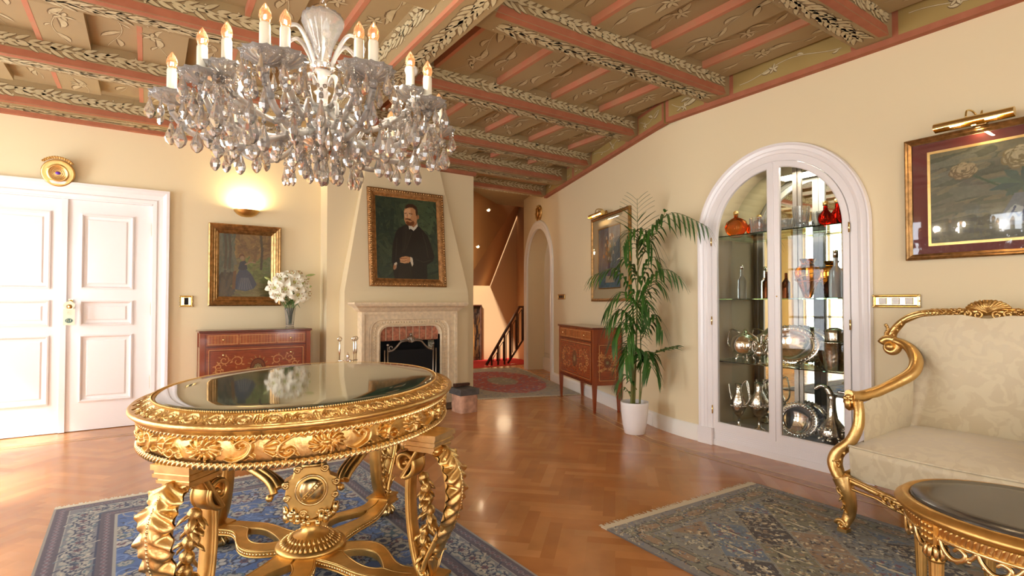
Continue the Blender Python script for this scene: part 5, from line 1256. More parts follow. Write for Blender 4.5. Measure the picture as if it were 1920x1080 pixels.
# carved details: crest, knees, rail flowers, leaf sprays
b = MB(); q = random.Random(3)
for k in range(-6, 7):
    a = rad(90 + k * 11); c = [(0, .30, 1.135), (.03 * math.cos(a) * 1.5, .285, 1.15 + .02 * math.sin(a)), (.085 * math.cos(a), .30, 1.145 + .055 * math.sin(a)), (.10 * math.cos(a) , .315, 1.14 + .052 * math.sin(a))]; b.tube(cr(c, 5), np.interp(np.linspace(0, 1, 16), [0, .5, .85, 1], [.006, .010, .012, .004]), 6, flat=.7)
for sx in (-1, 1):
    for k, (x, z, rr) in enumerate(((.04, 1.125, .022), (.085, 1.13, .02), (.012, 1.165, .016))):
        v = spiral(sx * x, z, rr, .004, 90 if sx > 0 else 90, 90 + sx * 430, 24); b.tube(np.stack([v[:, 0], np.full(24, .292), v[:, 1]], -1), .006, 6)
    for k in range(10):
        x = .11 + k * .012; b.sph((sx * x, .305, 1.142 + .012 * math.sin(k * 2.1)), .013 - k * .0007, 7, 5)
        c = [(sx * x, .30, 1.14), (sx * (x + .02), .295, 1.155 if k % 2 else 1.122), (sx * (x + .035), .30, 1.16 if k % 2 else 1.118)]; b.tube(c, [.004, .008, .002], 5, flat=.5)
b.build('crest', ['gold_dark'], parent=ST)
b = MB()
def spray(p, d, L, n=5, up=(0, -.3, 1), sc=1.):
    d = np.array(d, float); d /= np.linalg.norm(d); w_ = np.cross(d, (0, -1, 0)); w_ /= np.linalg.norm(w_) + 1e-9
    for k in range(n):
        b0 = np.array(p) + d * L * k / n; s_ = 1 if k % 2 else -1; tip = b0 + d * .028 * sc + w_ * s_ * .016 * sc + np.array([0, -.006, 0]); b.tube([b0, (b0 + tip) / 2 + np.array([0, -.006, 0]), tip], [.003, .008 * sc, .002], 5, flat=.5)
        b.sph(b0 + np.array([0, -.006, 0]), .0055 * sc, 6, 4)
for sx in (-1, 1):
    spray((sx * .20, .318, 1.135), (sx * 1, 0, -.05), .10, 6); spray((sx * .40, .315, 1.08), (sx * .5, 0, -.8), .12, 6); spray((sx * .36, -.03, .735), (sx * .4, -.8, -.4), .12, 6); spray((sx * .31, .2, .88), (sx * -.2, -.3, -.6), .10, 5)
    spray((sx * .42, -.33, .45), (sx * .4, -.2, -.9), .12, 6, sc=1.2); spray((sx * .25, -.415, .245), (-sx * 1, -.1, -.35), .16, 8, sc=1.4); spray((sx * .43, -.40, .20), (-sx * .2, .05, -1), .11, 5)
    for k in range(8): b.sph((sx * (.478 + .006 * math.sin(k)), .305, .985 + .01 * k), .011, 6, 5)
    for k in range(7): a = k * 2 * PI / 7; b.sph((sx * (.462 + .018 * math.cos(a)), -.382, .335 + .018 * math.sin(a)), .0075, 6, 4)
for k in range(9): a = k * 2 * PI / 9; b.sph((.02 * math.cos(a), -.432, .215 + .02 * math.sin(a)), .010, 6, 5)
b.build('carving', ['gold_dark'], parent=ST)
# upholstery: back panel, seat cushion, front border, arm panels
b = MB(); nx_, nz = 40, 26; G = []
for j in range(nz):
    v = j / (nz - 1); row = []
    for i in range(nx_):
        x = -1 + 2 * i / (nx_ - 1)
        ztop = np.interp(abs(x) * .45, [0, .1, .2, .3, .38, .43, .45], [1.105, 1.125, 1.122, 1.11, 1.07, 1.00, .96])
        z = .42 + (ztop - .42) * v; wd = np.interp(z, [.42, .62, .72, .80, .87, .93, .98, 1.1], [.40, .385, .345, .305, .30, .35, .44, .44])
        row.append((x * wd, .30 - .055 * (1 - x * x) ** .5 * math.sin(PI * min(1, max(0, .08 + .86 * v))) ** .5, z))
    G.append(row)
b.grid(np.array(G)); b.build('backrest', ['damask'], parent=ST)
b = MB(); G = []                                                  # domed seat
for j in range(24):
    v = j / 23; row = []
    for i in range(36):
        x = -1 + 2 * i / 35; yf = -.345 - .045 * math.cos(x * PI / 2); y = yf + (.29 - yf) * v; wd = .412 + .02 * v if v > .1 else .405 + .1 * v
        row.append((x * wd, y, .435 + .06 * (max(0, 1 - abs(x) ** 4)) ** .5 * math.sin(PI * min(1, .002 + .70 * v)) ** .6))
    G.append(row)
b.grid(np.array(G)); G = []
for z, o in ((.438, .0), (.425, -.012), (.40, -.012), (.33, -.004), (.27, .004)):
    G.append([(x * .405, -.345 - .045 * math.cos(x * PI / 2) + o, z) for x in np.linspace(-1, 1, 36)])
b.grid(np.array(G)); b.build('seat', ['damask'], parent=ST)
b = MB().tube([(x * .41, -.352 - .045 * math.cos(x * PI / 2), .439) for x in np.linspace(-1, 1, 36)], .006, 6); b.build('piping', ['damask'], parent=ST)
b = MB()
for sx in (-1, 1):
    A_ = np.array([(.40, -.27, .28), (.385, -.10, .28), (.40, .28, .28)]); Bt = np.array([(.395, -.25, .64), (.372, -.08, .69), (.30, .17, .83)])
    G = [[a0 * (1 - v) + b0 * v for a0, b0 in zip(cr(A_, 8), cr(Bt, 8))] for v in np.linspace(0, 1, 10)]; G = np.array(G); G[..., 0] = (G[..., 0] - .025 * np.sin(np.linspace(0, PI, 10))[:, None]) * sx; MB().grid(G).build('arm_panel', ['damask'], parent=ST)

# ================================================================ small oval coffee table
CT = thing('coffee_table', 'small oval gilt table with a dark grey marble top in front of the settee', 'table', (2.40, .515, .0095), 0)
O2 = Oval(.375, .325, rad(88)); Z2 = .512
b = MB(); O2.band(b, [(-.12, Z2), (-.052, Z2), (-.046, Z2 - .004), (-.045, Z2 - .012), (-.048, Z2 - .02)], 120); b.poly([tuple(p) for p in O2.pt(np.linspace(0, O2.P, 120, endpoint=False), -.12, Z2)]); b.build('marble_top', ['grey_marble'], parent=CT)
b = MB(); O2.band(b, [(-.05, Z2 - .02), (-.043, Z2 - .008), (-.032, Z2 - .004), (-.02, Z2 - .006), (-.014, Z2 - .014), (-.002, Z2 - .020), (.002, Z2 - .030), (-.006, Z2 - .038), (-.014, Z2 - .04), (-.018, Z2 - .048), (-.03, Z2 - .052), (-.034, Z2 - .085)], 140); b.build('rim', ['gold_flat'], parent=CT)
b = MB(); cv = Canvas(O2.P, .03, .0022, wrap=True); n_ = 120
for i in range(n_): x = i / n_ * O2.P; cv.stroke([(x, .004), (x + .009, .026)], [.003, .0045, .003], h=.006)
O2.relief(b, cv, (-.034, Z2 - .086), (-.030, Z2 - .054), 1.); b.build('rope_moulding', ['gold'], parent=CT)
b = MB(); n_ = 18                                                   # pierced scroll apron
for i in range(n_):
    u0 = i / n_ * O2.P; W = O2.P / n_; f = lambda px, pz: O2.pt(np.array([u0 + px * W]), -.034, Z2 - .086 - pz)[0]
    c = cr([f(.0, .0), f(.10, .028), f(.35, .052), f(.62, .046), f(.72, .024), f(.55, .012), f(.42, .024)], 5); b.tube(c, np.interp(np.linspace(0, 1, len(c)), [0, .5, 1], [.007, .009, .005]), 7)
    c = cr([f(.62, .046), f(.85, .03), f(1.0, .006)], 4); b.tube(c, .007, 7)
    for px, pz in ((.3, .056), (.5, .056), (.15, .042), (.8, .04)): b.sph(f(px, pz), .008, 6, 4)
b.tube([tuple(p) for p in O2.pt(np.linspace(0, O2.P, 100), -.034, Z2 - .09)], .007, 6, cap=False); b.build('apron', ['gold_bright'], parent=CT)
pl = None
for k in range(6):
    a = rad(82 + 62 * k); p = (.325 * math.sin(a) * 1, 0); lx, ly = .275 * math.cos(a), .325 * math.sin(a)
    if pl is None:
        b = MB().lathe([(0, 0), (.010, 0), (.013, .02), (.011, .03), (.016, .16), (.0205, .30), (.0215, .335)], n=48, fl=10, fla=.07); b.lathe([(.0, .335), (.024, .335), (.026, .345), (.02, .352), (.02, .36), (0, .36)], n=20)
        pl = b.build('leg', ['gold_flat'], parent=CT)
        b = MB()
        for m in range(10): t_ = m * PI / 5; b.tube([(r_ * math.cos(t_), r_ * math.sin(t_), z) for r_, z in ((.018, .395), (.027, .38), (.03, .36), (.024, .345))], [.006, .009, .009, .004], 5)
        b.lathe([(0, .405), (.014, .40), (.02, .392), (.0, .385)], n=16); b.build('leaf_cup', ['gold_bright'], parent=pl)
        b = MB().box(-.030, .030, -.030, .030, .40, .475)
        for z in (.415, .435, .455):
            for x in (-.016, 0, .016): b.sph((x, -.031, z), .008, 6, 4); b.sph((-.031, x, z), .008, 6, 4)
        b.build('block', ['gold'], parent=pl); lg = pl
    else: lg = copy_tree(pl, parent=CT)
    lg.location = (lx, ly, 0); lg.rotation_euler = (0, 0, a + PI / 2)
# ================================================================ inlaid commodes
def commode(label, loc, rz, W, D, H, short=False):
    t = thing('commode', label, 'commode', loc, rz, 'marquetry commodes')
    b = MB().box(-W / 2 - .012, W / 2 + .012, -D - .015, 0, H - .022, H); b.build('top', ['cherry_edge'], parent=t, bevel=.006)
    Lz = .30                                                          # leg length
    b = MB().box(-W / 2 + .008, W / 2 - .008, -D + .008, -.002, Lz, H - .022)
    for x in (-W / 2, W / 2 - .045):
        for y in (-D, -.045): b.box(x, x + .045, y, y + .045, Lz, H - .022)
    b.build('carcass', ['cherry_wood'], parent=t)
    wood, dk, lt = hx('96451c'), hx('571f0c'), hx('c58a4c')
    def marq(w, h, seed, kind):
        cv = Canvas(w, h, .003, wood); q = random.Random(seed)
        for i in range(40): x = q.uniform(0, w); cv.stroke([(x, 0), (x + q.uniform(-.01, .01), h)], .004, col=wood * q.uniform(.8, 1.2))
        if kind == 'top':
            for x in np.arange(.02, w, .028): cv.stroke([(x, .02), (x, h - .02)], .010, col=hx('a8612c') * q.uniform(.8, 1.15))
            for x0, x1 in ((.02, w * .3), (w * .32, w * .68), (w * .7, w - .02)): cv.stroke([(x0, .015), (x1, .015), (x1, h - .015), (x0, h - .015), (x0, .015)], .002, col=lt)
        else:
            cx_, cy_ = w / 2, h / 2
            cv.pol([(0, 0), (w, 0), (w, h), (0, h)], hx('8a3c18')); 
            for i in range(60): x, y = q.uniform(0, w), q.uniform(0, h); cv.stroke([(x - .06, y), (x + .06, y + q.uniform(-.01, .01))], .004, col=hx('8a3c18') * q.uniform(.8, 1.25))
            cv.stroke([(.025, .025), (w - .025, .025), (w - .025, h - .025), (.025, h - .025), (.025, .025)], .0028, col=lt); cv.stroke([(.033, .033), (w - .033, .033), (w - .033, h - .033), (.033, h - .033), (.033, .033)], .0022, col=dk)
            R = min(w, h) * .17
            for sx in (-1, 1):
                for sy in (-1, 1):
                    k = min(w * .16, h * .26)
                    for (px, py, rr, a0) in ((w * .20, h * .16, .5, 0), (w * .33, h * .20, .42, 2), (w * .38, h * .05, .34, 4)):
                        a = np.linspace(0, 1, 24); an = a0 + 7 * a; r_ = k * rr * (1 - .7 * a); cv.stroke(np.stack([cx_ + sx * (px + r_ * np.cos(an)), cy_ + sy * (py + r_ * np.sin(an))], -1), [.0022, .0045, .003], col=lt * q.uniform(.8, 1.1))
                        for m in range(5): aa = a0 + m * 1.25; cv.stroke(leafpts(cx_ + sx * (px + k * rr * .8 * math.cos(aa)), cy_ + sy * (py + k * rr * .8 * math.sin(aa)), aa if sx > 0 else PI - aa, .026, .8), [.002, .006, .002], col=[lt, hx('a86a34'), hx('b87a44')][m % 3])
            cv.disc(cx_, cy_, R, col=dk, sy=1.3); cv.disc(cx_, cy_, R * .86, col=hx('6e3a1c'), sy=1.3); flower(cv, cx_, cy_, R * .62, hx('7a6a44'), dk, hx('9c8a58'), 8)
            for k in range(14): a = k * PI / 7; cv.stroke(leafpts(cx_ + R * 1.05 * math.cos(a), cy_ + R * 1.3 * math.sin(a), a, .03, .5), [.002, .005, .001], col=hx('a0763c'))
        return cv
    def panel_obj(name, w, h, cx_, y, z, seed, kind, knobs=(), side=0):
        o = canvas_mesh(marq(w, h, seed, kind), w, h, 0); o.box(-w / 2, w / 2, .0005, .012, -h / 2, h / 2, 0, hx('6a2c12'))
        ob = o.build(name, ['marquetry'], parent=t, loc=(cx_, y, z), rot=(0, 0, side))
        for kx, kz in knobs: MB().lathe([(0, 0), (.006, 0), (.005, .010), (.011, .018), (.009, .026), (0, .029)], (kx, 0, kz), 12, axis='y').build('knob', ['brass'], parent=ob)
        return ob
    wd = W - .11; zt = H - .035; h1 = .115; hb = zt - h1 - .02 - (Lz + .03)
    panel_obj('drawer', wd, h1, 0, -D - .003, zt - h1 / 2, 3, 'top', [(-wd * .34, 0), (wd * .34, 0)])
    panel_obj('front_panel', wd, hb, 0, -D - .003, Lz + .03 + hb / 2, 4, 'big', [(-wd * .34, hb * .33), (wd * .34, hb * .33)] if not short else [])
    b = MB().box(-wd / 2, wd / 2, -D - .008, -D, zt - h1 - .016, zt - h1 - .004); b.box(-wd / 2, wd / 2, -D - .006, -D, Lz, Lz + .025); b.build('moulding', ['cherry_edge'], parent=t)
    for sx in (-1, 1):
        panel_obj('side_panel', D - .10, hb, sx * (W / 2 - .003) if sx > 0 else -(W / 2 - .003), -D / 2, Lz + .03 + hb / 2, 6, 'big', side=rad(90 * sx))
        for y in (-D + .022, -.024):
            b = MB(); x = sx * (W / 2 - .0225)
            b.add([(x + a * s_, y + c * s_, z) for z, s_ in ((0, .012), (Lz, .0225)) for a, c in ((-1, -1), (1, -1), (1, 1), (-1, 1))], [(0, 1, 2, 3)[::-1], (4, 5, 6, 7), (0, 1, 5, 4), (1, 2, 6, 5), (2, 3, 7, 6), (3, 0, 4, 7)], 0, None, False)
            b.build('leg', ['cherry_wood'], parent=t)
    return t
commode('marquetry commode with brass knobs under the left painting, holding the lilies', (.948, YB - .022, 0), 0, 1.04, .345, .925)
c0 = fw(1.55, 0, .022)
commode('marquetry commode with tapered legs on the right wall behind the palm', (c0[0], c0[1], 0), rad(-110), 1.13, .33, .93, True)
# ================================================================ vase of lilies
LX, LY, LZ = 1.29, 6.22, .925
vt = thing('glass_vase', 'tall clear crystal vase holding white lilies on the left commode', 'vase', (LX, LY, LZ))
b = MB().lathe([(.0, .0), (.042, .0), (.045, .008), (.040, .02), (.040, .03), (.047, .12), (.058, .215), (.060, .222), (.056, .222), (.046, .12), (.036, .035), (0, .03)], n=20, smooth=False); b.build('bowl', ['vase_glass'], parent=vt)
lt_ = thing('lily_bouquet', 'bouquet of open white lilies with green buds in the crystal vase', 'flowers', (LX, LY, LZ + .035))
q = random.Random(11)
def lily(b, b2, b3, c, d, R, op=1.):
    """six curved petals opening along direction d"""
    F = frame_to(d); c = np.array(c)
    for k in range(6):
        a = k * PI / 3 + .2; w_ = R * (.30 if k % 2 else .24); G = []
        for i in range(9):
            s_ = i / 8; rad_ = R * (.10 + .95 * s_ ** 1.2 * op); z = R * (.75 * s_ ** .8 - .55 * max(0, s_ - .55) ** 1.3 * 2.2); wd = w_ * math.sin(PI * min(.97, .12 + .86 * s_)) ** .8
            row = []
            for j in (-1, -.5, 0, .5, 1): row.append((rad_ * math.cos(a) - wd * j * math.sin(a), rad_ * math.sin(a) + wd * j * math.cos(a), z + abs(j) ** 2 * wd * .35 + .003 * math.sin(8 * s_ + j * 3)))
            G.append(row)
        G = np.array(G) @ F.T + c; b.grid(G)
    for k in range(6):
        a = k * PI / 3; p = np.array([(0, 0, 0), (R * .12 * math.cos(a), R * .12 * math.sin(a), R * .4), (R * .28 * math.cos(a), R * .28 * math.sin(a), R * .72)]) @ F.T + c; b2.tube(p, .0013, 4); b3.sph(p[-1], .005, 5, 4, sc=(1, 1, 1.6))
    p = np.array([(0, 0, 0), (0, 0, R * .9)]) @ F.T + c; b2.tube(p, [.003, .0016], 5); b2.sph(c + F[:, 2] * R * .1, R * .16, 8, 6)
heads = [((-.16, -.06, .40), (-.7, -.8, .1), .085), ((-.07, -.10, .39), (-.2, -1, -.1), .095), ((-.10, -.02, .49), (-.4, -.7, .5), .075), ((.02, -.09, .46), (.1, -1, .2), .088), ((.05, -.11, .33), (.2, -1, -.25), .095), ((.10, -.06, .45), (.6, -.8, .3), .085), ((.0, -.02, .52), (0, -.6, .9), .075), ((.13, -.07, .34), (.8, -.7, 0), .08), ((.07, -.02, .53), (.4, -.5, .8), .07), ((-.13, -.09, .33), (-.5, -.9, -.3), .075)]
st_ = MB()
for i, (c, d, R) in enumerate(heads):
    b, b2, b3 = MB(), MB(), MB(); lily(b, b2, b3, c, d, R * 1.16, q.uniform(.9, 1.15)); o = b.build('blossom', ['lily_white'], parent=lt_); b2.build('pistil', ['lily_center'], parent=o); b3.build('anther', ['anther'], parent=o)
    e = np.array(c); st_.tube(cr([(q.uniform(-.02, .02), q.uniform(-.02, .02), .01), (e[0] * .25, e[1] * .3, .17), e * np.array([.7, .7, .8]), e], 5), .0035, 5)
for (c, d, L) in (((-.235, -.03, .50), (-.8, 0, .4), .07), ((.21, -.02, .55), (.9, 0, .15), .10), ((.17, -.01, .49), (.8, 0, .7), .08), ((.19, -.05, .42), (.9, -.2, .2), .05), ((-.03, .02, .56), (-.2, 0, 1), .07)):
    c = np.array(c); d = np.array(d, float) / np.linalg.norm(d); pts = [c + d * L * s_ for s_ in (-.5, -.3, 0, .3, .5)]; MB().tube(pts, [.003, .010, .0135, .009, .002], 8).build('bud', ['bud_green'], parent=lt_)
    st_.tube(cr([(0, 0, .02), (c[0] * .2, c[1] * .2, .18), c * .75, pts[0]], 5), .003, 5)
st_.build('stems', ['lily_green'], parent=lt_)
b = MB()
for k in range(26):
    a = q.uniform(0, 2 * PI); z = q.uniform(.19, .36); r0 = .02; L = q.uniform(.07, .13); dx, dy = math.cos(a), math.sin(a) * .6 - .2
    c = cr([(r0 * dx, r0 * dy, z), ((r0 + L * .5) * dx, (r0 + L * .5) * dy, z + .04), ((r0 + L) * dx, (r0 + L) * dy, z + q.uniform(-.03, .03))], 5); b.tube(c, np.interp(np.linspace(0, 1, len(c)), [0, .4, .8, 1], [.003, .012, .008, .001]), 6, flat=.15)
b.build('leaves', ['lily_green'], parent=lt_)
# ================================================================ potted kentia palm
PX, PY = 3.735, 3.50
pt_ = thing('plant_pot', 'round white planter holding the palm beside the right commode', 'pot', (PX, PY, 0))
MB().lathe([(0, 0), (.088, 0), (.094, .006), (.108, .08), (.121, .18), (.128, .27), (.128, .29), (.124, .292), (.120, .285), (.116, .24), (0, .24)], n=40).build('planter', ['pot_white'], parent=pt_)
MB().lathe([(0, .262), (.05, .266), (.117, .255)], n=24).build('soil', ['soil'], parent=pt_)
plm = thing('potted_palm', 'tall green kentia palm with arching fronds in the white planter', 'plant', (PX, PY, .262))
CR_ = np.array([.828, -.5606, 0]); CF_ = np.array([.5606, .828, 0])     # directions along and across the room's diagonal
def W3(r_, f_, z): return CR_ * r_ + CF_ * f_ + np.array([0, 0, z])
q = random.Random(21)
def frond(pts, n, L, droop, name='frond', w_=.010, seed=0):
    w_ *= 1.35
    """pts: rachis control points; n leaflet pairs of length L"""
    q = random.Random(seed); c = cr(pts, 10); N = len(c); b = MB(); b.tube(c, np.linspace(.0045, .0015, N), 6, mat=1)
    Ls = np.concatenate([[0], np.cumsum(np.linalg.norm(np.diff(c, axis=0), axis=1))]); T_ = np.gradient(c, axis=0); T_ /= np.linalg.norm(T_, axis=1)[:, None]
    for k in range(n):
        s_ = (.22 + .78 * (k + .5) / n) * Ls[-1]; p = np.array([np.interp(s_, Ls, c[:, m]) for m in range(3)]); t_ = np.array([np.interp(s_, Ls, T_[:, m]) for m in range(3)]); f = (s_ / Ls[-1] - .22) / .78
        side = np.cross(t_, (0, 0, 1.)); side /= np.linalg.norm(side) + 1e-6; upv = np.cross(side, t_); l = L * (math.sin(PI * (.22 + .68 * f)) ** .7) * q.uniform(.88, 1.1)
        for sd in (-1, 1):
            d = side * sd * .80 + t_ * (.55 + .35 * f) + upv * q.uniform(.05, .25); d /= np.linalg.norm(d); rows = []
            for i in range(7):
                u_ = i / 6; ctr = p + d * l * u_ + np.array([0, 0, -1]) * droop * l * u_ ** 2 * 1.1; wv = np.cross(d, (0, 0, 1.)); wv /= np.linalg.norm(wv) + 1e-6; wv = wv * .85 + upv * .3 * sd
                ww = w_ * (math.sin(PI * (.08 + .88 * u_)) ** .8) * (1 if u_ < 1 else .1); rows.append([ctr - wv * ww, ctr + np.array([0, 0, .0025]), ctr + wv * ww])
            b.grid(np.array(rows))
    return b.build(name, ['palm_green', 'palm_stem'], parent=plm)
H_ = lambda z: z - .262
F_ = []
def Fr(base, mids, n, L, droop, w_=.0095): F_.append((base, mids, n, L, droop, w_))
# (r, f, z) triples: start on a cane, rise, tip
Fr((.04, 0, H_(1.40)), [(.035, 0, H_(1.75)), (.035, 0, H_(2.02)), (.03, -.02, H_(2.17))], 15, .27, .18, .0065)         # upright top frond
Fr((.04, 0, H_(1.55)), [(.10, -.10, H_(1.80)), (.27, -.28, H_(1.99)), (.49, -.54, H_(1.83))], 15, .22, 1.0, .0095)             # long right frond
Fr((.04, 0, H_(1.50)), [(.10, -.06, H_(1.72)), (.20, -.14, H_(1.90)), (.25, -.18, H_(2.04))], 8, .13, .3, .008)
Fr((.03, 0, H_(1.55)), [(.03, -.05, H_(1.82)), (-.05, -.10, H_(1.86)), (-.13, -.14, H_(1.70))], 13, .24, .8, .009)
Fr((.03, 0, H_(1.55)), [(.05, -.04, H_(1.84)), (.10, -.10, H_(1.85)), (.14, -.14, H_(1.68))], 12, .22, .9, .009)
Fr((.02, 0, H_(1.15)), [(-.04, 0, H_(1.35)), (-.18, 0, H_(1.52)), (-.40, -.02, H_(1.44))], 13, .20, .8, .009)             # left frond over the picture
Fr((.05, 0, H_(1.15)), [(.12, -.05, H_(1.36)), (.22, -.16, H_(1.50)), (.34, -.27, H_(1.43))], 11, .22, .9, .0095)
Fr((.05, 0, H_(1.05)), [(.10, -.08, H_(1.28)), (.15, -.14, H_(1.40)), (.22, -.18, H_(1.34))], 10, .20, .8, .009)
Fr((.0, 0, H_(1.05)), [(-.05, -.05, H_(1.22)), (-.14, -.08, H_(1.30)), (-.27, -.08, H_(1.14))], 12, .20, .9, .009)
Fr((.0, 0, H_(.95)), [(-.06, -.03, H_(1.08)), (-.15, -.05, H_(1.14)), (-.26, -.07, H_(1.02))], 10, .18, 1., .009)
Fr((.03, 0, H_(.95)), [(.03, -.10, H_(1.16)), (.0, -.16, H_(1.22)), (-.03, -.22, H_(1.06))], 12, .20, .9, .011)
Fr((.06, 0, H_(.85)), [(.12, -.06, H_(1.02)), (.17, -.10, H_(1.09)), (.22, -.16, H_(.94))], 10, .16, 1., .011)
Fr((.07, 0, H_(.55)), [(.12, -.05, H_(.70)), (.22, -.14, H_(.78)), (.32, -.24, H_(.82))], 8, .17, .35, .012)
Fr((.02, 0, H_(.60)), [(-.03, -.05, H_(.78)), (-.09, -.09, H_(.82)), (-.16, -.11, H_(.68))], 10, .20, .9, .012)
Fr((.05, 0, H_(.55)), [(.09, -.05, H_(.70)), (.14, -.08, H_(.74)), (.19, -.10, H_(.58))], 9, .18, 1., .012)
Fr((-.01, 0, H_(.70)), [(-.02, -.08, H_(.92)), (-.05, -.12, H_(1.0)), (-.10, -.15, H_(.88))], 11, .20, .8, .011)
Fr((.02, 0, H_(.40)), [(-.06, -.02, H_(.52)), (-.12, -.03, H_(.54)), (-.17, -.03, H_(.46))], 7, .13, .8, .009)
Fr((-.03, 0, H_(.32)), [(-.07, -.01, H_(.40)), (-.11, -.01, H_(.42)), (-.15, -.02, H_(.36))], 4, .08, .7, .006)
Fr((.03, 0, H_(1.3)), [(.0, .02, H_(1.5)), (-.06, .05, H_(1.62)), (-.14, .08, H_(1.55))], 11, .2, .8, .009)
Fr((.04, 0, H_(1.25)), [(.10, -.02, H_(1.50)), (.16, -.08, H_(1.62)), (.23, -.14, H_(1.50))], 11, .2, .8, .009)
for i, (b0, mids, n, L, dr, w_) in enumerate(F_):
    frond([W3(*b0)] + [W3(*m) for m in mids], n, L, dr, seed=i, w_=w_)
frond([W3(.0, -.02, .3), W3(-.02, -.10, .48), W3(-.07, -.16, .54), W3(-.13, -.2, .42)], 9, .19, .9, seed=41, w_=.013)
frond([W3(.03, -.02, .3), W3(.05, -.10, .46), W3(.08, -.16, .50), W3(.10, -.22, .36)], 9, .18, .9, seed=42, w_=.013)
frond([W3(-.01, 0, .6), W3(-.08, -.04, .74), W3(-.15, -.06, .74), W3(-.22, -.08, .58)], 10, .19, .9, seed=43, w_=.012)
frond([W3(.03, 0, .8), W3(.02, -.08, 1.0), W3(.05, -.15, 1.04), W3(.09, -.2, .88)], 10, .2, .9, seed=44, w_=.011)
for (r0, f0, r1, f1, z1, rr) in ((-.02, 0, -.01, 0, H_(1.2), .013), (.0, .02, .04, 0, H_(1.62), .012), (.045, -.01, .06, 0, H_(.95), .009), (-.035, -.02, -.03, -.01, H_(.75), .010), (.05, .01, .085, 0, H_(.6), .005)):
    c = cr([W3(r0, f0, -.01), W3((r0 + r1) / 2 + .004, (f0 + f1) / 2, z1 * .5), W3(r1, f1, z1)], 8); MB().tube(c, np.linspace(rr, rr * .45, len(c)), 8).build('cane', ['palm_stem'], parent=plm)
# ================================================================ arched display cabinet
CB = thing('display_cabinet', 'white arched display cabinet with glazed double doors built into the right wall', 'cabinet', (XR, yc, 0), rad(-90))
# local: x right (= -Y), y depth into the wall positive, z up
rO = .60; ZS = 1.745
def ap(c, r, zs, z0, n=40): return archpath(c, r, zs, z0, 1., n)
b = MB(); archtrim(b, ap(0, rO, ZS, .0), [(-.055, -.03), (-.055, .006), (-.05, .012), (-.005, .012), (.0, .02), (.02, .026), (.03, .020), (.055, .024), (.065, .034), (.075, .034), (.08, .002)], lambda a, z, p: (a, -p, z)); b.build('casing', ['white_paint'], parent=CB)
b = MB().box(-.545, .545, -.002, .03, 0, .135)
for k in range(4): b.box(-.545, .545, -.006, .0, .065 + k * .016, .073 + k * .016)
b.box(-.545, .545, -.010, .0, 0, .05)
for sx in (-1, 1): b.box(*sorted((sx * .545, sx * .685)), -.036, -.0, 0, .14)
b.build('plinth', ['white_paint'], parent=CB)
ri = .545
def door_outline(sx, inset_o, inset_m, z0, n=24):
    """half arch outline; returns closed polygon (x, z)"""
    r = ri - inset_o; x0 = inset_m; a1 = math.acos(min(1, x0 / r)); pts = [(x0, z0), (r, z0), (r, ZS)] + [(r * math.cos(t), ZS + r * math.sin(t)) for t in np.linspace(0, a1, n)[1:]]
    return [(sx * x, z) for x, z in pts]
for sx in (-1, 1):
    o = door_outline(sx, .003, .002, .142); i_ = door_outline(sx, .048, .050, .20)
    b = MB(); n = len(o); rows = [[(x, .0, z) for x, z in i_], [(x, -.012, z) for x, z in i_]]
    i2 = door_outline(sx, .040, .042, .192); rows += [[(x, -.018, z) for x, z in i2], [(x, -.018, z) for x, z in o], [(x, .012, z) for x, z in o], [(x, .012, z) for x, z in i_], [(x, 0, z) for x, z in i_]]
    b.grid(np.array(rows), cu=True, smooth=False, flip=sx < 0)
    if sx > 0: b.box(-.008, .010, -.024, -.016, .145, ZS + .53)
    d_ = b.build('door', ['white_paint'], parent=CB)
    b = MB(); p = i_; b.add([(x, -.003, z) for x, z in p], [list(range(n))], 0, None, False); b.build('glass_pane', ['pane'], parent=d_)
    for z in (.30, 1.05, 1.72): MB().tube([(sx * (ri + .0), -.022, z - .035), (sx * (ri + .0), -.022, z + .035)], .006, 8).build('hinge', ['brass'], parent=d_)
    if sx > 0: MB().sph((.028, -.022, 1.25), .006, 8, 6).build('keyhole', ['brass'], parent=d_)
MB().box(-.60, .60, .345, .35, .10, ZS + .60).build('mirror_back', ['mirror'], parent=CB)
b = MB().box(-.598, .598, .0, .345, .10, .140); b.build('floor_board', ['white_satin'], parent=CB)
SH = [.71, 1.235, 1.765]
for z in SH:
    b = MB(); hw_ = .595; b.box(-hw_, hw_, .03, .34, z - .008, z); b.build('glass_shelf', ['shelf_glass'], parent=CB)
b = MB()
for x in (-.0,): b.box(x - .035, x + .035, .335, .3449, .14, ZS + .58)
b.box(-.004, .004, .325, .336, .14, ZS + .58); b.build('mirror_strip', ['pewter'], parent=CB)
light('AREA', 'cabinet_light', (XR + .17, yc, ZS + .52), 6, (1, .9, .75), (0, 0, 0), .2, .5)
# --- things on the shelves (x along the shelf, positive towards the sofa)
def on(name, label, cat, x, z, y=.17, group=None, rz=0.): return thing(name, label, cat, (XR + y, yc - x, z), rad(-90) + rz, group)
def bottle(label, x, z, prof, m, y=.17, cap=None, capm='silver_plain', ex=1., ey=1., n=24, name='bottle', cat='bottle', group=None, stopname='stopper'):
    t = on(name, label, cat, x, z, y, group); MB().lathe(prof, n=n, ex=ex, ey=ey).build('body', [m], parent=t)
    if cap: MB().lathe(cap, n=16).build(stopname, [capm], parent=t)
    return t
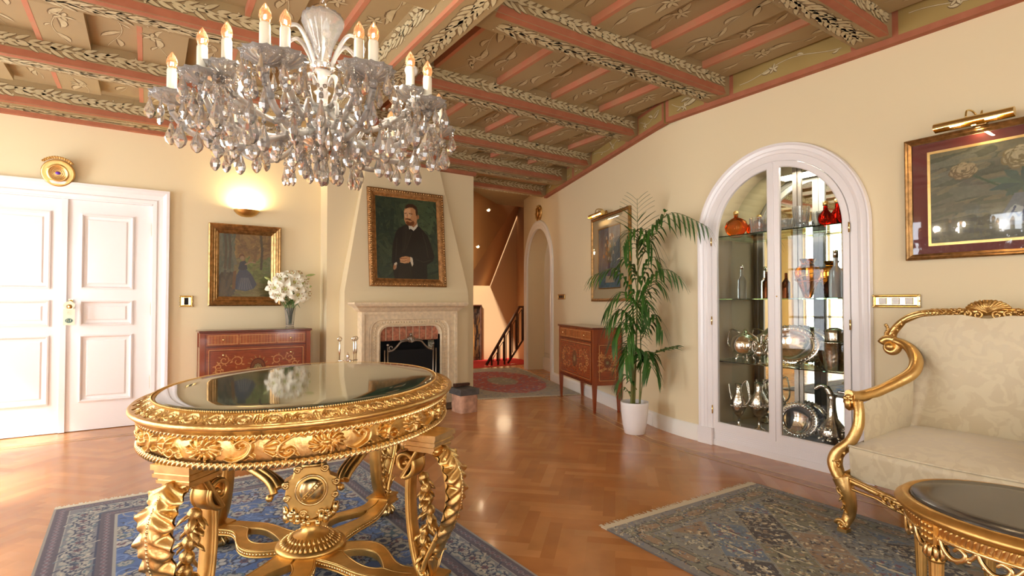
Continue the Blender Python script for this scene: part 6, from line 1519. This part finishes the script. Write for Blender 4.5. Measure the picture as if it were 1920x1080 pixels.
# top shelf
bottle('round flat amber cognac decanter at the left end of the top shelf', -.435, 1.765, [(0, 0), (.05, 0), (.06, .008), (.095, .05), (.105, .09), (.09, .13), (.04, .158), (.02, .165), (.017, .185)], 'amber_glass', cap=[(.012, .185), (.02, .186), (.022, .21), (.015, .222), (0, .224)], capm='gold', ey=.5, name='decanter', cat='decanter')
bottle('small amber bottle with a gold stopper beside the round decanter', -.34, 1.765, [(0, 0), (.035, 0), (.038, .05), (.03, .09), (.012, .11), (.011, .125)], 'amber_glass', y=.24, cap=[(.010, .125), (.013, .126), (.013, .15), (0, .152)], capm='gold', name='decanter', cat='decanter')
def cut(label, x, r0, r1, h, y=.17):
    t = on('crystal_bowl', label, 'crystal', x, 1.765, y, 'cut crystal on the top shelf'); b = MB(); b.lathe([(0, 0), (r0, 0), (r0 * 1.03, h * .2), (r0 * .98, h * .3), (r1 * .95, h * .7), (r1, h), (r1 * .93, h), (r0 * .85, h * .15), (0, h * .1)], n=28, fl=14, fla=.03, smooth=False); b.build('bowl', ['cut_clear'], parent=t); return t
cut('wide cut-crystal bowl between the amber bottles and the door stile', -.225, .065, .075, .135); cut('low cut-crystal bowl right of the middle stile', -.02, .06, .075, .10, .2); cut('tall cut-crystal vase in the middle of the top shelf', .125, .05, .062, .175, .16); cut('short cut-crystal tumbler behind the red decanters', .215, .05, .055, .13, .25)
for i, (x, y, h, lb) in enumerate(((.32, .13, .15, 'largest ruby red decanter, nearest the middle of the cabinet'), (.36, .22, .17, 'ruby red decanter at the back between two others'), (.435, .12, .2, 'tall slim ruby red decanter at the right end of the top shelf'))):
    bottle(lb, x, 1.765, [(0, 0), (.035, 0), (.05 if i < 2 else .032, h * .35), (.045 if i < 2 else .03, h * .55), (.016, h * .8), (.013, h)], 'red_glass', y=y, cap=[(.013, h), (.018, h + .002), (.018, h + .035), (0, h + .038)], capm='gold', name='decanter', cat='decanter', group='ruby decanters')
# second shelf
vp = lambda h, r: [(0, 0), (r, 0), (r * 1.02, .01), (r, h * .62), (r * .6, h * .72), (r * .36, h * .78), (r * .34, h * .98), (r * .3, h)]
bottle('slim clear liquor bottle with a blue label at the left of the second shelf', -.385, 1.235, vp(.25, .034), 'clear_bottle', cap=[(.012, .25), (.014, .25), (.014, .285), (0, .287)])
bottle('frosted white liquor bottle standing near the right door edge', .40, 1.235, vp(.30, .045), 'frosted', y=.10, cap=[(.016, .29), (.018, .29), (.018, .345), (0, .347)], capm='silver')
bottle('dark brown bottle beside the middle stile on the second shelf', -.18, 1.235, vp(.22, .032), 'dark_glass', y=.2)
bottle('small dark bottle behind the frosted bottle', .30, 1.235, [(0, 0), (.03, 0), (.045, .05), (.04, .10), (.015, .13), (.014, .17)], 'dark_glass', y=.22)
t = on('amphora_vase', 'honey-coloured glass amphora with side handles on the second shelf', 'vase', .17, 1.235, .16)
MB().lathe([(0, 0), (.02, 0), (.03, .01), (.05, .07), (.085, .16), (.092, .20), (.075, .235), (.045, .25), (.042, .27), (.056, .30), (.05, .30), (.038, .27), (0, .26)], n=28).build('body', ['honey_glass'], parent=t)
MB().tube([(.085 * math.cos(a), .085 * math.sin(a), .165 + .03 * math.cos(a * 1)) for a in np.linspace(0, 2 * PI, 20)], .004, 6).build('band', ['gold'], parent=t)
bottle('dark glass vase on a small foot right of the silver tray', .27, .71, [(0, 0), (.02, 0), (.022, .02), (.05, .08), (.055, .13), (.03, .17), (.03, .19)], 'dark_glass', y=.22, name='glass_vase', cat='vase')
# --- silver
def jug(label, x, z, h, r, y=.17, n=28, spout=1, name='silver_jug', chased=True, ped=.25, sc=1.):
    t = on(name, label, 'silver', x, z, y, 'silverware in the display cabinet')
    MB().lathe([(0, 0), (r * .62, 0), (r * .6, h * .03), (r * .2, h * .07), (r * .17, h * ped), (r * .55, h * (ped + .06)), (r, h * (ped + .22)), (r * .98, h * (ped + .34)), (r * .5, h * (ped + .50)), (r * .38, h * (ped + .58)), (r * .5, h * (ped + .70)), (r * .42, h * (ped + .70)), (0, h * (ped + .55))], n=n, fl=12 if chased else 0, fla=.03).build('body', ['silver'], parent=t)
    MB().tube(cr([(-spout * r * .9, 0, h * (ped + .25)), (-spout * r * 1.6, 0, h * (ped + .42)), (-spout * r * 1.3, 0, h * (ped + .78)), (-spout * r * .5, 0, h * (ped + .68))], 6), r * .09, 8).build('handle', ['silver'], parent=t)
    MB().tube(cr([(spout * r * .8, 0, h * (ped + .25)), (spout * r * 1.25, 0, h * (ped + .45)), (spout * r * 1.5, 0, h * (ped + .68))], 6), [r * .18] * 6 + [r * .1] * 7, 8).build('spout', ['silver'], parent=t)
    b = MB()
    for k in range(16): a = k * PI / 8; b.sph((r * .98 * math.cos(a), r * .98 * math.sin(a), h * (ped + .24)), r * .14, 6, 4)
    b.build('chasing', ['silver'], parent=t); return t
def pot_(label, x, z, r, h, y=.17):
    t = on('silver_pot', label, 'silver', x, z, y, 'silverware in the display cabinet')
    MB().lathe([(0, .04), (r * .5, .045), (r * .9, h * .3), (r, h * .5), (r * .85, h * .75), (r * .45, h * .86), (r * .2, h * .93), (r * .08, h), (0, h)], n=30).build('body', ['silver_plain'], parent=t)
    b = MB()
    for a in (45, 135, 225, 315): b.tube([(r * .5 * math.cos(rad(a)), r * .5 * math.sin(rad(a)), .06), (r * .62 * math.cos(rad(a)), r * .62 * math.sin(rad(a)), .02), (r * .66 * math.cos(rad(a)), r * .66 * math.sin(rad(a)), 0)], .009, 6)
    b.build('feet', ['silver'], parent=t)
    MB().tube(cr([(r * .8, 0, h * .35), (r * 1.2, 0, h * .5), (r * 1.3, 0, h * .8), (r * 1.45, 0, h * .84)], 6), [.018] * 6 + [.01] * 13, 8).build('spout', ['silver'], parent=t)
    MB().tube(cr([(-r * .85, 0, h * .35), (-r * 1.4, 0, h * .5), (-r * 1.2, 0, h * .95), (-r * .4, 0, h * .88)], 6), .008, 8).build('handle', ['silver'], parent=t); return t
def tray(label, x, z, a, b_, y=.26, tilt=12, chased=True):
    t = thing('silver_tray', label, 'silver', (XR + y, yc - x, z + b_ * math.cos(rad(tilt)) + .003), rot=(rad(-tilt), 0, rad(-90)), group='silverware in the display cabinet')
    MB().lathe([(0, .004), (.66, .004), (.70, .012), (.95, .020), (1, .016), (1, .008), (.7, .0), (0, -.003)], n=48, axis='y', ex=a, ey=b_).build('plate', ['silver_plain'], parent=t)
    b = MB()
    for k in range(36):
        q_ = k * PI / 18; b.sph((a * .86 * math.cos(q_), -.016, b_ * .86 * math.sin(q_)), .014, 6, 4, sc=(1, .5, 1)); b.sph((a * .99 * math.cos(q_ + .08), -.012, b_ * .99 * math.sin(q_ + .08)), .010, 6, 4)
    b.build('rim', ['silver'], parent=t); return t
# lathe with axis='y' scales radii by ex / ey, so give it a unit profile
pot_('round silver teapot at the left end of the lower shelf', -.36, .71, .115, .27)
jug('small silver cream jug beside the teapot', -.185, .71, .17, .042, y=.10)
tray('oval silver tray with a chased rim leaning on the lower shelf behind the middle stile', -.02, .71, .235, .155)
b_t = on('silver_basket', 'tall fluted silver wine bucket at the right of the lower shelf', 'silver', .365, .71, .15, 'silverware in the display cabinet')
MB().lathe([(0, 0), (.065, 0), (.07, .01), (.078, .10), (.09, .20), (.095, .205), (.088, .20), (.06, .02), (0, .015)], n=36, fl=18, fla=.03).build('body', ['silver'], parent=b_t); MB().tube([(.092 * math.cos(a), .092 * math.sin(a), .203) for a in np.linspace(0, 2 * PI, 25)], .007, 6).build('rim', ['silver_plain'], parent=b_t)
b_t = on('silver_box', 'round chased silver box standing on top of the wine bucket', 'silver', .365, .917, .15, 'silverware in the display cabinet')
MB().lathe([(0, 0), (.06, 0), (.066, .008), (.062, .03), (.066, .06), (.062, .085), (.03, .10), (0, .105)], n=30, fl=15, fla=.03).build('body', ['silver'], parent=b_t)
# bottom
jug('ornate silver wine ewer at the left of the bottom shelf', -.405, .14, .40, .062, y=.14, spout=-1, name='silver_ewer')
jug('ornate silver ewer with a curved handle next to the middle stile', -.27, .14, .42, .075, y=.22, spout=-1, name='silver_ewer')
tray('plain round silver tray leaning at the back of the bottom shelf', .03, .14, .155, .135, y=.27)
sw = on('silver_ewer', 'silver swan-necked ewer on the bottom shelf near the sofa arm', 'silver', .35, .14, .13, 'silverware in the display cabinet')
MB().lathe([(0, 0), (.06, 0), (.064, .01), (.04, .03), (.08, .08), (.092, .12), (.07, .17), (.035, .22), (.024, .30), (.022, .36), (.035, .40), (.028, .40), (0, .36)], n=30, fl=10, fla=.05).build('body', ['silver'], parent=sw)
MB().tube(cr([(-.0, 0, .36), (-.03, 0, .43), (-.075, 0, .45), (-.12, 0, .42)], 6), [.024] * 8 + [.014] * 11, 8).build('beak', ['silver'], parent=sw)
MB().tube(cr([(.07, 0, .15), (.15, 0, .25), (.12, 0, .40), (.04, 0, .42)], 6), .009, 8).build('handle', ['silver'], parent=sw)
b = MB(); q = random.Random(5)
for k in range(30): a = q.uniform(0, 6.28); z = q.uniform(.06, .16); b.sph((.088 * math.cos(a), .088 * math.sin(a), z), .013, 6, 4)
b.build('chasing', ['silver'], parent=sw)
# ================================================================ chandelier
HX, HY = .53, 2.04
ch = thing('chandelier', 'large crystal chandelier with candle bulbs hanging over the oval table', 'chandelier', (HX, HY, 0))
b = MB().lathe([(.0, 2.285), (.010, 2.285), (.012, 2.26), (0, 2.255)], n=12)
cz = 3.095; n = 22
for k in range(n):
    z = 2.29 + (cz - 2.29) * (k + .5) / n; a = k % 2 * PI / 2; pts = [(math.cos(a) * .011 * math.cos(q_), math.sin(a) * .011 * math.cos(q_), z + .024 * math.sin(q_)) for q_ in np.linspace(0, 2 * PI, 13)]; b.tube(pts, .003, 5)
b.build('chain', ['silver_plain'], parent=ch)
MB().lathe([(0, 3.10), (.055, 3.10), (.05, 3.085), (.02, 3.06), (0, 3.05)], n=20).build('ceiling_cup', ['silver_plain'], parent=ch)
b = MB(); nb2 = 24                                                  # ribbed trumpet bowl on top
b.lathe([(.012, 2.10), (.030, 2.12), (.038, 2.16), (.060, 2.21), (.074, 2.245), (.068, 2.27), (.062, 2.27), (.066, 2.245), (.052, 2.21), (.03, 2.16), (.02, 2.12)], n=32, fl=16, fla=.05); b.build('bowl', ['crystal_cut'], parent=ch)
MB().lathe([(0, 2.10), (.035, 2.09), (.045, 2.075), (.032, 2.06), (.018, 2.05), (.018, 1.99), (.03, 1.98), (.02, 1.97), (.018, 1.88), (.05, 1.87), (.055, 1.85), (.03, 1.83), (.02, 1.82)], n=28, fl=14, fla=.04).build('column', ['arm_glass'], parent=ch)
MB().lathe([(.0, 1.83), (.06, 1.825), (.075, 1.81), (.07, 1.79), (.04, 1.775), (.015, 1.765), (.02, 1.745), (0, 1.735)], n=24, fl=12, fla=.05).build('hub', ['crystal_cut'], parent=ch)
MB().lathe([(0, 2.08), (.038, 2.078), (.038, 2.06), (0, 2.058)], n=20).build('collar', ['silver_plain'], parent=ch)
def drop_mesh(s=1.):
    b = MB(); pr = [(0.0, .0), (.0035, -.002), (.006, -.012), (.0125, -.028), (.0155, -.038), (.0125, -.048), (.005, -.056), (.0, -.058)]; b.lathe([(r_ * s, z * s) for r_, z in pr], n=8, smooth=False, ey=.6); b.sph((0, 0, .006 * s), .0058 * s, 6, 4, smooth=False); return b
def drops(b, p, s=1., beads=1, rz=0.):
    d = drop_mesh(s); c, sn = math.cos(rz), math.sin(rz); z = 0
    for k in range(beads): b.sph((p[0], p[1], p[2] - .006 - k * .013), .0062, 6, 4, smooth=False)
    b.join(d, [[c, -sn, 0], [sn, c, 0], [0, 0, 1]], (p[0], p[1], p[2] - beads * .013 - .008))
PR = {}
def shared(key, fn, mats):
    if key not in PR: PR[key] = (fn, mats, None)
    return PR[key]
drop_me = {}
def drop_obj(parent, p, s, beads, rz):
    k = (s, beads)
    if k not in drop_me:
        b = MB(); drops(b, (0, 0, 0), s, beads, 0); o = b.build('pendant', ['crystal'], parent=parent); drop_me[k] = o.data
    else: o = bpy.data.objects.new('pendant', drop_me[k]); COL.objects.link(o); o.parent = parent
    o.location = p; o.rotation_euler = (0, 0, rz); return o
first = {}
def inst(key, fn, mats, parent, loc, rz=0.):
    if key not in first:
        o = fn().build(key, mats, parent=parent); first[key] = o
    else: o = bpy.data.objects.new(key, first[key].data); COL.objects.link(o); o.parent = parent
    o.location = loc; o.rotation_euler = (0, 0, rz); return o
def pan():
    b = MB(); b.lathe([(.008, -.012), (.02, -.012), (.03, -.006), (.055, .008), (.066, .022), (.060, .020), (.03, .002), (.01, -.002)], n=36, fl=12, fla=.10); b.lathe([(0, -.04), (.010, -.036), (.014, -.02), (.010, -.008), (.012, .012), (.016, .022), (0, .022)], n=16); return b
def cndl(): return MB().lathe([(0, 0), (.0155, 0), (.0155, .085), (.014, .090), (0, .090)], n=18)
def blb(): return MB().lathe([(.008, 0), (.0135, .006), (.0175, .020), (.016, .034), (.010, .047), (.004, .057), (0, .062)], n=16)
def fil(): return MB().tube([(-.003, 0, .014), (-.002, 0, .024), (.002, 0, .024), (.003, 0, .014)], .0016, 5)
q = random.Random(30); npend = 0
def arm(ang, R, zc, z0, lowd, candle_h=0., ndrop=5):
    """S-curved glass arm from the hub to a fluted pan with its candle"""
    global npend
    a_ = rad(ang); A = thing('x', '', ''); A.name = 'chandelier_arm'; del A['label'], A['category']; A.parent = ch; A.rotation_euler = (0, 0, a_)
    c = cr([(.035, 0, z0), (.10 if R > .4 else .07, 0, z0 - .02), (R * .52, 0, z0 - lowd), (R * .86, 0, z0 - lowd * .6), (R * 1.0, 0, zc - .045)], 9)
    b = MB().tube(np.stack([c[:, 0], c[:, 1], c[:, 2]], -1), .0105, 10); 
    v = spiral(.10, z0 + .045, .062, .03, -110, 150, 24); b.tube(np.stack([v[:, 0], np.zeros(24), v[:, 1]], -1), .0085, 8)
    for k in range(1, 6): p = c[k * len(c) // 6]; b.sph(p, .015, 8, 5, smooth=False)
    b.build('glass_tube', ['arm_glass'], parent=A)
    inst('drip_pan', pan, ['crystal_cut'], A, (R, 0, zc - .008)); inst('candle', cndl, ['candle'], A, (R, 0, zc + .012)); inst('bulb', blb, ['bulb_glass'], A, (R, 0, zc + .100)); inst('filament', fil, ['filament'], A, (R, 0, zc + .100), q.uniform(0, 3))
    for k in range(ndrop):
        t_ = k * 2 * PI / ndrop + .3; drop_obj(A, (R + .062 * math.cos(t_), .062 * math.sin(t_), zc + .008), 1.0 if k % 2 else 1.2, 1 + k % 2, t_)
    drop_obj(A, (R, 0, zc - .05), 1.35, 2, 0)
for a_, R_ in ((-165, .41), (-125, .45), (-85, .44), (-45, .41), (-5, .46), (35, .45), (75, .45), (120, .46), (163, .49)): arm(a_, R_, 1.905, 1.83, .07, ndrop=6)
for a_ in (-162, -123, -86, -45, 15, 135): arm(a_, .345, 1.945, 1.92, .09, ndrop=5)
# upper ornamental arms with a crystal rosette
for k in range(6):
    A = thing('x', '', ''); A.name = 'scroll_arm'; del A['label'], A['category']; A.parent = ch; A.rotation_euler = (0, 0, rad(20 + 60 * k))
    c = cr([(.03, 0, 2.07), (.06, 0, 2.14), (.10, 0, 2.19), (.145, 0, 2.17), (.15, 0, 2.14)], 6); MB().tube(c, .0075, 8).build('glass_tube', ['arm_glass'], parent=A)
    b = MB().sph((.15, 0, 2.135), .016, 8, 5, smooth=False); b.build('rosette', ['crystal_cut'], parent=A); drop_obj(A, (.15, 0, 2.12), 1.2, 2, 0)
# bead swags and the curtain of pendants below: one mass of beads
b = MB(); q = random.Random(77)
for k in range(9):
    a0, a1 = rad(-165 + 40 * k), rad(-125 + 40 * k); p0, p1 = np.array([.45 * math.cos(a0), .45 * math.sin(a0), 1.935]), np.array([.45 * math.cos(a1), .45 * math.sin(a1), 1.935])
    for i in range(1, 15): s_ = i / 15; p = p0 * (1 - s_) + p1 * s_; b.sph((p[0], p[1], p[2] - .09 * math.sin(PI * s_)), .0072, 6, 4, smooth=False)
    pc = np.array([.05 * math.cos(a0), .05 * math.sin(a0), 2.09]); pe = np.array([.44 * math.cos(a0), .44 * math.sin(a0), 1.975])
    for i in range(1, 18): s_ = i / 18; p = pc * (1 - s_) + pe * s_; b.sph((p[0], p[1], p[2] - .13 * math.sin(PI * s_)), .0065, 6, 4, smooth=False)
def ringdrops(R, z, n, s, beads, ph=0.):
    for k in range(n): a = ph + k * 2 * PI / n; drops(b, (R * math.cos(a), R * math.sin(a), z + q.uniform(-.008, .008)), s * q.uniform(.9, 1.1), beads, a)
ringdrops(.10, 1.815, 9, 1.3, 2); ringdrops(.16, 1.835, 10, 1.4, 2, .2); ringdrops(.23, 1.83, 11, 1.5, 2, .1); ringdrops(.30, 1.83, 13, 1.5, 2, .3); ringdrops(.37, 1.86, 13, 1.5, 2); ringdrops(.06, 1.76, 6, 1.4, 2); ringdrops(.42, 1.90, 18, 1.2, 2, .15); ringdrops(.12, 1.86, 8, 1.1, 2, .4)
for k in range(9):
    a0 = rad(-145 + 40 * k)
    for R_, z_, s_ in ((.45, 1.83, 1.5), (.40, 1.81, 1.3), (.34, 1.81, 1.5)): drops(b, (R_ * math.cos(a0), R_ * math.sin(a0), z_), s_, 2, a0)
drops(b, (0, 0, 1.75), 1.7, 1, 0)
b.build('crystal_curtain', ['crystal'], parent=ch, kind='stuff')
for k in range(5): light('POINT', 'chandelier_light', (HX + .30 * math.cos(k * 1.2566), HY + .30 * math.sin(k * 1.2566), 2.03), 11, (1, .84, .64), shadow_soft_size=.03)
# white spotlight on the girder
t = thing('ceiling_spotlight', 'small white round spotlight under the girder behind the chandelier', 'lamp', (1.45, 3.35, GZ))
MB().lathe([(0, 0), (.02, 0), (.02, -.02), (0, -.02)], n=14).build('mount', ['white_satin'], parent=t); MB().sph((0, 0, -.05), .045, 16, 10, sc=(1, 1, .9)).build('head', ['white_satin'], parent=t)
